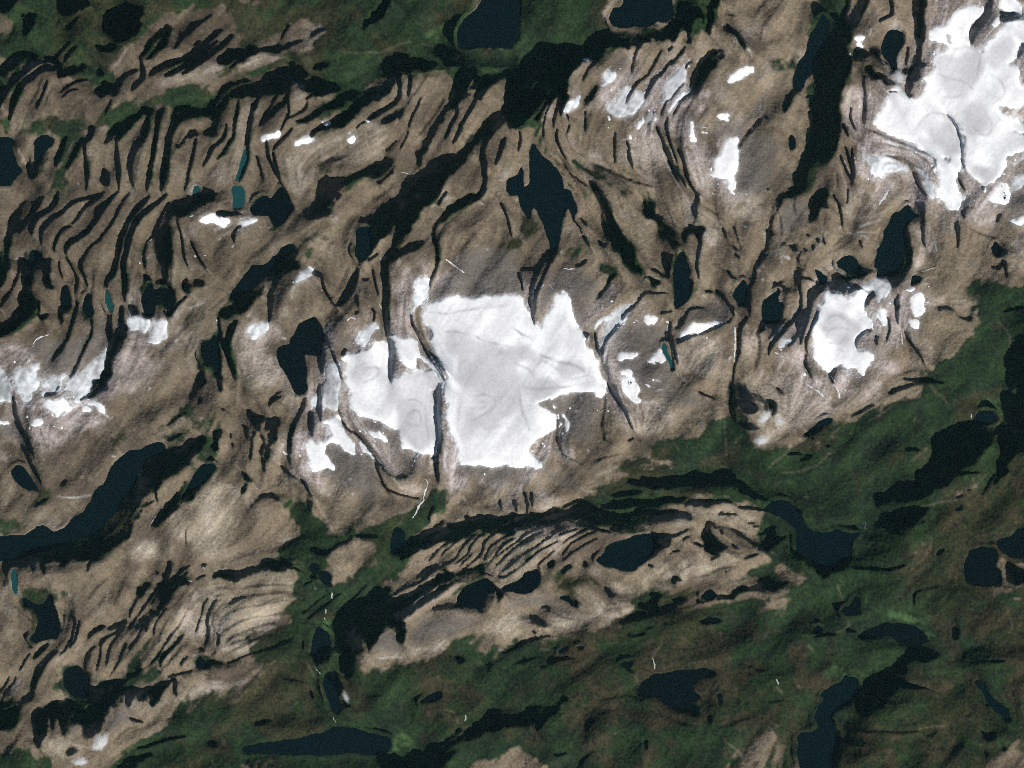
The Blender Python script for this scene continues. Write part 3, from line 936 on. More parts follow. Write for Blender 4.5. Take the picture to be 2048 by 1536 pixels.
S maincap 0,0 75,0 75,6 73,12 70,10 68,6 62,1 56,3 50,7 48,2 44,4 40,8 36,11 32,16 30,12 26,14 22,13 22,16 28,20 32,24 35,28 35,36 30,40 24,41 20,44 16,48 12,50 13,56 20,60 25,65 24,69 16,68 8,67 0,66
S cornersnow 86,0 100,0 102,4 100,8 102,12 98,14 92,8 89,5
S sliversn 38,26 40,26 42,32 44,37 44,42 42,40 40,32
S sliverB 34,17 37,20 36,21 33,19
s 0.9 106,0 110,2
s 0.8 114,5 121,4
s 0.7 96,14 106,15 118,14
s 0.9 117,20 119,21
s 0.8 71,22 73,20
s 0.7 54,8 56,13
s 0.6 75,2 80,6
s 0.5 169,26 170,40 171,50 171,58
s 0.7 171,52 171,60
s 0.7 189,68 191,73
s 0.6 54,82 58,85 64,86
s 0.5 58,82 66,86 71,88
s 0.5 60,52 62,54
s 0.5 23,118 24,119
s 0.5 164,18 158,24
s 0.4 130,48 134,54
s 0.6 195,119 196,120
b 0.5 184,40 178,48
b 0.6 90,62 78,70 66,72
T 1536 768
D 24,42 30,38 34,34 40,29 46,27 52,26 52,30 46,33 38,36 30,40
l 1.4 66,26 76,21 84,17
D 0,98 4,94 10,92 16,94 20,98 24,104 26,110 30,114 36,118 44,119 50,116 56,115 60,118 68,119 74,118 70,122 66,126 68,134 66,140 58,146 50,150 44,153 40,150 34,144 28,140 22,134 21,124 22,118 16,112 8,106 2,104
D 84,86 94,85 102,80 112,76 118,68 126,64 132,56 132,50 134,44 142,38 150,34 160,32 164,28 168,22 176,21 182,24 184,30 178,34 184,34 188,28 192,22 192,14 190,10 196,10 200,8 202,4 206,0 206,56 198,56 192,60 190,66 186,74 182,80 178,82 183,70 184,60 185,48 186,38 182,42 176,44 180,48 172,56 164,62 154,66 146,74 142,80 136,84 128,86 120,92 110,94 98,92 86,96
D 82,116 88,110 96,102 108,100 118,98 124,100 130,98 126,104 124,110 118,112 112,118 104,120 92,116
d 84,90 120,92 132,90 126,98 110,104 98,116 86,112 80,118 100,122 110,124 116,138 110,148 88,152 60,148 50,150 66,136 70,122 80,116
l 1.6 180,72 174,82 170,90
l 1.6 96,8 106,4 116,0
l 1.4 12,8 8,4
D 1,16 6,14 9,17 6,22 2,24
l 1.6 110,53 120,53
l 1 66,147 80,148 100,148 112,144
l 1.6 16,56 26,56
l 1.6 26,62 34,58
l 1 34,44 36,43
l 1.4 47,50 50,50
D 147,99 154,97 154,100 149,101
l 1.2 150,108 154,108
l 1.6 168,103 174,104
l 1 180,106 184,105
l 1.2 192,80 193,77
l 1.2 201,66 203,66
l 1 182,96 182,94
l 1.2 150,91 156,89
l 1 160,85 162,84
D 133,133 136,130 142,131 138,136 133,137
D 182,126 186,122 194,120 200,115 206,112 206,140 198,138 190,136 184,132
D 156,142 160,134 166,130 176,129 184,133 184,140 180,144 186,150 184,153 156,153 155,146
D 192,146 194,141 198,147 204,150 200,153 190,153
d 196,30 206,28 206,50 190,60 188,40
l 1.2 140,74 152,72 168,70
l 1.4 0,118 6,114
l 2 0,132 8,126 14,122
W longlake 0,98 4,94 10,92 16,94 20,98 24,104 26,110 30,114 36,118 44,119 50,116 56,115 60,118 68,119 74,118 68,124 66,130 66,138 58,144 50,148 44,150 40,146 32,140 24,136 21,126 22,118 16,112 8,106 2,104
W deltalake 164,26 168,22 176,21 181,23 184,27 180,31 174,33 168,33 162,32
W fingerpond 24,42 30,38 34,34 40,29 46,27 52,26 52,30 46,33 38,36 30,40
W podpond_b 133,133 136,130 142,131 138,136 133,137
W podpond_c 147,99 154,97 154,100 149,101
W knotlake 182,126 186,122 194,120 200,115 208,112 208,140 198,138 190,136 184,132
W knotlake_b 156,142 160,134 166,130 176,129 184,133 184,140 180,144 186,150 184,156 156,156 155,146
G 0,54 16,46 30,42 42,36 60,34 70,30 84,20 100,12 120,6 130,0 206,0 206,153 0,153
H 166,16 172,12 184,10 192,12 196,8 190,18 192,24 184,24 178,20 166,20
R 20,50 46,46 56,42 66,36 84,30 100,24 106,28 90,34 78,40 60,46 50,52 44,62 20,68 14,56
R 115,122 119,114 126,114 130,120 129,130 124,138 118,146 110,150 118,138 117,128
R 138,84 146,74 158,68 168,66 176,68 176,78 168,90 158,96 140,96 134,98 150,88 144,86
g 136,100 160,98 176,80 186,78 196,60 206,56 206,110 190,116 180,124 160,130 150,130 142,120 132,116 126,106
R 0,108 4,106 5,112 0,116
P 0,0 92,0 90,10 76,18 60,20 50,26 30,30 10,40 0,44
P 42,85 48,83 46,87 43,87
P 44,111 50,109 50,112 44,112
P 103,27 108,28 106,30
b 0.6 128,0 132,6 138,10 144,16
s 0.7 128,0 132,6 138,11
b 0.6 80,30 90,24 98,18 102,15
b 0.7 0,68 6,62 12,57 18,50 18,46
s 0.6 0,68 6,62 12,57
b 0.5 10,71 24,70 38,66 48,58 50,54
b 0.5 46,46 54,38 58,34
s 0.9 162,24 162,29
s 0.8 78,110 77,114 78,117
s 0.6 124,54 126,50
b 0.5 114,62 120,56 128,50 
s 0.7 94,79 95,81
s 0.6 115,30 119,27
b 0.6 120,98 140,94 156,92
b 0.8 130,120 129,130 124,140 112,150
s 0.8 37,26 38,27
s 1 52,0 56,6 57,12
s 0.6 28,90 32,91
s 1 30,0 40,6 44,10
T 0 1152
D 132,0 146,0 150,4 162,0 162,4 152,8 144,8 140,12 134,15 128,22 124,30 120,32 122,26 126,18 130,12 126,10 130,6
l 1.4 116,18 120,10 112,10 110,8
l 1.6 130,6 126,12 120,19 115,26 111,32
l 1.2 112,16 108,22 106,28 105,34 98,42 92,46 84,50 80,56
l 1.2 124,30 118,34 110,40 104,50 100,60 94,72 88,80
l 2.4 103,35 98,39 92,41 87,43
l 2.4 84,40 78,43 74,46 71,50
l 1 102,40 96,46 90,54 88,62 85,72
l 1 86,50 82,56 81,66 78,76
l 1.2 78,56 72,60 69,68 68,76
l 0.9 134,24 128,32 122,38 116,46
l 0.9 148,10 144,18 136,28 130,36 128,46
l 0.9 156,10 152,20 150,30 144,40 140,50 130,60
l 1 174,14 170,22 166,28 160,36 158,44
l 1.2 176,20 171,26 168,34 168,42 167,50 162,56
l 0.8 165,10 162,22 160,36
l 0.8 204,12 190,14 184,18 178,28 176,40 174,52
l 0.8 204,26 192,26 182,32 178,44 176,56
l 0.8 204,36 192,38 184,44 178,52
l 0.8 204,44 194,46 186,50 180,58
l 0.8 204,52 196,54 188,58 182,66
l 0.8 154,46 148,48 142,56 134,66 128,74
l 0.8 132,48 126,58 120,66 114,78
D 18,16 22,16 26,20 34,22 37,14 41,14 42,22 45,28 48,34 50,40 49,46 47,52 42,50 36,52 30,56 26,58 26,52 25,48 28,44 30,40 30,34 27,28 24,25 18,22
l 1.2 52,30 52,38 50,46
l 1.2 60,32 60,42 58,50 54,58 48,64
l 1.2 64,36 62,48 56,58
l 2.4 40,54 34,60 28,66
l 1.8 47,60 42,65 37,70 32,77 28,86 26,92
l 1 36,74 30,84 28,92
l 1.2 25,62 20,68 15,76
l 1.2 8,80 4,88 0,96
l 0.9 14,80 8,90 2,100
l 2 72,62 69,68
D 52,74 57,72 63,71 68,75 72,80 73,88 73,92 78,91 84,86 88,83 92,81 98,83 104,80 110,76 114,73 113,76 106,80 100,85 100,88 106,88 112,87 112,90 110,98 114,101 118,96 120,90 121,94 121,100 122,103 127,98 132,90 136,85 135,81 144,78 152,76 156,75 156,70 157,66 160,64 166,70 172,70 180,70 184,69 178,73 170,74 158,76 148,79 138,83 134,90 130,82 124,84 118,87 112,88 106,96 104,104 102,106 100,102 104,94 98,96 96,102 92,106 88,104 86,110 82,116 78,120 74,118 70,116 68,122 66,118 63,116 60,121 58,118 55,124 54,130 50,128 48,124 46,118 44,112 42,124 40,122 40,112 38,110 36,122 34,130 34,136 30,138 28,132 26,124 24,114 28,106 36,108 44,104 50,102 56,98 60,98 58,94 54,92 51,86 50,80
D 0,104 6,101 12,98 20,96 26,92 30,94 26,98 16,102 16,110 12,120 6,122 0,120
d 0,118 26,110 28,130 20,138 14,140 12,153 0,153
l 1.8 184,69 192,66 198,64 204,62
D 158,60 162,58 164,62 161,64
D 90,153 98,148 106,146 112,144 120,142 124,144 118,148 110,152 104,153
D 168,133 174,132 175,136 170,137
D 198,148 200,142 204,138 206,136 206,153 200,152
l 1.6 105,114 110,116 115,116 
l 2 141,82 141,90 142,95
l 1.6 110,138 120,136 134,130 150,128
m 1.6 136,30 132,40
m 1.6 164,78 172,82 164,82
W potbellypond 50,80 52,74 57,72 63,71 68,75 72,80 73,88 72,94 68,98 64,98 60,97 56,93 52,88
W bootlake 18,16 22,17 26,21 34,22 37,14 41,14 42,22 45,28 48,34 50,40 49,46 47,51 42,50 36,51 30,54 26,52 25,48 28,44 30,40 30,34 27,28 24,25 18,22
W buttonpond 156,70 157,66 160,64 164,68 168,72 162,75 157,74
W westcreeklake 9,0 13,0 15,6 15,13 13,14 10,9
G 78,82 86,80 94,80 100,76 106,66 112,58 116,58 112,68 116,76 128,74 134,80 124,84 112,88 100,88 90,84 80,92 74,90 70,76 74,74
G 0,153 0,140 14,140 26,140 30,145 40,146 42,153
G 74,153 90,146 100,140 110,134 112,130 120,126 134,120 140,114 160,106 180,104 204,96 204,153
g 150,118 140,106 160,92 180,84 204,84 204,104 170,108
g 20,10 30,10 44,10 60,16 62,28 52,32 44,20 30,24 28,44 22,36 18,24
g 46,72 54,72 50,90 44,94 42,84
g 94,118 130,120 120,128 96,128
g 112,48 124,52 128,66 118,70
R 148,146 160,136 172,138 186,130 204,128 190,134 176,140 170,144 158,148 148,153
P 156,10 174,4 204,4 204,60 190,64 176,60 170,46 160,46 148,48 134,66 130,60 142,40 146,24
P 10,122 40,130 60,134 68,136 62,146 44,144 36,138
P 32,4 62,14 66,30 60,20 50,8
P 98,96 130,98 160,86 190,80 204,80 150,100 120,104 100,104
M 94,104 104,104 110,110 100,116 86,122 84,114
s 0.8 180,11 182,11
s 0.8 183,18 185,19
s 0.9 150,3 154,4
s 0.6 170,144 171,150
s 0.5 168,152 169,153
b 0.6 8,0 10,8 13,14 16,12 16,8
b 0.6 44,126 54,132 66,136 84,138
T 512 1152
D 48,0 58,0 60,4 61,10 58,9 54,8 51,5
D 110,6 116,2 122,0 128,0 120,7 112,12 108,16 104,20 112,18 122,14 130,10 140,4 146,0 152,0 146,6 138,12 130,17 122,21 128,20 140,14 152,8 160,3 166,0 180,0 174,4 166,8 160,10 152,16 142,20 136,24 144,23 152,20 160,20 162,16 166,10 172,6 180,3 188,3 194,8 192,14 190,20 186,14 182,24 180,32 176,28 172,26 166,25 160,23 152,25 144,27 136,27 130,31 124,33 121,40 120,48 120,54 118,52 114,52 113,44 114,38 116,34 112,33 108,36 104,42 100,48 96,54 92,60 91,64 90,58 88,48 84,54 84,60 80,60 78,66 77,76 74,82 72,78 68,76 66,72 67,62 66,52 64,46 66,40 70,36 76,33 82,29 88,24 94,19 100,13 106,8
D 47,42 50,39 54,41 58,45 62,48 66,52 72,58 66,60 60,58 58,62 54,64 50,70 48,72 46,64 42,62 45,56 46,50
D 54,77 62,76 68,80 72,84 72,92 66,94 68,100 76,104 70,108 64,112 59,108 57,100 55,90 53,84
D 0,136 10,132 20,131 32,129 44,127 52,125 58,122 64,120 72,119 80,121 90,124 100,126 108,128 108,136 112,142 118,146 124,148 132,142 140,135 146,133 154,128 164,122 176,117 186,114 190,110 198,108 200,112 206,112 206,120 194,122 182,124 172,128 164,134 158,140 152,150 150,153 0,153
l 1.8 0,61 8,59 16,56 24,54 32,52 
l 1.6 38,58 38,52
l 2.4 160,66 164,66 167,68 162,69
D 151,64 156,63 154,66
D 130,97 134,97 140,92 146,90 149,92 146,97 138,101 131,102
D 187,72 190,71 191,73 188,74
l 1.6 90,96 96,97 102,95 
l 1.4 124,111 128,110
l 1.6 0,118 6,118 12,116
l 1.6 24,82 34,84 40,86
l 1.4 20,92 26,90
l 1.4 44,92 46,98
D 190,12 196,10 200,12 196,18 195,24 193,20
l 1 196,62 206,58
l 1 0,8 8,8 16,6 
l 1 0,16 8,16 22,18
l 1 20,30 30,26 40,18
l 1 28,36 40,28 52,18 60,14
l 1 38,38 50,28 60,20 70,12
l 1 64,32 72,24 80,16 90,6
l 1 70,32 80,22 88,18 100,8
l 1 4,28 14,28 22,26
l 0.8 24,10 36,8 46,4
l 1 80,30 92,20 100,12
W bayoufjord 48,40 53,40 58,45 60,52 58,58 56,62 52,64 48,68 46,62 43,60 45,54 46,48
W pouchlake 54,77 62,76 66,80 68,88 66,94 66,102 66,108 64,111 60,109 58,102 56,94 53,86
W broadsouthlake 10,132 30,130 44,127 56,123 64,120 72,119 80,121 90,124 100,126 108,129 108,137 104,142 90,143 76,141 60,142 40,142 20,142 -6,142 -6,136
W blotpond 130,98 134,97 140,93 146,90 149,92 146,97 138,101 131,102
W wedgelake 160,22 163,14 168,8 174,5 182,3 188,3 193,8 192,14 186,14 182,20 180,27 172,26 166,24
W creektarn 49,0 58,0 60,4 60,9 56,9 52,6
G 0,153 0,60 4,48 18,40 30,40 28,34 20,34 26,26 30,18 30,6 40,0 50,4 60,10 66,2 80,0 106,0 100,10 80,28 66,38 62,50 76,56 80,76 100,80 116,72 140,74 146,68 150,62 164,58 176,60 184,66 206,60 206,153
R 66,34 72,24 84,14 96,6 102,6 92,16 82,26 74,32
R 26,34 36,28 40,29 30,34
R 24,28 40,18 42,20 28,28
R 0,60 10,62 22,60 32,62 34,68 22,80 0,80
R 18,99 28,99 28,101 18,102
R 10,122 18,117 34,118 38,120 20,121 4,130 0,132
R 138,77 156,72 168,68 168,71 150,78 140,80
g 0,44 8,40 4,56 0,60
g 76,64 90,76 120,72 140,68 160,50 180,50 196,54 206,50 206,60 170,70 140,78 110,84 84,86
H 46,38 56,36 66,36 64,42 62,48 56,44 50,38
H 110,128 120,126 128,134 130,140 116,142 108,138
M 96,50 110,38 114,50 126,56 124,44 134,34 160,28 180,36 170,44 140,52 110,62 94,62
P 100,62 124,56 150,54 180,42 206,28 206,50 180,46 150,58 120,64 104,66
P 0,0 30,0 28,20 14,38 0,44
b 0.7 126,4 140,0 
b 0.9 100,34 112,30 120,26 130,18 140,14 150,6 158,2
b 0.9 126,28 140,22 152,14 160,8 
b 0.6 174,4 186,0
b 0.6 106,16 118,10 128,2
s 1 61,13 61,20
s 1 56,26 56,30
s 1 55,33 56,35
s 0.9 47,72 50,76 52,78
s 0.9 62,113 64,117
s 0.8 44,122 46,126
s 0.8 184,77 184,80 180,86 176,92
s 1 167,116 168,112 168,110
s 0.7 161,113 162,118
s 0.6 150,106 156,108 160,110
s 0.7 145,79 146,83
s 0.6 178,69 182,70
s 0.6 96,66 108,65 120,64
s 0.6 194,59 198,59
s 0.7 108,2 109,5
b 0.5 92,74 112,74 
b 0.4 40,66 44,76 52,88 56,100
T 1024 1152
D 0,9 6,4 10,2 10,0 22,0 23,6 20,10 16,13 8,13 0,12
D 37,17 40,15 46,15 47,18 52,21 51,25 47,24 45,20 40,19
D 73,10 77,9 81,12 86,14 80,14 74,13
l 2 20,26 30,28
l 2 18,36 27,38
l 1 17,44 20,46
l 2.2 0,59 6,55 12,52 20,50 28,48 36,48
l 1.2 36,48 50,45 62,43
D 83,38 90,34 98,31 106,30 110,28 108,25 102,24 101,21 108,20 112,19 113,16 108,15 114,14 122,16 117,19 117,24 120,26 126,24 128,22 132,24 126,27 120,30 112,32 106,33 98,36 90,38
D 130,18 134,17 137,20 132,21
D 126,7 130,4 138,3 134,6 128,8
D 142,22 150,18 154,12 159,9 163,12 164,16 172,15 182,11 190,9 206,7 206,11 194,12 184,14 176,17 166,20 156,21 148,23
D 94,48 100,46 108,45 104,48 96,49
l 1.8 106,42 114,40
l 1.6 121,39 130,37
D 148,34 156,32 166,32 168,36 158,37 150,37
l 1.4 190,30 194,30
D 36,60 40,56 45,55 44,59 38,61
D 50,59 54,56 59,57 56,60
D 28,71 32,66 38,65 44,65 50,68 44,67 38,68 32,72
l 2 23,73 28,72
D 82,66 86,70 90,68 96,66 98,68 94,72 98,78 95,77 90,74 86,71
l 1.2 0,70 10,68 20,65
D 100,92 102,88 106,82 112,77 120,77 128,76 134,74 138,73 142,75 148,74 156,73 162,77 156,80 148,84 144,86 144,90 150,95 147,99 144,102 147,108 146,111 142,109 136,107 128,105 120,102 116,97 108,96 100,94
D 162,94 168,93 169,100 166,105 164,100
D 156,115 160,111 164,111 160,118 157,119
D 26,112 32,106 38,102 44,95 46,97 40,103 34,110 28,117 24,124 18,124 18,120
D 0,112 10,112 20,106 24,104 18,118 10,122 0,120
d 0,108 30,100 30,104 14,122 0,124
l 1.8 80,107 72,110 66,114 62,120 60,128 58,134
l 2 66,139 60,143 56,148 54,153
l 1.2 44,141 38,143 34,143
l 1.2 68,100 76,98 86,96 96,96
l 1.6 96,96 104,100
D 105,132 108,133 107,138 104,136
l 1.2 132,117 140,119
l 1.2 160,124 170,120 180,116 192,113
l 1.4 182,70 188,71 196,75 206,74
l 1.2 168,70 170,69
l 1.2 186,102 190,101
W craglake 100,92 102,88 106,82 112,77 120,77 128,76 134,74 138,73 142,75 148,74 156,73 163,77 156,80 148,84 144,86 144,90 150,95 147,99 144,102 147,108 146,111 142,109 136,107 128,105 120,102 116,97 108,96 100,94
W leafpond 94,48 100,46 108,45 104,48 96,49
W clawpond 86,70 90,68 96,66 98,68 94,72 98,78 95,77 90,74
W edgepond 148,34 156,32 166,32 168,36 158,37 150,37
W tumpond 37,17 40,15 46,15 47,18 52,21 51,25 47,24 45,20 40,19
W minipond 36,60 40,56 45,55 44,59 38,61
W slickpond 50,59 54,56 59,57 56,60
W notchpond 162,94 168,93 169,100 166,105 164,100
W wedgelake -3,9 6,4 10,0 22,0 23,6 18,12 8,13 -2,12
W flatpond 150,17 154,12 159,9 163,12 164,17 156,20
G 0,58 12,54 36,49 56,46 80,42 96,38 120,34 150,26 180,20 206,14 206,0 180,4 160,8 206,0 206,153 0,153
g 30,0 60,0 70,8 60,16 40,12
g 60,36 90,30 100,24 94,18 120,12 140,8 150,14 130,20 110,34 80,40
R 150,130 164,122 180,120 198,124 206,120 206,136 196,144 186,153 170,153 150,148 148,138
R 144,78 164,76 166,80 152,82
R 160,90 182,92 190,104 184,116 166,120 160,106
R 0,40 14,30 0,50
R 74,124 100,110 120,112 130,124 110,130 90,130
M 0,14 20,14 36,22 48,32 40,34 26,24 0,22
P 66,22 80,16 96,18 96,28 80,34 66,32
P 24,34 40,30 52,34 50,40 32,44 22,42
P 78,4 92,6 100,12 90,16 82,12
P 100,0 124,0 120,10 106,12
s 0.7 121,48 120,54 115,60 112,65
s 1 112,65 114,70 114,75
s 0.6 166,44 168,48 168,52
s 0.6 140,70 150,68 156,68
b 0.6 22,58 30,58
s 0.4 12,112 16,124
b 0.7 98,78 101,86
b 0.7 170,132 182,140 186,150
b 0.6 146,90 152,96 148,104
T 1536 1152
D 0,6 4,4 12,3 18,4 10,7 4,9 0,11
D 66,18 68,15 73,16 74,22 74,28 72,31 66,31 60,28 57,27 60,24 65,24
D 70,49 72,46 78,43 84,40 89,37 94,36 100,37 108,37 114,38 120,41 124,45 127,50 124,54 118,57 110,56 104,54 100,50 94,48 86,48 78,48 74,50
l 1.6 36,49 44,47 54,46
D 36,42 40,38 44,41 40,44 36,46
l 1.4 62,43 70,45
D 146,42 149,39 152,42 150,46 152,50 148,52 146,48
D 94,72 98,69 102,66 108,62 112,58 130,60 140,62 130,66 118,68 108,72 112,77 104,79 94,80 86,80 92,77
d 110,58 150,56 206,54 206,62 190,70 160,72 130,78 110,72
D 56,84 60,80 61,77 64,79 70,80 73,84 72,90 68,94 64,100 58,103 54,108 50,112 52,120 56,126 57,132 55,140 52,150 50,153 28,153 24,148 22,140 24,134 22,128 26,124 36,123 40,118 30,120 32,115 38,108 42,103 44,98 38,97 42,92 48,88
D 70,96 76,88 82,83 90,81 98,82 106,84 116,87 122,90 116,90 106,92 100,98 92,102 84,107 80,112 74,112 68,104
l 1 116,87 130,91 138,94
D 164,83 168,81 172,85 176,92 182,98 188,103 193,106 192,112 194,114 190,116 186,111 180,107 176,102 172,94 167,88
D 168,123 172,124 174,126 180,126 178,129 172,130 170,127
D 169,140 173,142 174,147 171,144
D 186,137 190,136 191,140 187,140
D 206,80 203,82 204,86 206,86
l 2 70,123 80,124 94,124 110,124 122,123
d 60,118 74,112 76,120 110,122 120,126 90,130 66,134 60,128
l 1.4 56,132 70,134 84,134
l 1.2 68,144 82,142 
l 1.6 108,119 111,117 
l 1.6 116,117 119,118
l 1.2 158,113 162,109
l 1.4 134,139 140,137
l 1 194,94 197,95
l 1 98,101 101,101
l 1.6 116,22 116,12 128,10 140,8
l 1.4 0,101 12,99
l 1.2 124,126 130,128 134,124
D 174,0 186,0 184,2 176,2
W mittenlake 70,49 72,46 78,43 84,40 89,37 94,36 100,37 108,37 114,38 120,41 124,45 127,50 124,54 118,57 110,56 104,54 100,50 94,48 86,48 78,48
W anglerlake 56,84 60,80 61,77 64,79 70,80 73,84 72,90 68,94 64,100 58,103 54,108 50,112 52,120 56,126 57,132 55,140 52,150 50,157 28,157 24,148 22,140 24,134 22,128 26,124 36,123 40,118 36,112 40,106 44,100 42,94 48,88
W eellake 164,83 168,81 172,85 176,92 182,98 188,103 193,106 192,112 194,114 190,116 186,111 180,107 176,102 172,94 167,88
W sproutpond 57,27 60,24 66,23 68,15 73,16 74,22 74,28 72,31 66,31 60,29
W thumbpond 168,123 172,124 174,126 180,126 178,129 172,130 170,127
W darkpupil 146,42 149,39 152,42 150,46 152,50 148,52 146,48
W smallround 36,42 40,38 44,41 40,44 36,46
G 0,0 206,0 206,153 0,153
R 88,106 96,100 104,94 114,90 124,92 134,96 134,104 120,106 104,108 92,108
R 100,153 108,144 120,138 130,134 140,136 152,140 150,153
R 0,24 12,26 12,34 4,42 0,40
R 160,70 180,72 200,68 206,66 206,72 180,76 160,74
R 124,12 140,8 148,14 146,20 130,16
R 0,80 10,82 12,96 6,94 0,88
R 0,104 20,108 24,114 10,120 0,122
R 174,6 184,4 184,20 176,24
R 150,40 160,42 160,54 152,56
H 94,26 110,24 120,34 128,44 134,54 128,52 122,42 112,36 96,34
H 42,74 56,72 72,76 82,78 74,88 70,84 62,78 46,80
b 0.8 60,36 66,38 62,42 54,45
b 0.8 62,77 76,79
s 0.6 54,6 57,14 60,18 58,24 56,27
s 0.6 193,32 195,40 192,46
s 0.6 31,54 37,61
s 0.9 6,82 8,86
s 0.7 23,87 25,88
b 1 6,88 12,94
b 0.6 110,84 122,88 136,92
b 0.6 118,122 130,120 144,119
T 1024 1152
O 0,60 40,40 100,34 160,20 206,14 206,153 120,153 60,153 50,110 20,70
T 1536 768
O 130,110 150,96 176,80 196,58 206,54 206,153 140,153 110,153 120,120
T 1536 1152
O 0,10 20,40 60,60 90,110 130,90 150,60 110,20 130,0 206,0 206,153 60,153 20,153 0,153
T 512 1152
O 60,100 100,80 160,72 206,60 206,110 150,130 110,120 80,116
O 0,60 40,60 44,90 20,100 0,100
T 0 0
G 40,150 50,140 60,150
T 1024 0
G 0,20 30,24 40,40 40,60 30,80 10,100 0,100
g 60,48 80,28 120,20 124,30 90,36 64,52
T 1536 0
G 42,10 60,14 66,30 66,50 58,70 56,100 58,112 50,130 30,150 30,130 34,100 44,80 40,60 36,40
T 512 0
G 106,60 110,44 150,40 206,42 206,66 180,62 160,70 150,56 125,56 110,60
g 46,98 70,82 84,80 80,90 50,102
T 512 768
E 66,-4 72,-4 75,8 76,16 80,22 76,24 70,24 66,20 67,10
K 150,110 206,106 206,153 120,153 130,134
T 512 384
T 1024 768
K 0,108 40,104 90,116 70,134 50,140 20,150 0,153
T 0 1152
K 100,12 206,4 206,60 180,70 120,80 70,70 60,50 90,30
T 512 1152
K 100,0 200,0 160,20 130,34 60,60 70,30
b 0.9 98,50 106,44 118,36 130,29
b 1.0 84,34 100,26 116,16 134,8
b 0.8 110,22 124,14 142,6
b 0.8 150,18 162,10 176,3
b 0.7 118,34 134,24 150,16 164,8
T 0 0
T 0 384
T 512 0
T 1024 0
K 30,60 120,20 160,30 160,100 100,110 40,110
T 780 1000 1.6667
X 0,100 16,72 30,62 60,46 110,32 180,26 206,22 206,150 0,153
D 22,46 34,44 46,43 58,42 66,38 76,35 86,31 98,25 110,22 124,20 140,17 160,18 178,16 184,14 192,10 206,8 206,24 194,27 184,30 178,31 164,32 156,35 147,38 140,38 128,37 118,38 108,37 100,40 88,44 78,45 70,48 60,52 46,58 38,58 28,62 18,66 14,70 8,68 4,60 8,52
b 0.8 124,36 140,28 152,23 166,21 178,20
l 1.2 178,23 165,23 154,25 146,30 136,35 126,40 118,45 113,52 111,60 108,70
l 1.3 176,30 160,34 146,39 136,45 124,53 118,60 114,68 112,74
l 1 150,44 140,50 132,58 126,66 120,74 116,80
l 1.2 204,25 190,30 180,34 166,40 156,46 146,54 134,62 126,70
l 1.1 184,38 172,44 160,50 150,57 142,64 134,72 126,80
l 1.4 204,34 196,42 186,48 176,56 164,63 154,70 146,76 138,84 130,90
l 1.1 204,48 190,54 178,62 166,72 156,80 146,88 138,94 128,92
l 0.9 198,60 186,70 176,80
l 1 118,74 106,82 96,88 84,93
l 0.8 108,38 98,44 90,52 84,62 80,70 70,76 56,84 46,90 36,98
l 0.8 116,40 104,46 98,54 94,64 88,70 78,76
l 0.8 90,42 78,50 70,58 60,68
l 0.8 76,47 62,56 54,64 46,74
l 0.8 100,62 94,70 82,80
l 1.4 118,46 113,54 112,60 104,70 96,76 88,84
l 2 46,92 34,100 22,104 10,110 0,116
l 1.2 60,92 48,98 38,106 28,112 16,118
D 98,88 84,92 76,96 66,98 60,102 52,106 44,112 34,118 22,124 10,130 0,136 0,122 12,116 26,110 40,104 50,98 60,90 72,88 64,84 66,82 76,86 88,84 100,78 104,78 114,76 116,82 108,88 102,92
b 1.6 0,142 20,128 40,116 56,106 72,96 84,90
D 116,84 104,94 94,98 88,99 80,104 66,110 52,118 40,124 30,130 24,134 18,140 12,146 10,153 0,153 0,146 8,140 20,130 36,120 50,110 62,104 74,98 86,94 98,88 108,86 114,80
b 1.8 28,134 44,126 60,116 76,108 90,100
D 94,102 104,98 114,94 126,95 129,104 140,108 137,114 133,120 131,126 129,116 120,112 116,118 112,130 110,140 106,134 102,130 94,128 84,124 78,124 68,128 56,132 46,131 56,127 66,124 76,120 84,112 88,106
D 148,102 156,98 160,92 162,86 170,84 178,82 180,90 182,96 178,104 172,110 160,110 150,108
D 188,78 192,74 198,71 197,78 192,82 188,82
D 176,130 184,129 193,132 190,134 180,132
D 172,146 178,143 186,147 190,150 180,149
P 110,92 120,84 130,74 142,66 150,62 140,76 128,86
P 160,78 176,68 190,58 204,50 204,62 190,72 176,80 160,84
T 1120 80 1.6667
X 8,90 20,40 40,20 60,8 206,0 206,153 10,153
D 0,10 30,8 50,0 110,0 100,5 92,10 86,14 82,16 76,10 66,6 60,12 56,10 50,18 46,22 40,24 36,22 38,14 44,8 34,10
D 0,0 14,12 34,12 30,20 26,24 22,34 14,44 12,56 10,66 6,80 4,90 0,92
l 2 46,22 42,28 38,32 33,38 30,44 28,50
l 1.6 54,12 50,20
D 46,54 48,58 42,66 38,72 34,76 30,84 31,78 33,72 38,64 42,58
l 1.4 31,84 30,94 30,104 31,112
l 2.2 98,8 92,12 90,18 88,26 87,34 86,42
l 2.4 122,14 118,20 114,28 110,36 106,42 102,46 96,50 90,56 86,62 82,70 79,76
l 2.8 134,8 130,14
l 2.4 136,26 130,30 126,36 122,42 116,46 112,52 108,58 104,66 102,72
l 2.6 150,8 146,16 140,22 136,28 132,32
l 1.2 158,26 152,30 150,36
D 180,14 188,13 197,15 194,20 186,28 180,38 176,46 172,56 166,62 160,66 156,68 155,60 156,52 154,46 158,38 162,30 168,22 174,18
l 1.6 150,52 144,56 138,64 134,70 128,74 126,80 124,86 122,92 121,96
l 1.2 155,66 148,70 144,76 140,84 136,92
l 0.9 130,92 129,106 131,118 134,128 138,138 142,150
l 0.9 116,104 122,116 127,128 132,138 137,150
m 1.6 146,108 144,124 146,138 150,150
m 1.6 158,74 152,84 148,96 146,106
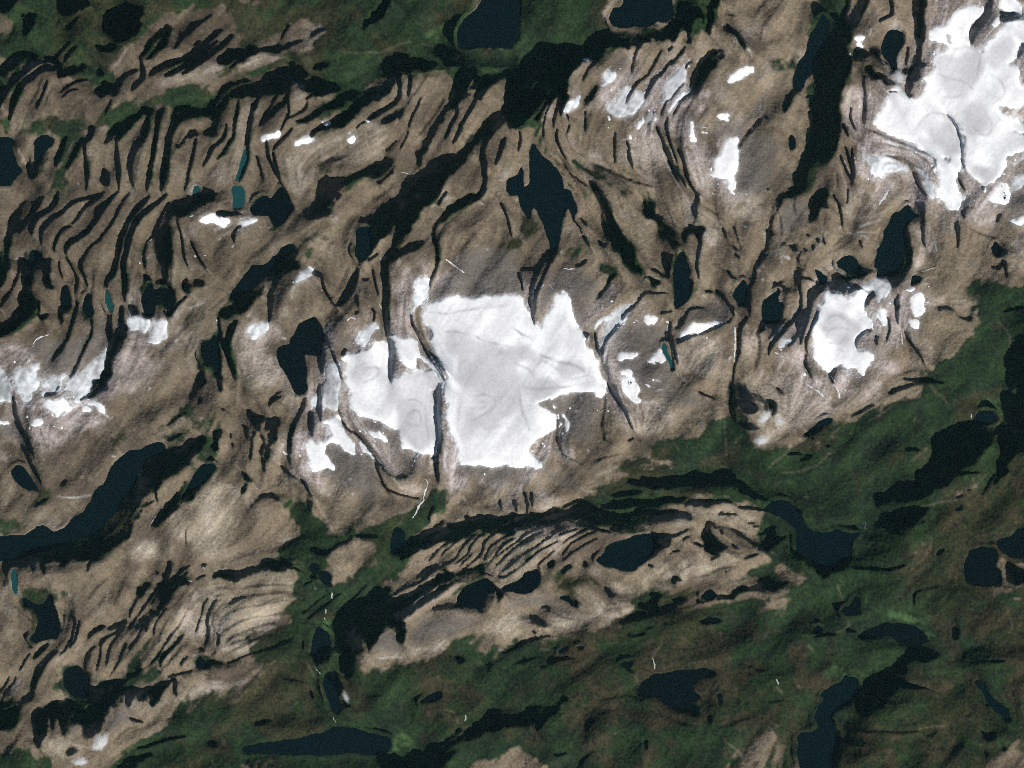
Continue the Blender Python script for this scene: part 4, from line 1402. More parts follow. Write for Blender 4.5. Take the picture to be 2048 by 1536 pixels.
l 0.8 66,112 66,126 66,150
l 0.8 82,122 84,136 85,150
m 1.8 2,96 4,112 10,124 14,132 28,140
P 150,100 156,94 158,110 160,124 164,138 168,153 152,153 148,136 146,120
P 138,78 150,70 152,76 146,90 140,104 136,116 132,100 134,88
P 92,104 108,100 116,108 118,120 116,136 108,150 90,150 86,136 88,116
E 86,58 89,62 84,68 80,76 78,84 77,80 78,72 82,66
I 122,64 138,34 148,32 148,48 136,62 128,74
T 1200 300 1.6667
l 1 78,0 84,12 88,22 92,32 96,40
l 1 94,0 100,12 103,24 106,36 112,46 118,56 119,66
l 0.8 36,0 38,12 39,24
b 1.2 70,4 76,14 82,22 88,32 94,42 100,52 106,60 112,68 120,74 128,78 134,84 140,92
m 2 126,70 136,76 146,84 154,92 160,98
m 1.2 78,64 84,76 88,86 92,96
m 1.6 110,66 114,78 114,90 104,94
P 102,0 114,0 120,14 128,28 132,42 140,50 150,56 170,60 190,70 190,80 170,78 154,70 140,58 124,44 112,34 106,20
P 118,96 136,92 144,104 140,110 124,108
g 6,24 30,30 46,38 44,42 20,34
l 1.4 146,96 152,106
l 0.8 156,110 164,122
m 1.4 164,98 166,112 170,124 174,128
l 1.4 204,124 194,134 188,142 182,146
M 162,0 206,0 206,40 190,50 164,40
T 1660 280 1.6667
P 32,0 60,0 90,10 110,14 120,30 124,44 116,42 104,34 92,24 78,20 66,22 76,30 70,40 76,48 72,60 60,74 44,84 30,92 22,96 22,84 30,60 34,36
s 1.4 58,77 64,68 70,60
s 1 72,56 76,51
s 0.8 32,103 42,102 54,98 60,95
s 0.6 18,112 30,112 40,108
l 1.2 26,10 28,30 28,44 24,58 22,72
m 2 8,40 10,60 12,80 14,100
l 1 12,96 14,106
b 1 8,22 14,38 18,54 20,72
m 1.4 70,20 84,20 96,28 108,36 116,46 124,52
l 1 100,40 104,50 108,60 116,68
m 1.2 70,84 50,92 34,96
b 0.8 34,92 50,94 66,86 80,76
b 0.8 26,110 44,110 60,112
l 1.3 112,76 112,92 111,108 112,120
l 1.2 92,112 96,124 98,140
P 116,98 124,100 126,116 126,130 118,128 116,114
P 96,128 126,130 128,140 112,153 98,150
l 1.4 156,90 160,86 166,80
l 1.2 153,98 155,110 154,124
m 1 160,100 170,108 180,114 192,116
b 1 176,90 180,100 192,96 198,84
s 1 172,94 178,99
s 0.9 198,86 196,98 194,108
s 0.8 124,92 132,94 138,92
s 1 124,128 128,130
T 512 384
c 1 150,112 160,112 172,114 182,119 194,122 206,124
c 1 74,153 78,146 86,141 96,140 100,144 94,150 84,153
c 0.7 138,96 152,98 168,94 186,92 204,90
T 1024 384
c 1.5 22,130 30,133 38,137 46,138 54,141 58,144
c 1 24,134 34,140 40,146
c 0.8 62,140 61,147 52,149 46,150
c 0.8 4,138 14,142 20,150
c 0.8 0,108 8,114 18,118
T 512 768
c 0.8 112,20 118,14 126,12 132,14 136,22 136,30 138,40 134,50
c 0.7 120,26 126,20 132,24 132,32 126,34 120,30
c 0.8 174,10 184,8 192,12 190,20 182,24 172,30
c 0.6 178,14 184,14 184,18 178,20
c 1 182,36 190,35 196,33
T 1024 768
c 1.2 6,2 6,12 8,22 12,30 14,38
c 1 8,2 20,4 34,3 48,2
T 1536 0
c 1 134,60 146,64 158,66 164,74
c 0.8 138,78 150,80 158,72
c 0.8 142,92 130,90 122,98 116,106
c 0.8 146,40 160,38 170,44 168,56 162,68
c 0.7 176,60 186,66 190,76 180,84
c 0.7 160,100 172,110 180,104 176,94
T 1536 384
c 1 44,104 54,98 64,104 72,110
c 0.8 46,112 56,108 68,112 74,111
c 0.8 44,120 54,122 62,118
T 260 1130 1.6667
X 0,153 0,24 12,20 40,0 90,0 120,0 206,0 206,100 120,120 70,130
D 44,0 54,0 50,12 46,20 56,20 66,16 74,20 78,22 70,24 62,25 54,32 46,38 42,42 38,50 32,58 26,63 22,61 28,54 34,46 38,38 42,32 36,29 34,26 40,20 43,12
l 1.8 34,28 28,36 22,44 16,52 11,60
l 1 38,30 32,38 26,46
D 8,24 10,28 16,31 20,24 26,22 26,28 20,34 14,37 9,36 10,30
l 1.2 12,36 7,44 3,54 0,64
l 2.2 35,10 33,9
l 1.6 54,18 60,10 66,4 74,0
l 1.4 58,22 64,14 72,8
l 1.4 80,18 86,13 92,12
D 96,17 102,10 110,8 124,7 140,6 154,4 166,1 180,0 190,2 182,4 170,6 160,9 152,13 142,15 130,18 118,18 108,17 98,18
l 1.4 190,2 200,5 206,8
m 1.2 70,28 66,34 60,42 52,50 46,52
m 1 78,26 76,34 72,44 70,54 66,62 62,72 56,78 50,84 46,92 42,98 38,106
l 1 96,38 92,44 89,50 87,58 85,66 82,74 79,82
l 1.8 106,41 101,46 98,52 96,58 94,66 95,72 96,78 96,86 93,92 90,98
m 1.2 112,34 104,38 98,32
m 1.2 118,44 108,50 102,58 100,68 102,78 100,86
m 1.4 200,24 184,23 166,24 150,26 130,28
m 1.4 204,34 190,32 170,34 150,37 136,38 124,44 112,54
m 1 196,44 176,44 156,48 140,50 126,54 112,62 106,72
m 1.8 190,58 170,60 150,62 136,66 124,72 114,78 108,86 106,96
m 1.6 180,70 166,71 152,74 138,80 126,84 116,92
m 1.4 164,80 150,82 138,88 126,92 116,98
m 1.2 158,86 146,90 132,97 120,104 112,110
l 1.2 108,82 107,90 106,98
l 1.2 98,108 104,104
D 82,102 86,100 90,102 88,107 84,106
D 78,117 84,110 90,112 95,118 104,119 114,118 112,121 100,123 86,124 79,122
l 1.3 114,118 124,115 136,110 148,106 160,103 172,99 184,94 196,91
l 1.2 46,50 40,58 34,66 30,76 28,86
m 1.2 48,66 42,72 38,80 36,90
l 1 54,82 46,92 40,100 36,108 28,116 22,124
l 1 66,82 60,92 52,100 44,108 38,116 36,124
m 1 44,104 38,114 34,122
l 1.2 24,62 20,72 12,82 6,92 0,102
l 1.6 26,64 22,72 20,80
l 1 8,64 4,72 0,78
l 1.2 20,48 14,56 6,66
l 2 46,134 56,131 66,129 76,126
l 2.6 0,136 8,130 14,125
D 20,153 26,146 34,138 44,135 48,138 44,146 38,153
l 1.4 54,134 55,146 56,153
l 1.6 60,120 66,112 70,108
P 84,30 96,18 110,18 128,24 120,30 106,36 96,44 88,52 82,66 78,78 66,78 72,64 80,48
T 1440 380 1.6667
X 0,153 0,0 40,0 80,0 206,0 206,30 160,70 206,70 120,100 90,153
D 84,0 100,0 94,4 84,8 78,14 73,22 70,28 66,32 64,40 62,46 60,58 57,56 59,44 61,36 66,28 68,22 73,12
l 0.9 57,0 57,1
l 1.2 57,48 57,58 56,70
l 2 56,76 50,82 44,90 40,97
l 1.6 42,98 42,106 38,114 37,124 36,136 36,153
D 70,66 74,62 78,63 73,67 71,70 68,69
D 78,70 82,68 86,70 89,62 89,70 87,78 83,76
l 2 104,54 106,56
l 2.4 117,60 117,63
l 1.6 124,58 125,66
l 2.2 100,72 103,73
l 0.9 112,66 111,72
l 1.2 96,74 93,82 94,90
D 108,10 120,0 128,0 126,14 126,26 122,24 118,18 114,24 112,34 108,40 104,38 104,28 106,18
l 1.2 114,22 115,30 112,36
l 1.4 153,0 154,10 152,18
l 1.2 136,6 142,18 146,30 146,44
m 2 140,26 146,34 147,46
m 1 126,30 124,44
m 1 90,8 88,20 90,30
m 1.2 72,30 74,44 73,56
l 1.8 3,47 6,52 8,58
m 2 16,44 20,54 22,66 26,74 30,80
l 1.2 16,68 20,73
l 1 18,78 23,82
l 2 11,98 14,104 19,107
D 26,109 32,110 33,118 32,130 28,140 24,142 18,134 16,122 22,114
l 1.6 0,124 6,130 10,136 14,144 16,150
D 75,108 78,106 79,110 76,112 79,116 82,120 88,115 85,122 80,130 77,140 76,153 54,153 56,144 60,134 66,124 70,118 69,113 72,114
l 1.8 92,94 96,96 96,106 96,116 98,126 98,140 97,146
l 1 98,106 106,107 112,110
D 111,120 118,117 126,118 128,122 120,126 114,132 110,140 108,153 104,153 106,140 108,128
D 140,114 148,107 156,102 164,100 160,108 150,114 140,120 134,118
l 1.6 170,119 160,120 154,124
l 1.4 187,128 178,128 174,134 173,142
l 1 168,60 170,70
P 6,0 42,2 46,20 47,32 38,36 24,30 10,24 0,10
P 156,0 200,0 192,20 180,34 166,36 154,30 156,14
s 1.2 54,78 56,74
s 1 61,74 63,80
s 0.9 72,78 73,88
s 0.9 80,80 83,83
s 0.8 90,99 86,100
s 0.7 46,96 47,98
s 0.7 51,90 51,92
s 0.7 51,106 52,108
s 1.2 28,43 31,45
s 0.8 52,50 52,56
T 1340 960 1.6667
X 0,30 30,20 90,22 130,30 120,70 130,84 60,110 0,140
D 0,36 6,35 14,39 24,42 28,43 22,45 12,42 4,46 0,47
D 14,30 28,27 40,25 46,23 54,24 64,23 72,26 80,30 74,31 64,28 56,30 50,34 44,36 40,34 34,30 26,32 16,33
l 2.6 82,33 92,34 104,35 116,37 124,40
l 1.8 84,14 92,18 104,24
l 1.2 58,42 70,41 82,42
l 1 60,41 64,39
l 1 94,52 102,52
l 1.4 100,56 108,55
D 44,54 50,54 56,56 66,56 76,58 84,60 90,64 96,68 102,72 105,78 98,76 92,70 84,64 76,60 66,58 56,57 50,58 46,64 50,68 56,72 62,76 62,82 58,88 50,88 44,84 40,82 42,76 38,70 38,64 42,60
l 2.4 61,60 62,64
l 1.6 74,78 80,82
l 1.6 14,73 18,69 24,67
l 1.8 28,76 34,78 38,80
l 1.4 2,86 12,85
l 1.8 48,96 54,92 60,90
l 1.4 0,69 8,66 16,62 24,58
l 2 108,66 116,62 124,56
l 1.6 116,74 126,70 138,70
l 2 106,84 116,82 126,76
l 1.2 88,94 98,91 106,88
m 1.6 50,110 62,106 74,104 84,102
m 1.4 20,118 36,116 48,113
D 2,124 8,118 16,118 14,121 8,123 4,128 0,127
P 30,38 50,36 80,34 90,42 100,60 104,68 94,66 80,58 62,52 46,50 36,44
T 1130 600 1.6667
X 150,10 206,10 206,60 150,60
l 1.2 89,0 86,5 78,10 72,16
l 1.8 70,18 68,24
l 1.3 128,30 126,40 125,50 128,60 130,70 132,80
l 1 148,14 152,10 160,11 168,10
l 1.2 146,16 144,24 138,32 132,36
l 2 192,28 184,32 176,35 168,40 160,42
l 1.2 200,20 197,26 192,29
l 1.6 196,4 200,12 202,20
l 1 160,42 150,46 140,50 134,54
l 1 160,110 170,116 180,118
l 1.4 50,46 46,54 44,62
l 1.8 26,40 25,46
l 1.4 52,100 58,110 64,120 70,130 76,140 80,150
m 1.6 34,36 38,52 42,64 46,76 50,90
P 54,60 58,50 66,44 76,50 60,66 60,80 68,94 74,108 84,124 96,136 110,150 84,150 72,130 60,108 54,84
P 140,56 160,50 168,62 160,80 150,90 142,80
P 96,124 116,120 124,136 110,150 90,140
s 1 134,88 140,94 147,100
s 1 108,110 114,109 119,108
s 0.9 98,102 101,104
s 0.9 106,95 114,98
s 1 94,121 98,124
s 0.9 113,131 114,133
s 0.8 12,133 15,135
M 84,70 112,76 130,88 142,100 120,112 96,112 90,96 82,84
T 400 780 1.6667
X 20,30 60,10 100,0 130,10 112,80 70,110 24,80
l 1.8 98,2 92,6 88,10 86,16
l 2 98,8 92,12 86,16 84,20
D 57,22 62,26 66,30 72,32 80,30 82,34 78,44 74,50 70,50 66,42 62,36 59,30
D 86,34 92,32 98,34 98,44 95,54 91,62 88,72 84,80 82,86 80,80 78,84 78,92 76,100 74,94 74,84 75,70 77,60 76,52 78,46 80,60 82,66 84,52 85,44
l 3 127,0 126,10 125,18 122,26 118,34 114,42 111,50 109,58 109,68 108,78
l 1 108,80 109,88
l 1.4 38,52 38,58
l 2 40,64 41,67
l 1.6 62,56 64,66 62,76 60,84
l 1.2 54,44 57,50 58,60
l 1.2 68,50 64,58
D 53,101 58,103 63,106 62,109 56,107 53,104
l 2 56,118 52,124
D 17,46 24,44 30,44 28,52 26,60 22,68 17,72 16,60
D 0,92 8,88 16,86 22,88 20,94 14,102 8,110 2,120 0,124
l 1.8 89,128 95,133
l 1 72,130 80,128 90,130
l 1.2 133,134 134,140
b 0.8 92,86 100,94 104,98
l 1.6 136,30 136,44 136,56
l 1.2 146,28 145,38
P 118,50 132,44 132,58 126,70 130,84 138,100 148,116 160,130 146,124 132,108 122,92 114,74
P 98,58 106,62 106,78 98,80 92,70
M 148,66 180,74 190,84 200,110 196,124 176,116 160,110 150,96
T 0 0
S maincap 398,296 426,296 426,318 398,318
T 0 768
D 134,56 120,62 112,72 106,86 98,98 88,112 78,120 66,125 50,130 36,136 20,140 40,139 60,139 78,138 90,130 100,122 106,116 110,106 112,96 118,88 126,84 136,74 150,62 156,54 150,48
T 0 60 2.69
m 1 22,58 26,50 30,42 33,34
m 1 28,60 32,50 36,42
m 1 40,44 36,50 34,58
b 1 3,50 8,40 16,32 24,27 34,22
b 0.8 46,24 54,18
b 1 84,30 90,22 96,14
T 700 100 2.69
m 1.2 60,16 52,28 44,38 38,50 34,60
m 1 70,38 62,50 54,60 46,70
m 1 36,44 30,52 22,56
b 1 44,40 38,48 34,56
b 1 92,22 84,36 76,50
"""

# ------------------------------------------------------------------ raster tools
STEP = 2.0
GW, GH = int(FW / STEP), int(FH / STEP)
PAD = 64
rng = np.random.default_rng(7)

def gauss_fft(a, s, s2=None):
    """gaussian blur by FFT, sigma in cells; the array wraps"""
    h, w = a.shape
    fy = np.fft.fftfreq(h)[:, None]; fx = np.fft.rfftfreq(w)[None, :]
    k = np.exp(-2 * math.pi ** 2 * ((fx * s) ** 2 + (fy * (s if s2 is None else s2)) ** 2))
    return np.fft.irfft2(np.fft.rfft2(a) * k, s=a.shape)

def blur(a, s):
    p = int(s * 3) + 2
    b = np.pad(a, p, mode='reflect') if p < min(a.shape) else np.pad(a, p, mode='edge')
    return gauss_fft(b, s)[p:-p, p:-p]

def gnoise(shape, s, s2=None):
    n = gauss_fft(rng.standard_normal(shape), s, s2)
    return n / n.std()

def fbm(shape, s, octs=4, gain=0.55):
    out = 0; a = 1.0; tot = 0
    for _ in range(octs):
        out = out + a * gnoise(shape, max(s, 0.4)); tot += a * a; a *= gain; s *= 0.5
    return out / math.sqrt(tot)

def sstep(x, a, b):
    t = np.clip((x - a) / (b - a), 0, 1)
    return t * t * (3 - 2 * t)

def chaikin(p, closed, n=1):
    for _ in range(n):
        q = np.roll(p, -1, 0) if closed else p[1:]
        b = p if closed else p[:-1]
        c = np.empty((len(b) * 2, 2)); c[0::2] = b * .78 + q * .22; c[1::2] = b * .22 + q * .78
        p = c if closed else np.vstack([p[:1], c, p[-1:]])
    return p

gx = (np.arange(GW) + 0.5) * STEP; gy = (np.arange(GH) + 0.5) * STEP
PX, PY = np.meshgrid(gx, gy)
WX = PX + 1.1 * gnoise(PX.shape, 1.2) + 2.0 * gnoise(PX.shape, 3.0) + 2.4 * gnoise(PX.shape, 8.0)
WY = PY + 1.1 * gnoise(PX.shape, 1.2) + 2.0 * gnoise(PX.shape, 3.0) + 2.4 * gnoise(PX.shape, 8.0)

def window(p, m):
    x0, y0 = p.min(0) - m; x1, y1 = p.max(0) + m
    a = max(0, int(x0 / STEP)); b = min(GW, int(x1 / STEP) + 2)
    c = max(0, int(y0 / STEP)); d = min(GH, int(y1 / STEP) + 2)
    return (c, d, a, b) if b > a and d > c else None

def poly_mask(p, warp=1.0, sub=2):
    p = chaikin(p, True, 1)
    w = window(p, 8)
    if w is None: return None, None
    c, d, a, b = w
    X = PX[c:d, a:b] * (1 - warp) + WX[c:d, a:b] * warp; Y = PY[c:d, a:b] * (1 - warp) + WY[c:d, a:b] * warp
    out = np.zeros(X.shape)
    q = np.roll(p, -1, 0)
    for sy in range(sub):
        for sx in range(sub):
            x = X + ((sx + .5) / sub - .5) * STEP; y = Y + ((sy + .5) / sub - .5) * STEP
            ins = np.zeros(X.shape, bool)
            for (xa, ya), (xb, yb) in zip(p, q):
                if ya == yb: continue
                cnd = (ya > y) != (yb > y)
                ins ^= cnd & (x < (xb - xa) * (y - ya) / (yb - ya) + xa)
            out += ins
    return w, out / (sub * sub)

def line_mask(p, width, taper=True, warp=0.22):
    p = chaikin(p, False, 2)
    w = window(p, width + 8)
    if w is None: return None, None
    c, d, a, b = w
    X = PX[c:d, a:b] * (1 - warp) + WX[c:d, a:b] * warp
    Y = PY[c:d, a:b] * (1 - warp) + WY[c:d, a:b] * warp
    seg = np.hypot(*(p[1:] - p[:-1]).T); L = max(seg.sum(), 1e-6); s0 = 0
    out = np.zeros(X.shape)
    for i in range(len(p) - 1):
        ax, ay = p[i]; bx, by = p[i + 1]; l2 = max(seg[i] ** 2, 1e-9)
        t = np.clip(((X - ax) * (bx - ax) + (Y - ay) * (by - ay)) / l2, 0, 1)
        dist = np.hypot(X - ax - t * (bx - ax), Y - ay - t * (by - ay))
        u = (s0 + t * seg[i]) / L
        hw = width / 2 * (0.35 + 0.65 * np.sqrt(np.clip(np.minimum(u, 1 - u) * 5, 0, 1)) if taper else 1)
        out = np.maximum(out, np.clip((hw - dist) / STEP + .5, 0, 1) * np.clip(hw / (STEP * .5), 0, 1))
        s0 += seg[i]
    return w, out

# ------------------------------------------------------------------ read the survey
F = {k: np.zeros((GH, GW)) for k in "D d l m G g R M P b H I E O K c s".split()}
lakes = {}; snows = {}; streaks = []; Lcell = []
ox = oy = 0.0; un = 2.5
for line in SURVEY.split("\n"):
    t = line.split()
    if not t or t[0] == '#': continue
    if t[0] == 'T': ox, oy = float(t[1]), float(t[2]); un = float(t[3]) if len(t) > 3 else 2.5; continue
    k = t[0]; nm = None; w = 0
    if k in 'WS': nm = t[1]; pts = t[2:]
    elif k in 'lmbsc':
        if ',' in t[1]: w, pts = 1.0, t[1:]
        else: w, pts = float(t[1]) * un, t[2:]
    else: pts = t[1:]
    p = np.array([[float(v) for v in q.split(',')] for q in pts])
    if k not in 'lmbsc' and un == 2.5:                           # outlines run on a little past the edge of their sheet
        p[:, 0] += 5 * (p[:, 0] >= 203) - 5 * (p[:, 0] <= .5)
        p[:, 1] += 5 * (p[:, 1] >= 152.5) - 5 * (p[:, 1] <= .5)
    p = p * un + (ox, oy)
    if k == 's' and w > 1.9: streaks.append((p, w)); continue
    if k in 'lmbcs': win, mk = line_mask(p, max(w * (1.0 if k == 'l' else 1.2), 2.6))
    else: win, mk = poly_mask(p, .45 if k == 'W' else 1.0, sub=2)
    if win is None: continue
    c, d, a, b = win
    if k == 'X':                                  # sheet resurveyed more closely below
        for q_ in 'Ddlm': F[q_][c:d, a:b] *= 1 - mk
    elif k in 'WS':
        dct = lakes if k == 'W' else snows
        if nm not in dct: dct[nm] = np.zeros((GH, GW), np.float32)
        dct[nm][c:d, a:b] = np.maximum(dct[nm][c:d, a:b], mk)
    else:
        F[k][c:d, a:b] = np.maximum(F[k][c:d, a:b], mk)
for k in snows:                                   # bare rock standing out of the ice
    snows[k] *= (1 - F['E']) * (1 - .95 * F['l'])
LK = np.zeros((GH, GW)); SN = np.zeros((GH, GW))
for v in lakes.values(): LK = np.maximum(LK, v)
for v in snows.values(): SN = np.maximum(SN, v)

def pad(a): return np.pad(a, PAD, mode='reflect')
shape = (GH + 2 * PAD, GW + 2 * PAD)

# ------------------------------------------------------------------ relief from the lie of the scarps
oz = np.clip(blur(F['O'], 6), 0, 1) * .8
F['m'] = np.maximum(F['m'], F['l'] * oz); F['l'] = F['l'] * (1 - oz)
dark = np.maximum(F['D'] * (1 - .85 * blur(F['b'], .7)), F['l'])
hard = dark
soft = np.maximum(F['d'], F['m'])
# orientation of the strata from the scarps, then texture combed along them
Sfield = pad(blur(np.clip(dark + .5 * soft - .4 * F['b'], -1, 1), 1.5))
gy_, gx_ = np.gradient(Sfield)
Jxx = gauss_fft(gx_ * gx_, 11); Jyy = gauss_fft(gy_ * gy_, 11); Jxy = gauss_fft(gx_ * gy_, 11)
a0 = math.radians(-52)                            # fallback direction in the open
e0 = np.percentile(Jxx + Jyy, 25) * .5
Jxx = Jxx + e0 * math.sin(a0) ** 2; Jyy = Jyy + e0 * math.cos(a0) ** 2; Jxy = Jxy - e0 * math.sin(a0) * math.cos(a0)
th = 0.5 * np.arctan2(2 * Jxy, Jxx - Jyy) + math.pi / 2
TX, TY = np.cos(th), np.sin(th)

def sample(a, x, y):
    x = np.clip(x, 0, a.shape[1] - 1.001); y = np.clip(y, 0, a.shape[0] - 1.001)
    i = x.astype(np.int32); j = y.astype(np.int32); fx_ = x - i; fy_ = y - j
    return (a[j, i] * (1 - fx_) + a[j, i + 1] * fx_) * (1 - fy_) + (a[j + 1, i] * (1 - fx_) + a[j + 1, i + 1] * fx_) * fy_

IX, IY = np.meshgrid(np.arange(shape[1], dtype=np.float32), np.arange(shape[0], dtype=np.float32))
TX = TX.astype(np.float32); TY = TY.astype(np.float32)
def comb(n, steps, h=1.0):
    if steps > 12: steps, h = steps // 2, 2.0
    n = n.astype(np.float32)
    acc = n.copy(); cnt = 1.0
    for sg in (1, -1):
        x, y = IX.copy(), IY.copy(); dx, dy = TX * sg, TY * sg
        for k in range(steps):
            x += dx * h; y += dy * h
            ji = np.clip(y, 0, shape[0] - 1).astype(np.int32) * shape[1] + np.clip(x, 0, shape[1] - 1).astype(np.int32)
            tx, ty = TX.ravel()[ji], TY.ravel()[ji]
            f = np.where(tx * dx + ty * dy < 0, -1, 1); dx, dy = tx * f, ty * f
            wgt = 1 - (k + 1) / (steps + 1)
            acc += n.ravel()[ji] * wgt; cnt += wgt
    acc -= gauss_fft(acc, 14)
    return acc / acc.std()

IYg = pad(PY)
ledge = comb(gnoise(shape, 1.5), 20)
swell = comb(gnoise(shape, 5.0), 34)
fray = comb(gnoise(shape, .9), 10)
band = comb(gnoise(shape, .8), 40)
band2 = comb(gnoise(shape, 1.6), 50)
ledge2 = comb(gnoise(shape, 2.8), 30)
vegraw = pad(blur(np.clip(F['G'] + .5 * F['g'], 0, 1), 3))
bare = (1 - .75 * vegraw) * (1 - pad(blur(SN, 1.5))) * (1 - .45 * pad(blur(np.clip(F['P'] + F['M'], 0, 1), 5)))
east = 1 - .55 * sstep(pad(PX) - .3 * IYg + 60 * gnoise(shape, 20), 500, 900)
zone = np.clip(.55 + .45 * fbm(shape, 40, 2), 0, 1)
Kp = pad(blur(F['K'], 6))
ledges = np.clip(sstep(ledge - .35 * Kp, .8, 2.0) * .8 + sstep(ledge2 + .3 * Kp, 1.1, 2.1), 0, 1) * np.clip(bare + .6 * Kp, 0, 1) * np.clip(zone + .5 * Kp, 0, 1)
base = -0.12 + 0.42 * blur(F['d'], 2.0) + 1.35 * blur(F['m'], .6) - (0.22 * F['b'] + 0.10 * F['P'])
LKp = pad(LK)
thick = gauss_fft(pad(dark), 4)
dk = pad(dark) * (1 - .95 * sstep(band2 + .5 * band, 1.15, 2.1) * sstep(thick, .35, .6))
halo = gauss_fft(dk, 2.6) * np.clip(.75 + .45 * swell, 0, 1.6)
darkp = sstep(gauss_fft(dk, .8) + (.05 + .13 * sstep(thick, .3, .6)) * fray * sstep(gauss_fft(dk, 1.6), .02, .3), .34, .88) * (1 - LKp)
big = comb(gnoise(shape, 9.0), 30)
big = big + .6 * fbm(shape, 16, 3, .6)
darkp = np.maximum(darkp, sstep(pad(F['l']), .30, .85) * (1 - LKp))
base_halo = .85 * gauss_fft(dk, 1.4) + .50 * gauss_fft(dk, 5.0) * np.clip(.8 + .6 * swell, 0, 2.0) + .19 * swell + (.12 + .07 * vegraw) * big
base_halo = base_halo * (1 - .8 * pad(blur(SN, 2))) + (.05 * fray + .07 * band + .09 * band2 + Kp * (.14 * band2 + .10 * ledge)) * np.clip(bare + .5 * Kp, 0, 1); linep = pad(F['l'])
base = (pad(base) + base_halo + .62 * ledges * east + .06 * ledge * bare) * (1 - LKp)
low = np.zeros(shape)
for _ in range(5):                                # steep enough everywhere that a scarp turns from the sun
    g = base * (1 - darkp) + darkp * np.minimum(.85 + (1 - sstep(thick, .3, .8)) * (.12 + .60 * linep) + low, 2.0)
    low = gauss_fft(g, 45)
g2 = g - low

fy = np.fft.fftfreq(shape[0])[:, None] * 2 * math.pi
fx = np.fft.rfftfreq(shape[1])[None, :] * 2 * math.pi
# image rows run south: derivative towards the sun in (col,row) space
ks = SX * fx - SY * fy
kp = SY * fx + SX * fy
LAM, EPS = 0.06, 0.00006
def solve(gg):
    Gf = np.fft.rfft2(gg)
    return np.fft.irfft2((-1j * ks) * Gf / (ks ** 2 + LAM * kp ** 2 + EPS), s=shape)
H = solve(g2)                                     # in cells
def towards_sun(h):
    gy0, gx0 = np.gradient(h)
    return SX * gx0 - SY * gy0
tk = sstep(thick, .3, .8)
want = 0.76 + (1 - tk) * (.14 + .2 * linep)
litm = (gauss_fft(darkp, 1.0) < .04) & (ledges < .1)
for it in range(6):
    ds = towards_sun(H)
    err = np.clip(want - ds, 0, 1.5) * darkp - np.clip(ds - want - .10, 0, 1.5) * darkp * (.25 + .75 * tk) - np.where(litm, np.clip(ds - .56, 0, 1), 0)
    g2 = g2 + 0.9 * err
    H = solve(g2)
ds = towards_sun(H)
print("dark cells turned from the sun: %.2f  lit cells lost: %.2f" % ((ds[darkp > .6] > .66).mean(), (ds[litm] > .6).mean()))

# level the lakes, spreading each correction into its surroundings
lake_names = list(lakes)
padL = {k: pad(lakes[k]) for k in lake_names}
for it in range(4):
    num = np.zeros(shape); den = np.zeros(shape)
    for k in lake_names:
        m = padL[k] > .5
        if not m.any(): continue
        lev = np.percentile(H[m], 40)
        num[m] += (lev - H[m]); den[m] += 1
    s = (22, 12, 6, 3)[it]
    a = gauss_fft(num, s); b_ = gauss_fft(den, s)
    H = H + a / np.maximum(b_, 0.08) * sstep(b_, 0.0, 0.55)

fineL = comb(gnoise(shape, 0.75), 9)
midL = comb(gnoise(shape, 2.0), 16)
grain = gnoise(shape, 0.55)
rough = fbm(shape, 5, 4, .6)
vegm = np.clip(F['G'] * (1 - .30 * blur(F['R'], 6) * (1 - .6 * blur(F['O'], 20))) + 0.55 * F['g'] * (1 - F['G']), 0, 1)
gully = pad(blur(np.maximum(F['l'], F['D']), 2.5)) * sstep(fbm(shape, 22, 3), -2.4, -.5) * (1 - .5 * sstep(pad(blur(SN, 12)), .02, .2))  # traced scarps and shaded areas, tinted like heath to paint their shade darker
VEG_SHADE = np.clip(pad(.50 * blur(vegm, 1.4) + .30 * blur(vegm, 5) + .2 * blur(vegm, 12)) + .8 * gully, 0, 1)  # real plant cover plus the painted shade of the scarps
patch = fbm(shape, 14, 5, .7)
Rp = pad(blur(F['R'], 6)) * (1 - .45 * pad(blur(F['O'], 20))); VEG_SHADE = VEG_SHADE * (1 - .45 * Rp * sstep(patch + .6 * ledge, -.3, 1.2))
VEG_SHADE = np.maximum(VEG_SHADE, .44 * pad(blur(F['O'], 9)) * (1 - pad(blur(F['P'], 5))))
VEG_SHADE = np.clip(VEG_SHADE + (0.26 * patch + .20 * ledge) * (4 * VEG_SHADE * (1 - VEG_SHADE)) + 0.06 * midL * (VEG_SHADE > .02), 0, 1)
SNp = pad(SN)
sn_s = gauss_fft(SNp, 1.5)
amp = (1 - .93 * sn_s) * (1 - .35 * VEG_SHADE) * (1 - LKp)
H = H + amp * (0.035 * fineL + 0.08 * midL + 0.16 * grain + 0.15 * rough)

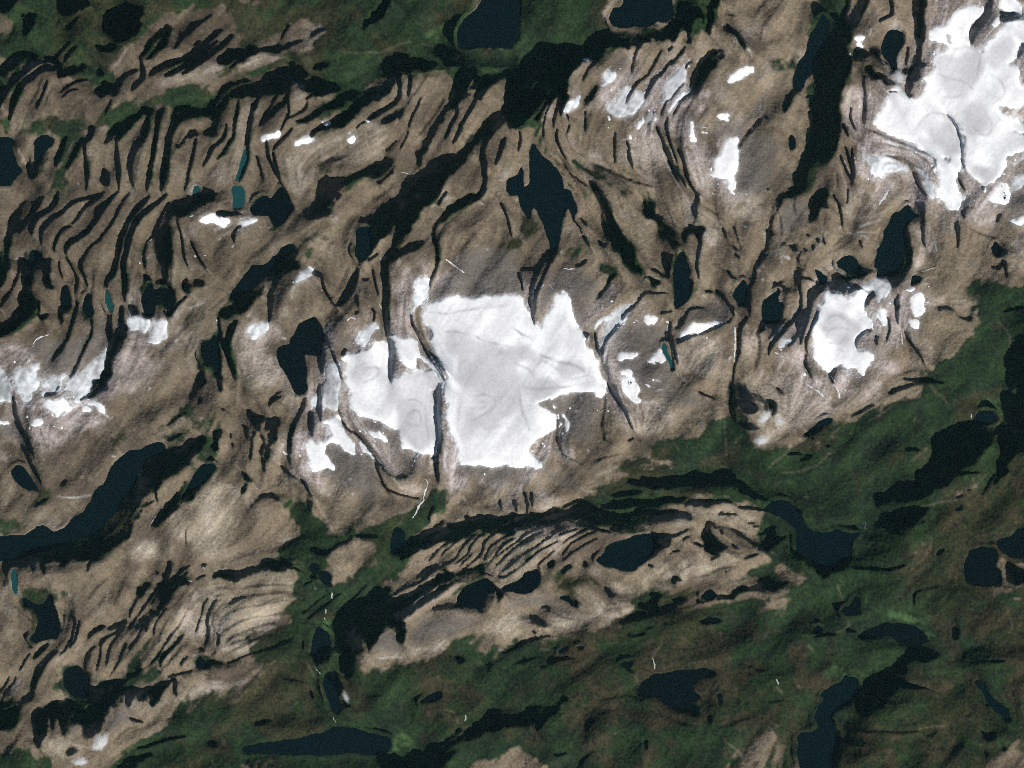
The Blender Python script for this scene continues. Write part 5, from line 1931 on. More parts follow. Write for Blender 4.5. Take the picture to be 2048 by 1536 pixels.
# lake basins
lake_level = {}
def crop(m, n):
    r = np.where(m.any(1))[0]; c = np.where(m.any(0))[0]
    return slice(max(r[0] - n, 0), min(r[-1] + n + 1, m.shape[0])), slice(max(c[0] - n, 0), min(c[-1] + n + 1, m.shape[1]))
Hfull = H
for k in lake_names:
    if not (padL[k] > .5).any(): continue
    w_ = crop(padL[k] > .5, 20)
    H = Hfull[w_]
    f = gauss_fft(padL[k][w_].astype(float), .8)
    m = padL[k][w_] > .5
    ring = (gauss_fft(m.astype(float), 1.5) > .1) & ~m
    lev = np.percentile(H[ring & (LKp[w_] < .3)], 22) if (ring & (LKp[w_] < .3)).any() else np.median(H[m])
    lake_level[k] = lev
    t = sstep(f, .5, .95)
    H = np.where(f > .5, lev - 0.1 - 1.2 * t, H)
    dry = LKp[w_] < .4
    near = (f <= .5) & (f > .02) & dry
    H = np.where(near, np.maximum(H, lev + .12 + .3 * (0.5 - f)), H)
    gb = gauss_fft(m.astype(float), 2.5)
    wgt = np.where(f <= .5, sstep(gb, .05, .5) * .4 * (1 - .8 * darkp[w_]), 0)
    H = H * (1 - wgt) + (lev + .5 + .1 * rough[w_]) * wgt
    wgt = wgt * dry
    far = (gb > .04) & (f <= .02) & dry
    H = np.where(far, np.maximum(H, lev + .2), H)
    Hfull[w_] = H
H = Hfull

shift = 2 - H.min()
H = H + shift
HM = H * STEP * MPP                               # metres
print("relief m:", HM.min(), HM.max(), np.percentile(HM, [5, 50, 95]))

# ------------------------------------------------------------------ ground colour (base colour, with shade painted onto scarps as dark heath)
def C(*c): return np.array(c)[None, None, :]
def mixc(a, b, t): return a * (1 - t[..., None]) + b * t[..., None]
n1 = fbm(shape, 30, 5, .6); n2 = fbm(shape, 8, 4, .6); n3 = fbm(shape, 3, 3, .8)
rockA, rockB, rockC = C(.222, .178, .124), C(.130, .103, .074), C(.194, .162, .112)
col = mixc(rockA + 0 * H[..., None], rockB, sstep(n1 + .4 * n3 + .3 * swell, -.9, 1.3))
col = mixc(col, rockC, .6 * sstep(n2, .2, 1.6))
Pm = np.clip(pad(blur(F['P'], 3.2)) + .12 * n3 * (pad(F['P']) > 0), 0, 1)
col = mixc(col, mixc(C(.315, .27, .20) + 0 * H[..., None], C(.45, .39, .375), np.clip(sstep(n1, -.5, 1.5) * .3 + 1.2 * pad(blur(SN, 30)) / .2, 0, 1)), Pm * sstep(n2 + .5 * fineL, -3.0, .3))
hi = sstep(pad(blur(SN, 22)) + .05 * n2, .03, .30)
hs = np.clip(hi * (.78 + .30 * (band + band2) * .5 + .25 * swell), 0, .95)
col = mixc(col, C(.39, .34, .318) + .03 * n3[..., None], hs)
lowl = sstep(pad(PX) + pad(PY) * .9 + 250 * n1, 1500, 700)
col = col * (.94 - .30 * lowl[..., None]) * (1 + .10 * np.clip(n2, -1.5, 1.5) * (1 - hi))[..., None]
Mm = pad(blur(F['M'], 3.5))
bandc = .5 * band + .5 * band2
col = col * (1 + .05 * fineL + .09 * grain + .04 * midL + .12 * bandc * (.5 + 1.2 * hi + Pm))[..., None]
firn = sstep(.55 * bandc + .5 * fray + .35 * n3 + 5.0 * pad(blur(SN, 5)) + 1.2 * Pm * hi, 1.9, 2.9) * (1 - Mm * .6)
col = mixc(col, C(.62, .62, .63), .75 * firn)
col = mixc(col, C(.135, .120, .106) + .012 * n3[..., None], Mm * .9)
bm = pad(blur(F['b'], .8))
col = mixc(col, C(.34, .28, .23), np.clip(bm * .75, 0, 1))
col = mixc(col, C(.50, .49, .48), np.clip(pad(blur(F['s'], .6)) * (.8 + .3 * n3), 0, 1) * .8)

vg = mixc(mixc(C(.025, .047, .019) + 0 * H[..., None], C(.020, .035, .018), sstep(n2, -.6, 1)), C(.058, .050, .024), .6 * sstep(n1 + .6 * n2, .1, 1.8))
Om = pad(blur(F['O'], 14))
col = col * (1 - .28 * Om[..., None])
vg = mixc(vg, mixc(C(.034, .040, .018) + 0 * H[..., None], C(.052, .045, .026), sstep(n2 + .5 * n3, -.5, 1.2)), np.clip(Om * sstep(n1 + .7 * n2, -1.6, .4), 0, 1))
vg = mixc(vg, C(.17, .15, .10), .62 * np.maximum(bm, pad(blur(F['s'], .6))))
vg = vg * .76 * (1 + .20 * grain + .12 * midL + .1 * n3)[..., None]
Hm = pad(blur(F['H'], 1.5))
vg = mixc(vg, C(.038, .070, .026) * (1 + .3 * n3[..., None]), Hm * sstep(n3 + n2, -2.0, .8))
fringe = np.clip(gauss_fft(SNp, 1.6) * 1.5 + .35 * pad(blur(SN, 4)) * sstep(fray + bandc, .2, 1.8), 0, 1)
col = mixc(col, C(.46, .455, .45), .75 * fringe)
col = mixc(col, vg, sstep(VEG_SHADE + .1 * n3 * (VEG_SHADE > .03), .12, .75))  # heath tint also puts shade into the colour of scarps
col = np.clip(col, .012, .9)
# snow and ice colour
Im = pad(blur(F['I'], 2.6))
Im = np.clip(Im + .25 * swell * (Im > .02) * (1 - Im) + .1 * n3 * Im, 0, 1)
wav = np.sin(2.6 * fbm(shape, 26, 3, .5) * 3.0 + .5 * midL)
dirt = gauss_fft(sstep(wav, .6, 1.0), .8) * sstep(n2, -1, 1)
snc = mixc(C(.90, .91, .92) + 0 * H[..., None], C(.50, .495, .515), np.clip(Im * (.75 + .25 * sstep(n2, -1, 1)), 0, 1))
snc = mixc(snc, C(.44, .43, .44), np.clip(Im * .35 * dirt + (.03 + .25 * Im) * sstep(fineL, .5, 2) + .5 * Im * sstep(bandc, .3, 1.6) + (.04 + .3 * Im) * sstep(midL, .8, 2.5), 0, 1))
inn = sstep(gauss_fft(SNp, 5), .72, .98)
ring = np.abs(np.sin(2.2 * fbm(shape, 30, 3, .45) * 3.2 + .35 * band2))
ring = gauss_fft(1 - sstep(ring, .0, .22), .6) * sstep(n2 + .5 * n1, -.8, .9)
snc = mixc(snc, C(.71, .705, .725), .55 * inn * sstep(n1 * .8 + .5 * swell + .3 * n2, -1.2, .4))
snc = mixc(snc, C(.50, .49, .50), .30 * inn * ring)
snc = mixc(snc, C(.38, .37, .38), .75 * np.clip(pad(blur(F['c'], .9)) * (1 + .4 * n3), 0, 1))
snc = snc * (1 + .03 * grain + .05 * inn * bandc + .03 * n3)[..., None]

# ------------------------------------------------------------------ materials
def ground_mat(name, rough_v, attr, scale, amount, bump, spec=.15):
    m = bpy.data.materials.new(name); m.use_nodes = True
    nt = m.node_tree; N = nt.nodes; Lk = nt.links; bs = N["Principled BSDF"]
    at = N.new("ShaderNodeVertexColor"); at.layer_name = attr
    geo = N.new("ShaderNodeNewGeometry")
    no = N.new("ShaderNodeTexNoise"); no.inputs["Scale"].default_value = scale; no.inputs["Detail"].default_value = 4
    no.inputs["Roughness"].default_value = .65
    Lk.new(geo.outputs["Position"], no.inputs["Vector"])
    mr = N.new("ShaderNodeMapRange"); mr.inputs[1].default_value = .3; mr.inputs[2].default_value = .7
    mr.inputs[3].default_value = 1 - amount; mr.inputs[4].default_value = 1 + amount
    Lk.new(no.outputs["Fac"], mr.inputs[0])
    mu = N.new("ShaderNodeVectorMath"); mu.operation = 'SCALE'
    Lk.new(at.outputs["Color"], mu.inputs[0]); Lk.new(mr.outputs[0], mu.inputs["Scale"])
    Lk.new(mu.outputs[0], bs.inputs["Base Color"])
    bp = N.new("ShaderNodeBump"); bp.inputs["Strength"].default_value = 1.0; bp.inputs["Distance"].default_value = bump
    Lk.new(no.outputs["Fac"], bp.inputs["Height"]); Lk.new(bp.outputs[0], bs.inputs["Normal"])
    bs.inputs["Roughness"].default_value = rough_v
    bs.inputs["Specular IOR Level"].default_value = spec
    return m
mat_ground = ground_mat("bedrock", .95, "tint", 1 / 34., .26, 16.0, .1)
mat_veg = ground_mat("heath", 1.0, "tint", 1 / 26., .22, 6.0, .05)
mat_snow = ground_mat("firn", .75, "tint", 1 / 45., .04, 3.0, .25)

def plain_mat(name, c, rough_v, spec=.5):
    m = bpy.data.materials.new(name); m.use_nodes = True
    N = m.node_tree.nodes; bs = N["Principled BSDF"]
    geo = N.new("ShaderNodeNewGeometry"); no = N.new("ShaderNodeTexNoise")
    no.inputs["Scale"].default_value = 1 / 300.; no.inputs["Detail"].default_value = 3
    m.node_tree.links.new(geo.outputs["Position"], no.inputs["Vector"])
    mx = N.new("ShaderNodeMix"); mx.data_type = 'RGBA'
    mx.inputs[6].default_value = (*[v * .88 for v in c], 1); mx.inputs[7].default_value = (*[v * 1.12 for v in c], 1)
    m.node_tree.links.new(no.outputs["Fac"], mx.inputs[0]); m.node_tree.links.new(mx.outputs[2], bs.inputs["Base Color"])
    bs.inputs["Roughness"].default_value = rough_v; bs.inputs["Specular IOR Level"].default_value = spec; bs.inputs["IOR"].default_value = 1.33
    return m
mat_lake = plain_mat("deep_water", (.0012, .0065, .0085), .25)
mat_lake_dark = plain_mat("peaty_water", (.001, .004, .005), .25)
mat_teal = plain_mat("silty_water", (.010, .062, .066), .3)
mat_stream = plain_mat("white_water", (.40, .40, .37), .7)
mat_brook = plain_mat("stony_brook", (.13, .12, .095), .8)

# ------------------------------------------------------------------ meshes on the grid
def XY(cx, cy):   # padded cell index -> metres
    return (((cx - PAD + .5) * STEP) - FW / 2) * MPP, (FH / 2 - ((cy - PAD + .5) * STEP)) * MPP

import time as _t
T0 = _t.time()
def make_mesh(name, X, Y, Z, keep, mat, color=None):
    """grid mesh of the quads in keep ((h-1),(w-1) bool); unused vertices dropped"""
    h, w = Z.shape
    idx = np.arange(h * w).reshape(h, w)
    a = idx[:-1, :-1][keep]; b = idx[:-1, 1:][keep]; c = idx[1:, 1:][keep]; d = idx[1:, :-1][keep]
    quads = np.stack([a, d, c, b], 1)
    used = np.zeros(h * w, bool); used[quads.ravel()] = True
    remap = np.cumsum(used) - 1
    quads = remap[quads].astype(np.int32)
    co = np.stack([X.ravel()[used], Y.ravel()[used], Z.ravel()[used]], 1).astype(np.float32)
    me = bpy.data.meshes.new(name)
    n = len(quads)
    me.vertices.add(len(co)); me.vertices.foreach_set("co", co.ravel())
    me.loops.add(n * 4); me.loops.foreach_set("vertex_index", quads.ravel())
    me.polygons.add(n); me.polygons.foreach_set("loop_start", np.arange(0, n * 4, 4, dtype=np.int32))
    try: me.polygons.foreach_set("loop_total", np.full(n, 4, dtype=np.int32))
    except Exception: pass
    me.polygons.foreach_set("use_smooth", np.ones(n, bool))
    if color is not None:
        ca = me.color_attributes.new("tint", 'FLOAT_COLOR', 'POINT')
        cc = np.ones((len(co), 4), np.float32); cc[:, :3] = color.reshape(-1, 3)[used]
        ca.data.foreach_set("color", cc.ravel())
    me.update(); me.materials.append(mat)
    return me

def link(name, me, label=None, cat=None, group=None, kind=None):
    o = bpy.data.objects.new(name, me); scene.collection.objects.link(o)
    for k, v in (("label", label), ("category", cat), ("group", group), ("kind", kind)):
        if v: o[k] = v
    return o

# one sheet of ground, fine where surveyed and coarser towards the horizon
ext = np.cumsum(np.geomspace(30, 9000, 26))
cx = np.arange(shape[1]); cy = np.arange(shape[0])
xm, _ = XY(cx.astype(float), 0); _, ym = XY(0, cy.astype(float))
XS = np.concatenate([xm[0] - ext[::-1], xm, xm[-1] + ext])
YS = np.concatenate([ym[0] + ext[::-1], ym, ym[-1] - ext])
ne = len(ext)
def grow(a):
    return np.pad(a, ((ne, ne), (ne, ne)) + ((0, 0),) * (a.ndim - 2), mode='edge')
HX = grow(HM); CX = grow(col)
dx = np.concatenate([ext[::-1], np.zeros(len(cx)), ext]); dy = np.concatenate([ext[::-1], np.zeros(len(cy)), ext])
DD = np.hypot(dx[None, :], dy[:, None])
base_h = float(np.median(HM))
fall = np.exp(-DD / 1200.)
wild = base_h + 260 * gnoise(HX.shape, 2.2) * (1 - fall)
HX = np.where(DD > 0, HX * fall + wild * (1 - fall), HX)
X2, Y2 = np.meshgrid(XS, YS)
VX = np.pad(VEG_SHADE, ne, constant_values=0) 
def qmin(a): return np.minimum(np.minimum(a[:-1, :-1], a[1:, :-1]), np.minimum(a[:-1, 1:], a[1:, 1:]))
def qmax(a): return np.maximum(np.maximum(a[:-1, :-1], a[1:, :-1]), np.maximum(a[:-1, 1:], a[1:, 1:]))
gen = np.clip(gnoise(HX.shape, 3) * .5 + .5, 0, 1)
CX = mixc(CX, mixc(C(.17, .135, .095) + 0 * HX[..., None], C(.03, .04, .02), gen), 1 - np.exp(-DD / 700.))
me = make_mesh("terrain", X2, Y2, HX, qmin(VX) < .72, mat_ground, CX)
link("terrain", me, "folded brown bedrock mountains with parallel ledges and scarps", None, None, "structure")
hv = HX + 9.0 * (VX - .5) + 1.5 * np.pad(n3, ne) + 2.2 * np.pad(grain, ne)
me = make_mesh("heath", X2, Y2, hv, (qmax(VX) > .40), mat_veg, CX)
link("heath", me, "dark green scrub and heath carpeting the valleys, also painted over scarps to deepen their shade", None, None, "stuff")

# ------------------------------------------------------------------ lakes
def bbox(m, pad_=3):
    r = np.where(m.any(1))[0]; c = np.where(m.any(0))[0]
    return max(r[0] - pad_, 0), min(r[-1] + pad_ + 1, m.shape[0]), max(c[0] - pad_, 0), min(c[-1] + pad_ + 1, m.shape[1])

LAKE_INFO = {
    'anglerlake': ('lake', 'ragged dark lake with a narrow neck, running off the lower edge of the picture', 'n'),
    'bayoufjord': ('tarn', 'thin dark tarn below the scree gullies, directly above the straight-sided creek lake', 'n'),
    'blotpond': ('pond', 'oblong dark pond alone on the green slope of the south valley', 'd'),
    'bootlake': ('lake', 'boot-shaped black lake among brown ledges in the lower left', 'd'),
    'broadsouthlake': ('lake', 'broad lens-shaped dark lake filling the valley at the lower edge, left of centre', 'n'),
    'butterflylake': ('lake', 'dark round-bellied lake just left of the tall tapering lake', 'n'),
    'buttonpond': ('pond', 'small black button pond at the end of the scarp below the banded tan slope', 'd'),
    'centrallake': ('lake', 'kite-shaped deep blue lake pointing down at the main white ice cap', 'n'),
    'clawpond': ('pond', 'small claw-shaped pond left of the craggy lake with rusty shores', 'd'),
    'cornerpond': ('pond', 'small triangular pond right of the foot of the tall tapering lake', 'n'),
    'craglake': ('lake', 'craggy black lake with rusty shores and tiny islands in the southern moor', 'd'),
    'craterlake': ('lake', 'large dark oval lake below the parallel-ledged ridge, right of centre', 'n'),
    'creektarn': ('tarn', 'small dark tarn above the row of white waterfall specks in the south', 'n'),
    'darkpond_a': ('pond', 'dark upright pond between ledges, right of the shadowed gully at the left edge', 'd'),
    'darkpond_b': ('pond', 'dark spindle-shaped pond just left of the narrow teal pond', 'd'),
    'darkpond_c': ('pond', 'dark pond at the head of the gully near the left edge', 'n'),
    'darkpupil': ('pond', 'tiny black pond on the brown-green moor at the lower right', 'd'),
    'dartarn': ('lake', 'dark navy lake shaped like a tooth beside the north-east glacier', 'n'),
    'deltalake': ('lake', 'rounded dark lake with a bright green delta at the right edge valley', 'n'),
    'dottarn': ('pond', 'dot-sized black pond left of the large dark oval lake', 'd'),
    'edgepond': ('pond', 'flat cigar-shaped pond on the southern moor above the craggy lake', 'd'),
    'eellake': ('lake', 'long eel-shaped lake slanting across the moor in the lower right corner', 'n'),
    'fingerpond': ('pond', 'finger-shaped dark pond at the border of pale rock and green valley', 'n'),
    'flatpond': ('pond', 'black pond in the long thin scarp line below the crater ridge', 'd'),
    'heartlake_a': ('lake', 'dark lake shaped like a maple leaf below the teal lake', 'd'),
    'hollowpond': ('pond', 'dark elongated pond in the hollow left of the south-east ice cap', 'n'),
    'hooklake': ('lake', 'navy blue fjord-like lake at the green valley head below the main ice cap', 'n'),
    'hookpond': ('pond', 'dark thumb-shaped pond near the left edge, above the long curved fjord', 'n'),
    'horsetarn': ('pond', 'tiny meltwater pond at the foot of the black gorge through the ice', 't'),
    'knotlake': ('lake', 'dark bay-like lake cut off by the right edge of the picture', 'd'),
    'knotlake_b': ('lake', 'knotted black lake just left of the bay-like lake at the right edge', 'd'),
    'leafpond': ('pond', 'leaf-thin pond below the junction of scarps on the southern slope', 'd'),
    'longdarklake': ('lake', 'long dark slanting lake running from lower left to upper right at the snow horn', 'd'),
    'longlake': ('lake', 'dark mitten-ended lake lying in the wide green valley on the right', 'n'),
    'minipond': ('pond', 'left one of two small ponds side by side on the southern moor', 'd'),
    'mittenlake': ('lake', 'dark spindle-shaped lake beside pale green marsh in the lower right', 'd'),
    'narrowlake': ('lake', 'narrow navy lake half under the shadow of the great north-east wall', 'n'),
    'northlake': ('lake', 'large dark lake at the upper edge beside the bright green river delta', 'n'),
    'notchpond': ('pond', 'upright pond just right of the craggy lake with rusty shores', 'd'),
    'podpond': ('pond', 'dark pod-shaped pond at the lower end of the parallel-ledged ridge', 'd'),
    'podpond_b': ('pond', 'round pond beside the pale crescent of rock at the right', 'd'),
    'podpond_c': ('pond', 'small black pond on the brown-green spur above the pale rock crescent', 'd'),
    'pondoval': ('pond', 'small upright oval pond in brown rock west of the great dark wall', 'd'),
    'potbellypond': ('pond', 'round pot-bellied black pond where the ledges meet the shadowed gorge', 'd'),
    'pouchlake': ('lake', 'straight-sided dark creek lake in the southern cross valley', 'n'),
    'ravenlake': ('lake', 'big two-lobed black lake just left of the western ice cap', 'd'),
    'ringpond': ('pond', 'small upright black pond near the right edge, above the green valley', 'd'),
    'ringtarn': ('pond', "upper of the two black ponds left of the large oval lake's lower end", 'd'),
    'ringtarn_b': ('pond', 'blob-shaped black pond between the dot pond and the pod pond', 'd'),
    'shardB': ('lake', 'small shard-shaped lake right of the tall upright shard lake', 'n'),
    'shardlake': ('lake', 'tall upright shard of a lake between centre and right, below the fork of scarps', 'n'),
    'slatelake': ('lake', 'slate-dark lake in the shadowed trough above the western ice cap', 'n'),
    'slenderlake': ('lake', 'slender shadowed lake in the trench right of the long curved fjord', 'n'),
    'slickpond': ('pond', 'right one of two small ponds side by side on the southern moor', 'd'),
    'smallround': ('pond', 'small round pond left of the spindle-shaped lake in the lower right', 'd'),
    'smalltarn': ('tarn', 'small dark tarn in the green hollow below the bare dome, left of centre', 'n'),
    'splotchlake': ('lake', 'black splotch-shaped lake above the twin snow leaves on the left', 'd'),
    'sproutpond': ('pond', 'bent dark pond above the spindle-shaped lake in the lower right', 'd'),
    'squarelake': ('lake', 'square-cut navy lake with a pale sandy shore at the upper edge', 'n'),
    'starlake': ('lake', 'star-pointed black lake left of the big two-lobed lake', 'd'),
    'taperlake': ('lake', 'tall tapering navy lake below the north-east glacier', 'n'),
    'tarnline': ('pond', 'slim blue inlet just left of the kite-shaped central lake', 'n'),
    'tealpond_a': ('tarn', 'small dark teal tarn left of the teal lake beneath the pale ridge', 't'),
    'tealpond_b': ('pond', 'narrow teal pond between tan ledges on the left', 't'),
    'tealpond_c': ('lake', 'bright teal lake beside the small white cap of snow', 't'),
    'tealtarn': ('tarn', 'curved turquoise tarn along the foot of the pale ridge in the upper left', 't'),
    'thumbpond': ('pond', 'thumb-shaped pond below the long eel-shaped lake', 'd'),
    'tumpond': ('pond', 'small forked pond on the pink-brown ridge below the oval lake', 'd'),
    'turqtarn': ('tarn', 'turquoise sliver of a tarn right of the triangular snow pocket', 't'),
    'wedgelake': ('lake', 'dark wedge-shaped lake under the lower tip of the ledged ridge, bottom centre', 'd'),
    'westcreeklake': ('pond', 'thin green pond with a pale rim at the left edge, below the fjord', 't'),
    'westfjord': ('fjord', 'long curved dark fjord winding in from the left edge', 'n'),
    'westlake': ('lake', 'dark navy lake cut off by the left edge below the green valley', 'n'),
    'westtarn': ('pond', 'dark rounded pond just right of the navy lake at the left edge', 'n'),
    'wingpond': ('pond', 'small wing-shaped dark pond left of the round-bellied lake', 'n'),
}
SNOW_INFO = {
    'band_ne': ('snow_patch', 'snow patch', 'white snow patch at the right edge, south of the north-east glacier'),
    'boomerang': ('snow_patch', 'snow patch', 'white boomerang-shaped snow patch on the brown plateau in the upper right'),
    'capA': ('snow_patch', 'snow patch', 'speckled white snow cap in the upper right corner'),
    'capB': ('snow_patch', 'snow patch', 'small rounded snow patch just below the speckled cap in the upper right corner'),
    'capB2': ('snow_patch', 'snow patch', 'wispy grey-white snow patch right of the small cap beside the teal lake'),
    'corner_a': ('snow_patch', 'snow patch', 'thin wedge of snow on the shadow edge north-east of the kite-shaped lake'),
    'cornerice': ('snow_patch', 'snow patch', 'streaky white ice strip at the right edge below the big glacier'),
    'cornerpatch': ('snow_patch', 'snow patch', 'round white patch above the grey speckled plateau, centre right'),
    'cornersnow': ('snow_patch', 'snow patch', "crumbling white snow patch just right of the main cap's lower arm"),
    'crescent_w': ('snow_patch', 'snow patch', 'blue-white crescent of snow left of the south-east ice cap'),
    'crescent_x': ('snow_patch', 'snow patch', 'blue-white snow strip directly beneath the crescent left of the south-east cap'),
    'curl': ('snow_patch', 'snow patch', "curled white snow patch like a bird's head west of the big glacier's tongue"),
    'dart': ('snow_patch', 'snow patch', 'dart-shaped white snow patch below the boomerang patch'),
    'domeA': ('glacier', 'glacier', 'dimpled white ice field shaped like a mitten in the upper right centre'),
    'ear': ('snow_patch', 'snow patch', 'ear-shaped pale snow patch between the south-east cap and the square patch'),
    'eastglacier': ('glacier', 'glacier', 'large branching white glacier in the upper right corner'),
    'fan_a': ('snow_patch', 'snow patch', 'white snow fan cut off by the left edge of the picture'),
    'fan_b': ('snow_patch', 'snow patch', 'scalloped white snow fan, second from the left edge'),
    'fan_c': ('snow_patch', 'snow patch', 'narrow grey-white snow tongue pointing down between two fans on the left'),
    'fan_d': ('snow_patch', 'snow patch', 'long triangular snow fan against a dark cliff on the left'),
    'fan_e': ('snow_patch', 'snow patch', 'small snow neck above the narrow tongue between the fans'),
    'headpatch': ('snow_patch', 'snow patch', 'grey hooked snow patch under the rock horn, left of centre'),
    'horn': ('snow_patch', 'snow patch', 'bright horn-shaped snow patch above the upper left corner of the main ice cap'),
    'hornB': ('snow_patch', 'snow patch', 'broken blue-white snow patch just above the western ice cap'),
    'horseglacier': ('glacier', 'glacier', 'smooth pure white glacier standing upright below the dart-shaped patch'),
    'innerice': ('snow_patch', 'snow patch', 'white ice lobe at the southern end of the big north-east glacier'),
    'leaf_a': ('snow_patch', 'snow patch', 'left one of the twin leaf-shaped snow patches under the splotch lake'),
    'leaf_b': ('snow_patch', 'snow patch', 'right one of the twin leaf-shaped snow patches under the splotch lake'),
    'lens': ('snow_patch', 'snow patch', 'smooth white lens of snow on the rim of a rock bowl, centre right'),
    'lipsnow': ('snow_patch', 'snow patch', 'tiny snow lip on the edge of the great dark wall'),
    'maincap': ('ice_cap', 'ice cap', 'largest white ice cap with grey swirling centre in the middle of the picture'),
    'narrowcap': ('ice_cap', 'ice cap', 'small jagged snow field between the western and the main ice cap'),
    'patch_a': ('snow_patch', 'snow patch', 'bright snow patch at the left end of the northern scarp row'),
    'patch_b': ('snow_patch', 'snow patch', 'slanting bluish snow patch under the northern scarp'),
    'patch_c': ('snow_patch', 'snow patch', 'slim snow patch tucked beneath the dark northern scarp'),
    'patch_d': ('snow_patch', 'snow patch', 'small white dot of snow at the foot of a short scarp on the northern plateau'),
    'patch_e': ('snow_patch', 'snow patch', 'bright round snow spot on the open northern plateau'),
    'patchcap': ('snow_patch', 'snow patch', 'bright white snow cap just left of the teal lake'),
    'patchline': ('snow_patch', 'snow patch', "thin curved snow line in the groove left of the western cap's lower lobe"),
    'patchmid': ('snow_patch', 'snow patch', 'split snow patch on grey scree directly below the western ice cap'),
    'patchroll': ('snow_patch', 'snow patch', 'rolled grey-white snow patch above the two-lobed black lake'),
    'pocket_a': ('snow_patch', 'snow patch', 'left, rounder of two bright snow pockets east of the main ice cap'),
    'pocket_b': ('snow_patch', 'snow patch', 'triangular snow pocket beside the turquoise sliver tarn'),
    'pocket_c': ('snow_patch', 'snow patch', "ring-like broken snow patch east of the main cap's right corner"),
    'ribbon': ('snow_patch', 'snow patch', "white ribbon of snow running down beside the main cap's left edge"),
    'ridge_ice': ('glacier', 'glacier', 'elongated grey-white ice tongue slanting down from the north-east ridge'),
    'roundcap': ('snow_patch', 'snow field', 'boot-shaped white snow field on grey scree below the western cap'),
    'roundsnow': ('snow_patch', 'snow patch', 'round white snow patch west of the tooth-shaped lake'),
    'roundsnowB': ('snow_patch', 'snow patch', 'small snow patch hanging under the round one west of the tooth-shaped lake'),
    'scarp_strip': ('snow_patch', 'snow patch', 'upright white snow strip along a pale curved scarp in the upper right'),
    'slab_a': ('snow_patch', 'snow patch', 'bright slab of snow below the fans near the left edge'),
    'slab_b': ('snow_patch', 'snow patch', 'arched bright snow strip right of the slab below the fans'),
    'slab_c': ('snow_patch', 'snow patch', 'small bright snow pad between the slab and the arched strip'),
    'slab_d': ('snow_patch', 'snow patch', 'flat snow strip cut off by the left edge below the fans'),
    'slab_e': ('snow_patch', 'snow patch', 'lower small snow pad beneath the bright slab near the left edge'),
    'sliverB': ('snow_patch', 'snow patch', "short upper snow sliver in the bay of the main cap's lower right"),
    'sliversn': ('snow_patch', 'snow patch', "long lower snow sliver in the bay of the main cap's lower right"),
    'snow_west': ('snow_patch', 'snow patch', 'thumb-shaped white snow patch above the mitten-shaped ice field'),
    'southeast_ice': ('ice_cap', 'ice cap', 'white ice cap with a grey centre in the south-east, above the green valley'),
    'speckB': ('snow_patch', 'snow patch', 'bright speck of snow below the mitten-shaped ice field'),
    'speck_a': ('snow_patch', 'snow patch', 'bright speck of snow at the edge of the shadow right of the green slope'),
    'square_a': ('snow_patch', 'snow patch', 'upper of two squarish white patches right of the south-east cap'),
    'square_b': ('snow_patch', 'snow patch', 'lower of two squarish white patches right of the south-east cap'),
    'streak_b': ('snow_patch', 'snow patch', 'slanting white streak below the mitten-shaped ice field'),
    'streak_c': ('snow_patch', 'snow patch', 'pale blurred snow patch right of the slanting streak, upper right centre'),
    'strip_a': ('glacier', 'glacier', 'narrow bluish ice strip along the scarp right of the elongated ice tongue'),
    'strip_n': ('snow_patch', 'snow patch', 'long blue-white strip of snow running up the rim east of the main cap'),
    'tail_ice': ('snow_patch', 'snow patch', "slanting thin tail of ice west of the big glacier's lower tongue"),
    'tiptongue': ('snow_patch', 'snow patch', 'shaded spiky snow patch at the foot of the tall tapering lake'),
    'sidepatch': ('snow_patch', 'snow patch', 'small grey snow patch above the upper square patch'),
    'tonguecap': ('ice_cap', 'ice cap', 'lower lobe of the western ice field with faint concentric rings'),
    'upperband': ('snow_patch', 'snow patch', 'short snow band near the right edge under the big glacier'),
    'westcap': ('ice_cap', 'ice cap', 'western ice cap with an oval grey core, left of the black gorge'),
    'winged': ('snow_patch', 'snow patch', 'small winged snow patch on the left margin of the western cap'),
    'westsliver': ('glacier', 'glacier', 'streaky grey strip of ice along the left side of the western ice cap'),
}
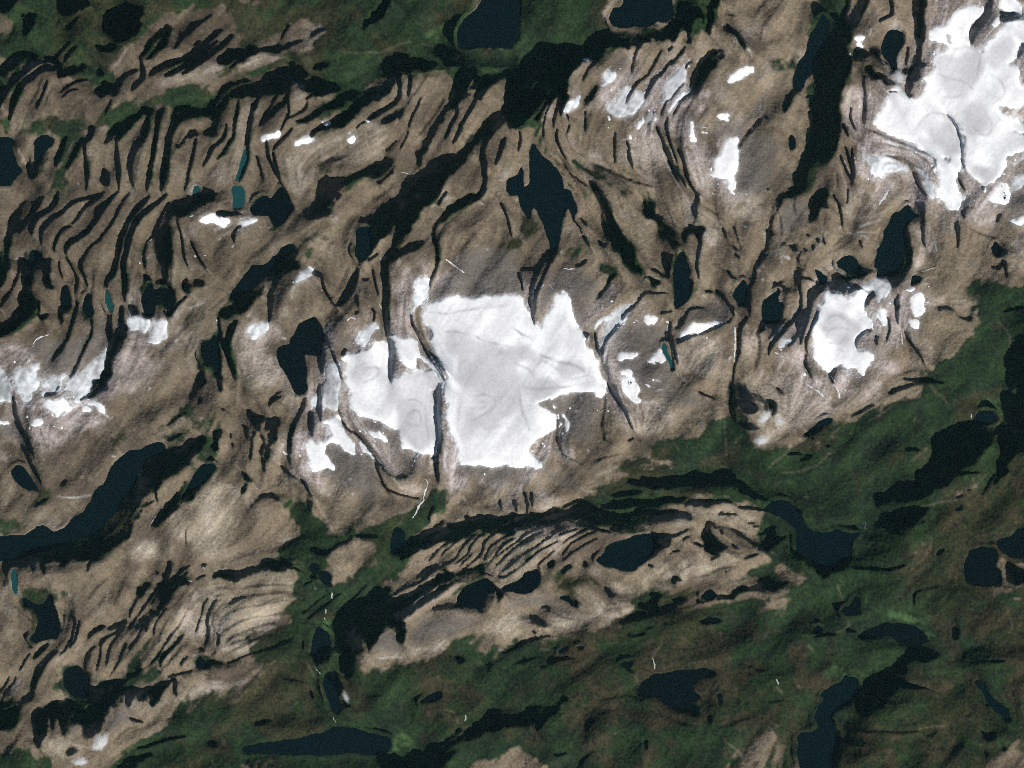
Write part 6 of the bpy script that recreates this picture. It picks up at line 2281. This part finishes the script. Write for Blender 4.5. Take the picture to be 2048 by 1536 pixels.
NICK = {
    'ragged dark lake with a narrow neck, running off the lower edge of the picture': 'ragged dark lake with a narrow neck',
    'thin dark tarn below the scree gullies, directly above the straight-sided creek lake': 'thin dark tarn below the scree gullies',
    'oblong dark pond alone on the green slope of the south valley': 'oblong dark pond',
    'boot-shaped black lake among brown ledges in the lower left': 'boot-shaped black lake among brown ledges',
    'broad lens-shaped dark lake filling the valley at the lower edge, left of centre': 'broad lens-shaped dark lake filling the valley',
    'dark round-bellied lake just left of the tall tapering lake': 'dark round-bellied lake',
    'small black button pond at the end of the scarp below the banded tan slope': 'small black button pond',
    'kite-shaped deep blue lake pointing down at the main white ice cap': 'kite-shaped deep blue lake',
    'small claw-shaped pond left of the craggy lake with rusty shores': 'small claw-shaped pond left of the craggy lake',
    'small triangular pond right of the foot of the tall tapering lake': 'small triangular pond',
    'craggy black lake with rusty shores and tiny islands in the southern moor': 'craggy black lake',
    'large dark oval lake below the parallel-ledged ridge, right of centre': 'large dark oval lake below the parallel-ledged ridge',
    'dark upright pond between ledges, right of the shadowed gully at the left edge': 'dark upright pond between ledges',
    'dark spindle-shaped pond just left of the narrow teal pond': 'dark spindle-shaped pond',
    'dark pond at the head of the gully near the left edge': 'dark pond at the head of the gully',
    'tiny black pond on the brown-green moor at the lower right': 'tiny black pond on the brown-green moor',
    'dark navy lake shaped like a tooth beside the north-east glacier': 'dark navy lake shaped like a tooth',
    'rounded dark lake with a bright green delta at the right edge valley': 'rounded dark lake with a bright green delta',
    'dot-sized black pond left of the large dark oval lake': 'dot-sized black pond',
    'flat cigar-shaped pond on the southern moor above the craggy lake': 'flat cigar-shaped pond on the southern moor',
    'long eel-shaped lake slanting across the moor in the lower right corner': 'long eel-shaped lake slanting across the moor',
    'finger-shaped dark pond at the border of pale rock and green valley': 'finger-shaped dark pond',
    'black pond in the long thin scarp line below the crater ridge': 'black pond in the long thin scarp line',
    'dark lake shaped like a maple leaf below the teal lake': 'dark lake shaped like a maple leaf',
    'dark elongated pond in the hollow left of the south-east ice cap': 'dark elongated pond in the hollow',
    'navy blue fjord-like lake at the green valley head below the main ice cap': 'navy blue fjord-like lake',
    'dark thumb-shaped pond near the left edge, above the long curved fjord': 'dark thumb-shaped pond near the left edge',
    'tiny meltwater pond at the foot of the black gorge through the ice': 'tiny meltwater pond',
    'dark bay-like lake cut off by the right edge of the picture': 'dark bay-like lake',
    'knotted black lake just left of the bay-like lake at the right edge': 'knotted black lake',
    'leaf-thin pond below the junction of scarps on the southern slope': 'leaf-thin pond below the junction of scarps',
    'long dark slanting lake running from lower left to upper right at the snow horn': 'long dark slanting lake',
    'dark mitten-ended lake lying in the wide green valley on the right': 'dark mitten-ended lake',
    'dark spindle-shaped lake beside pale green marsh in the lower right': 'dark spindle-shaped lake beside pale green marsh',
    'narrow navy lake half under the shadow of the great north-east wall': 'narrow navy lake',
    'large dark lake at the upper edge beside the bright green river delta': 'large dark lake at the upper edge',
    'upright pond just right of the craggy lake with rusty shores': 'upright pond just right of the craggy lake',
    'dark pod-shaped pond at the lower end of the parallel-ledged ridge': 'dark pod-shaped pond',
    'round pond beside the pale crescent of rock at the right': 'round pond beside the pale crescent of rock',
    'small black pond on the brown-green spur above the pale rock crescent': 'small black pond on the brown-green spur',
    'small upright oval pond in brown rock west of the great dark wall': 'small upright oval pond',
    'round pot-bellied black pond where the ledges meet the shadowed gorge': 'round pot-bellied black pond where the ledges',
    'straight-sided dark creek lake in the southern cross valley': 'straight-sided dark creek lake',
    'big two-lobed black lake just left of the western ice cap': 'big two-lobed black lake',
    'small upright black pond near the right edge, above the green valley': 'small upright black pond near the right edge',
    'blob-shaped black pond between the dot pond and the pod pond': 'blob-shaped black pond',
    'small shard-shaped lake right of the tall upright shard lake': 'small shard-shaped lake',
    'tall upright shard of a lake between centre and right, below the fork of scarps': 'tall upright shard of a lake',
    'slate-dark lake in the shadowed trough above the western ice cap': 'slate-dark lake in the shadowed trough',
    'slender shadowed lake in the trench right of the long curved fjord': 'slender shadowed lake in the trench',
    'small round pond left of the spindle-shaped lake in the lower right': 'small round pond left of the spindle-shaped lake',
    'small dark tarn in the green hollow below the bare dome, left of centre': 'small dark tarn in the green hollow',
    'black splotch-shaped lake above the twin snow leaves on the left': 'black splotch-shaped lake above the twin snow leaves',
    'bent dark pond above the spindle-shaped lake in the lower right': 'bent dark pond above the spindle-shaped lake',
    'square-cut navy lake with a pale sandy shore at the upper edge': 'square-cut navy lake with a pale sandy shore',
    'star-pointed black lake left of the big two-lobed lake': 'star-pointed black lake',
    'tall tapering navy lake below the north-east glacier': 'tall tapering navy lake below the north-east glacier',
    'slim blue inlet just left of the kite-shaped central lake': 'slim blue inlet',
    'small dark teal tarn left of the teal lake beneath the pale ridge': 'small dark teal tarn',
    'narrow teal pond between tan ledges on the left': 'narrow teal pond between tan ledges',
    'bright teal lake beside the small white cap of snow': 'bright teal lake',
    'curved turquoise tarn along the foot of the pale ridge in the upper left': 'curved turquoise tarn',
    'thumb-shaped pond below the long eel-shaped lake': 'thumb-shaped pond below the long eel-shaped lake',
    'small forked pond on the pink-brown ridge below the oval lake': 'small forked pond on the pink-brown ridge',
    'turquoise sliver of a tarn right of the triangular snow pocket': 'turquoise sliver of a tarn',
    'dark wedge-shaped lake under the lower tip of the ledged ridge, bottom centre': 'dark wedge-shaped lake',
    'thin green pond with a pale rim at the left edge, below the fjord': 'thin green pond with a pale rim',
    'long curved dark fjord winding in from the left edge': 'long curved dark fjord winding in',
    'dark rounded pond just right of the navy lake at the left edge': 'dark rounded pond',
    'small wing-shaped dark pond left of the round-bellied lake': 'small wing-shaped dark pond',
    'white boomerang-shaped snow patch on the brown plateau in the upper right': 'white boomerang-shaped snow patch on the brown plateau',
    'speckled white snow cap in the upper right corner': 'speckled white snow cap in',
    'small rounded snow patch just below the speckled cap in the upper right corner': 'small rounded snow patch',
    'wispy grey-white snow patch right of the small cap beside the teal lake': 'wispy grey-white snow patch',
    'thin wedge of snow on the shadow edge north-east of the kite-shaped lake': 'thin wedge of snow',
    'streaky white ice strip at the right edge below the big glacier': 'streaky white ice strip at the right edge',
    'round white patch above the grey speckled plateau, centre right': 'round white patch',
    "crumbling white snow patch just right of the main cap's lower arm": 'crumbling white snow patch',
    'blue-white crescent of snow left of the south-east ice cap': 'blue-white crescent of snow',
    'blue-white snow strip directly beneath the crescent left of the south-east cap': 'blue-white snow strip directly beneath the crescent',
    "curled white snow patch like a bird's head west of the big glacier's tongue": 'curled white snow patch',
    'dart-shaped white snow patch below the boomerang patch': 'dart-shaped white snow patch below the boomerang patch',
    'dimpled white ice field shaped like a mitten in the upper right centre': 'dimpled white ice field shaped like a mitten',
    'ear-shaped pale snow patch between the south-east cap and the square patch': 'ear-shaped pale snow patch',
    'large branching white glacier in the upper right corner': 'large branching white glacier in',
    'white snow fan cut off by the left edge of the picture': 'white snow fan',
    'scalloped white snow fan, second from the left edge': 'scalloped white snow fan second',
    'narrow grey-white snow tongue pointing down between two fans on the left': 'narrow grey-white snow tongue',
    'long triangular snow fan against a dark cliff on the left': 'long triangular snow fan against a dark cliff',
    'small snow neck above the narrow tongue between the fans': 'small snow neck above the narrow tongue',
    'grey hooked snow patch under the rock horn, left of centre': 'grey hooked snow patch under the rock horn',
    'bright horn-shaped snow patch above the upper left corner of the main ice cap': 'bright horn-shaped snow patch',
    'broken blue-white snow patch just above the western ice cap': 'broken blue-white snow patch',
    'smooth pure white glacier standing upright below the dart-shaped patch': 'smooth pure white glacier standing upright',
    'white ice lobe at the southern end of the big north-east glacier': 'white ice lobe',
    'smooth white lens of snow on the rim of a rock bowl, centre right': 'smooth white lens of snow',
    'tiny snow lip on the edge of the great dark wall': 'tiny snow lip',
    'largest white ice cap with grey swirling centre in the middle of the picture': 'largest white ice cap with grey swirling centre',
    'small jagged snow field between the western and the main ice cap': 'small jagged snow field',
    'slanting bluish snow patch under the northern scarp': 'slanting bluish snow patch under the northern scarp',
    'slim snow patch tucked beneath the dark northern scarp': 'slim snow patch',
    'small white dot of snow at the foot of a short scarp on the northern plateau': 'small white dot of snow',
    'bright round snow spot on the open northern plateau': 'bright round snow spot',
    'bright white snow cap just left of the teal lake': 'bright white snow cap',
    "thin curved snow line in the groove left of the western cap's lower lobe": 'thin curved snow line in the groove',
    'split snow patch on grey scree directly below the western ice cap': 'split snow patch on grey scree',
    'rolled grey-white snow patch above the two-lobed black lake': 'rolled grey-white snow patch',
    'triangular snow pocket beside the turquoise sliver tarn': 'triangular snow pocket beside the turquoise sliver tarn',
    "ring-like broken snow patch east of the main cap's right corner": 'ring-like broken snow patch',
    "white ribbon of snow running down beside the main cap's left edge": 'white ribbon of snow',
    'elongated grey-white ice tongue slanting down from the north-east ridge': 'elongated grey-white ice tongue',
    'boot-shaped white snow field on grey scree below the western cap': 'boot-shaped white snow field on grey scree',
    'round white snow patch west of the tooth-shaped lake': 'round white snow patch',
    'small snow patch hanging under the round one west of the tooth-shaped lake': 'small snow patch',
    'upright white snow strip along a pale curved scarp in the upper right': 'upright white snow strip',
    'bright slab of snow below the fans near the left edge': 'bright slab of snow',
    'arched bright snow strip right of the slab below the fans': 'arched bright snow strip right of the slab',
    'small bright snow pad between the slab and the arched strip': 'small bright snow pad',
    'flat snow strip cut off by the left edge below the fans': 'flat snow strip',
    'lower small snow pad beneath the bright slab near the left edge': 'lower small snow pad',
    "short upper snow sliver in the bay of the main cap's lower right": 'short upper snow sliver',
    "long lower snow sliver in the bay of the main cap's lower right": 'long lower snow sliver',
    'thumb-shaped white snow patch above the mitten-shaped ice field': 'thumb-shaped white snow patch',
    'white ice cap with a grey centre in the south-east, above the green valley': 'white ice cap with a grey centre',
    'slanting white streak below the mitten-shaped ice field': 'slanting white streak below the mitten-shaped ice field',
    'pale blurred snow patch right of the slanting streak, upper right centre': 'pale blurred snow patch',
    'narrow bluish ice strip along the scarp right of the elongated ice tongue': 'narrow bluish ice strip along the scarp',
    'long blue-white strip of snow running up the rim east of the main cap': 'long blue-white strip of snow',
    "slanting thin tail of ice west of the big glacier's lower tongue": 'slanting thin tail of ice',
    'shaded spiky snow patch at the foot of the tall tapering lake': 'shaded spiky snow patch',
    'small grey snow patch above the upper square patch': 'small grey snow patch',
    'lower lobe of the western ice field with faint concentric rings': 'lower lobe of the western ice field',
    'short snow band near the right edge under the big glacier': 'short snow band near the right edge',
    'western ice cap with an oval grey core, left of the black gorge': 'western ice cap with an oval grey core',
    'small winged snow patch on the left margin of the western cap': 'small winged snow patch',
    'streaky grey strip of ice along the left side of the western ice cap': 'streaky grey strip of ice',
}
IXf, IYf = XY(IX, IY)
LANDMARKS = []
for k in lake_names:
    if k not in lake_level: continue
    nm, lab, shade = LAKE_INFO[k]
    w_ = crop(padL[k] > .3, 6)
    m = np.zeros(shape, bool); m[w_] = gauss_fft(padL[k][w_].astype(float), .8) > .22
    c, d, a, b = bbox(m)
    keep = qmax(m[c:d, a:b].astype(int)) > 0
    z = np.full((d - c, b - a), (lake_level[k] + shift) * STEP * MPP)
    me = make_mesh(nm, IXf[c:d, a:b], IYf[c:d, a:b], z, keep, {'n': mat_lake, 'd': mat_lake_dark, 't': mat_teal}[shade])
    link(nm, me, lab, None, "mountain lakes and ponds", "structure")
    mm = np.argwhere(lakes[k] > .5)
    if len(mm): LANDMARKS.append((mm[:, 1].mean() * STEP, mm[:, 0].mean() * STEP, lab))

# ------------------------------------------------------------------ snow and ice, each body a thing of its own
INFRAME = np.full(shape, .01); INFRAME[PAD:-PAD, PAD:-PAD] = 1
def largest(m, w_):
    """the largest connected piece of a mask"""
    c, d, a, b = bbox(m, 2) if m.any() else (0, 1, 0, 1)
    s = m[c:d, a:b]; lab = np.where(s, np.arange(1, s.size + 1).reshape(s.shape), 0)
    for _ in range(2000):
        n = lab.copy()
        for sh in ((0, 1), (0, -1), (1, 0), (-1, 0)):
            n = np.maximum(n, np.roll(lab, sh, (0, 1)))
        n = np.where(s, n, 0)
        if (n == lab).all(): break
        lab = n
    if lab.max() == 0: return m
    v, inv = np.unique(lab[lab > 0], return_inverse=True)
    cn = np.bincount(inv.ravel(), weights=INFRAME[w_][c:d, a:b][lab > 0])
    out = np.zeros_like(m); out[c:d, a:b] = lab == v[cn.argmax()]
    return out
GREYISH = 'fan_a fan_b fan_c fan_d fan_e leaf_a leaf_b ridge_ice strip_a strip_n headpatch hornB patchroll snow_west horn streak_c corner_a capB2 tail_ice westsliver tiptongue crescent_w crescent_x sidepatch cornerice curl domeA patch_b ear winged'.split()
edge_noise = gnoise(shape, 1.1) * .6 + gnoise(shape, 3) * .5
for k, msk in snows.items():
    if k not in SNOW_INFO: print("no info", k); continue
    nm, cat, lab = SNOW_INFO[k]
    big = cat in ('ice cap', 'glacier', 'snow field')
    pm = pad(msk).astype(float)
    if not (pm > .3).any(): continue
    w_ = crop(pm > .3, 14)
    pm = pm[w_]
    f = gauss_fft(pm, .8)
    f = f + (.17 * edge_noise[w_] + .16 * fray[w_] + .10 * bandc[w_]) * (4 * f * (1 - f))
    m = largest(f > .42, w_)
    if not m.any(): continue
    m = largest((gauss_fft(m.astype(float), 1.0) > .12) & (f > .30), w_)
    c, d, a, b = bbox(m)
    ff = f[c:d, a:b]
    z = HM[w_][c:d, a:b] + 2.0 + np.clip(ff - .5, -.25, .5) * (28 if big else 20)
    if big:
        inner = gauss_fft(pm, 4)[c:d, a:b]
        z = z + 8 * sstep(inner, .5, 1)
    tone = 1.0
    if k in GREYISH:                              # old blue-grey ice, streaked
        tone = np.clip(.66 + .09 * n3[w_][c:d, a:b] + .07 * fray[w_][c:d, a:b] + .05 * bandc[w_][c:d, a:b] + .10 * n2[w_][c:d, a:b], .4, 1)[..., None] * np.array([.97, 1.0, 1.02])
    me = make_mesh(nm, IXf[w_][c:d, a:b], IYf[w_][c:d, a:b], z, qmax(m[c:d, a:b].astype(int)) > 0, mat_snow, snc[w_][c:d, a:b] * tone)
    link(nm, me, lab, cat, None)
    mm = np.argwhere(msk > .5)
    if len(mm): LANDMARKS.append((mm[:, 1].mean() * STEP, mm[:, 0].mean() * STEP, lab))

# ------------------------------------------------------------------ thin snow streaks and white-water streams
def hm_at(px, py):
    return sample(HM, px / STEP - .5 + PAD, py / STEP - .5 + PAD)
veg_shade_frame = VEG_SHADE[PAD:-PAD, PAD:-PAD]
short = [(x, y, l) for x, y, l in LANDMARKS if l in NICK]
seen = {}
for (p, w) in streaks:
    q = chaikin(p, False, 2)
    seg = np.hypot(*(q[1:] - q[:-1]).T); L = seg.sum()
    mid = q[len(q) // 2]
    vi = veg_shade_frame[min(max(int(mid[1] / STEP), 0), GH - 1), min(max(int(mid[0] / STEP), 0), GW - 1)]
    water = vi > .45
    faint = w < 2.2
    hw = max(w * .62, 1.15) * ((0.62 if faint else .9) if water else (.95 if faint else 1.25))
    if L < 16: hw *= 1.3
    # drape a ribbon of several cells across over the ground
    n = max(int(L / 1.5), 3)
    s = np.concatenate([[0], np.cumsum(seg)]); u = np.linspace(0, L, n)
    x = np.interp(u, s, q[:, 0]) + np.interp(u, np.arange(0, L + 6, 3), rng.standard_normal(len(np.arange(0, L + 6, 3))) * .5)
    y = np.interp(u, s, q[:, 1]) + np.interp(u, np.arange(0, L + 6, 3), rng.standard_normal(len(np.arange(0, L + 6, 3))) * .5)
    tx = np.gradient(x); ty = np.gradient(y); tl = np.hypot(tx, ty) + 1e-9; tx /= tl; ty /= tl
    prof = hw * (0.35 + .65 * np.sqrt(np.clip(np.minimum(u, L - u) / max(L * .3, 1e-6), 0, 1)))
    prof = prof * np.interp(u, np.arange(0, L + 8, 4), rng.uniform(.25, 1.35, len(np.arange(0, L + 8, 4))))
    nc = 5
    lat = np.linspace(-1, 1, nc)[None, :]
    GXs = x[:, None] - ty[:, None] * prof[:, None] * lat; GYs = y[:, None] + tx[:, None] * prof[:, None] * lat
    Z = hm_at(GXs, GYs) + (5 if water else 6) * (1 - .9 * np.abs(lat)) + 4
    c3 = np.tile(np.array([.40, .39, .38] if faint else [.72, .73, .75])[None, None], (n, nc, 1)) * rng.uniform(.7, 1.0, (n, 1, 1))
    nm = "stream" if water else "snow_streak"
    # wound so that the normals point up
    me = make_mesh(nm, (GXs[:, ::-1] - FW / 2) * MPP, (FH / 2 - GYs[:, ::-1]) * MPP, Z[:, ::-1], np.ones((n - 1, nc - 1), bool), (mat_brook if faint else mat_stream) if water else mat_snow, c3)
    if me.polygons[0].normal.z < 0: me.flip_normals()
    # words: length, lie, nearest landmark and the side of it
    dxx, dyy = q[-1] - q[0]; ang = math.degrees(math.atan2(-dyy, dxx)) % 180
    lie = "level" if ang < 22 or ang > 158 else "upright" if 68 < ang < 112 else "right-leaning" if ang <= 68 else "left-leaning"
    size = "tiny" if L < 9 else "short" if L < 22 else "long" if L > 60 else "thin"
    best = sorted(short, key=lambda t: math.hypot(t[0] - mid[0], t[1] - mid[1]))
    for lx, ly, ll in best:
        ddx, ddy = mid[0] - lx, mid[1] - ly
        side = ("right of" if ddx > 0 else "left of") if abs(ddx) > abs(ddy) else ("below" if ddy > 0 else "above")
        nick = NICK[ll]
        lab = f"{size} {lie} {'white stream' if water else 'snow streak'} {side} the {nick}"
        if lab not in seen: break
    seen[lab] = 1
    link(nm, me, lab, "stream" if water else "snow streak", "white streams in the green valleys" if water else "thin snow streaks on the bare rock")

# ------------------------------------------------------------------ a few small drifting clouds
def cloud(px, py, parts, label, dens):
    m = bpy.data.materials.new("cloud_vapour"); m.use_nodes = True
    nt = m.node_tree; N = nt.nodes; N.remove(N["Principled BSDF"])
    pv = N.new("ShaderNodeVolumePrincipled"); pv.inputs["Color"].default_value = (1, 1, 1, 1); pv.inputs["Anisotropy"].default_value = .2
    tc = N.new("ShaderNodeTexCoord"); no = N.new("ShaderNodeTexNoise"); no.inputs["Scale"].default_value = 1.5; no.inputs["Detail"].default_value = 4
    ln = N.new("ShaderNodeVectorMath"); ln.operation = 'LENGTH'; nt.links.new(tc.outputs["Object"], ln.inputs[0])
    nt.links.new(tc.outputs["Object"], no.inputs["Vector"])
    a1 = N.new("ShaderNodeMapRange"); a1.inputs[1].default_value = 1.0; a1.inputs[2].default_value = 0.25; a1.inputs[3].default_value = 0; a1.inputs[4].default_value = .62
    nt.links.new(ln.outputs["Value"], a1.inputs[0])
    ad = N.new("ShaderNodeMath"); ad.operation = 'ADD'; nt.links.new(a1.outputs[0], ad.inputs[0]); nt.links.new(no.outputs["Fac"], ad.inputs[1])
    a2 = N.new("ShaderNodeMapRange"); a2.inputs[1].default_value = .72; a2.inputs[2].default_value = 1.1; a2.inputs[3].default_value = 0; a2.inputs[4].default_value = dens
    nt.links.new(ad.outputs[0], a2.inputs[0])
    m2 = N.new("ShaderNodeMath"); m2.operation = 'MULTIPLY'; nt.links.new(a2.outputs[0], m2.inputs[0]); nt.links.new(a1.outputs[0], m2.inputs[1])
    nt.links.new(m2.outputs[0], pv.inputs["Density"])
    nt.links.new(pv.outputs[0], N["Material Output"].inputs["Volume"])
    import bmesh
    bm = bmesh.new(); bmesh.ops.create_icosphere(bm, subdivisions=3, radius=1.0)
    me = bpy.data.meshes.new("cloud"); bm.to_mesh(me); bm.free(); me.materials.append(m)
    zb = float(hm_at(np.array([float(px)]), np.array([float(py)]))[0])
    sx, sy, sz, rot, up = parts
    o = link("cloud", me, label, "cloud", "small drifting clouds")
    o.location = ((px - FW / 2) * MPP, (FH / 2 - py) * MPP, zb + up)
    o.scale = (sx * MPP, sy * MPP, sz * MPP); o.rotation_euler = (0, 0, rot)
cloud(1527, 834, (26, 15, 9, .9, 280), "upper of two small white clouds above the pale rock and green valley", 0.110)
cloud(1522, 880, (24, 15, 9, .4, 280), "lower of two small white clouds above the pale rock and green valley", 0.100)
cloud(203, 1482, (30, 20, 12, 1.0, 260), "small torn white cloud in the lower left", 0.160)
cloud(162, 1521, (24, 13, 10, .1, 260), "small white cloud nearest the lower left corner", 0.150)
cloud(1556, 842, (14, 18, 8, .3, 260), "smallest round white cloud, right of the pair by the pale rock", 0.070)
cloud(692, 1392, (22, 9, 7, -1.1, 220), "thin grey wisp of cloud over the straight-sided creek lake", 0.050)
cloud(1796, 156, (17, 22, 8, .4, 260), "smoky white cloud between the tooth-shaped lake and the big glacier", 0.070)

# ------------------------------------------------------------------ thin clean air over everything
import bmesh
hz = bpy.data.materials.new("haze"); hz.use_nodes = True
hn = hz.node_tree.nodes; hn.remove(hn["Principled BSDF"])
hv_ = hn.new("ShaderNodeVolumePrincipled"); hv_.inputs["Color"].default_value = (.44, .90, 1.0, 1)
hv_.inputs["Density"].default_value = 0.046 / 4200.0; hv_.inputs["Anisotropy"].default_value = 0.0
hz.node_tree.links.new(hv_.outputs[0], hn["Material Output"].inputs["Volume"])
bm = bmesh.new(); bmesh.ops.create_cube(bm, size=1.0)
me = bpy.data.meshes.new("haze"); bm.to_mesh(me); bm.free(); me.materials.append(hz)
o = link("haze", me, "thin bluish mountain air over the whole landscape", None, None, "stuff")
zlo, zhi = float(HX.min()) - 1.0, float(HX.max()) + 600.0
o.location = (0, 0, (zlo + zhi) / 2); o.scale = (2.2 * XS[-1], 2.2 * XS[-1], zhi - zlo)
print("haze", zlo, zhi)

# ------------------------------------------------------------------ specks of old snow too small to count
nearice = pad(blur(SN, 14)) * 2.6 * (.5 + pad(blur(F['P'], 8)))
sp = gnoise(shape, .9) + .7 * ledge
f = (sp - (3.75 - 1.2 * np.clip(nearice, 0, 1))) * .6
f = np.where((SNp > .1) | (LKp > .05) | (VEG_SHADE > .25) | (nearice < .12), -1, f)
me = make_mesh("snow_specks", IXf, IYf, HM + 2 + np.clip(f, -.3, .6) * 25, (qmax((f > -.12).astype(int)) > 0) & (qmax((f > 0).astype(int)) > 0), mat_snow, snc)
link("snow_specks", me, "scattered specks of old snow on pale rock around the ice caps", None, None, "stuff")
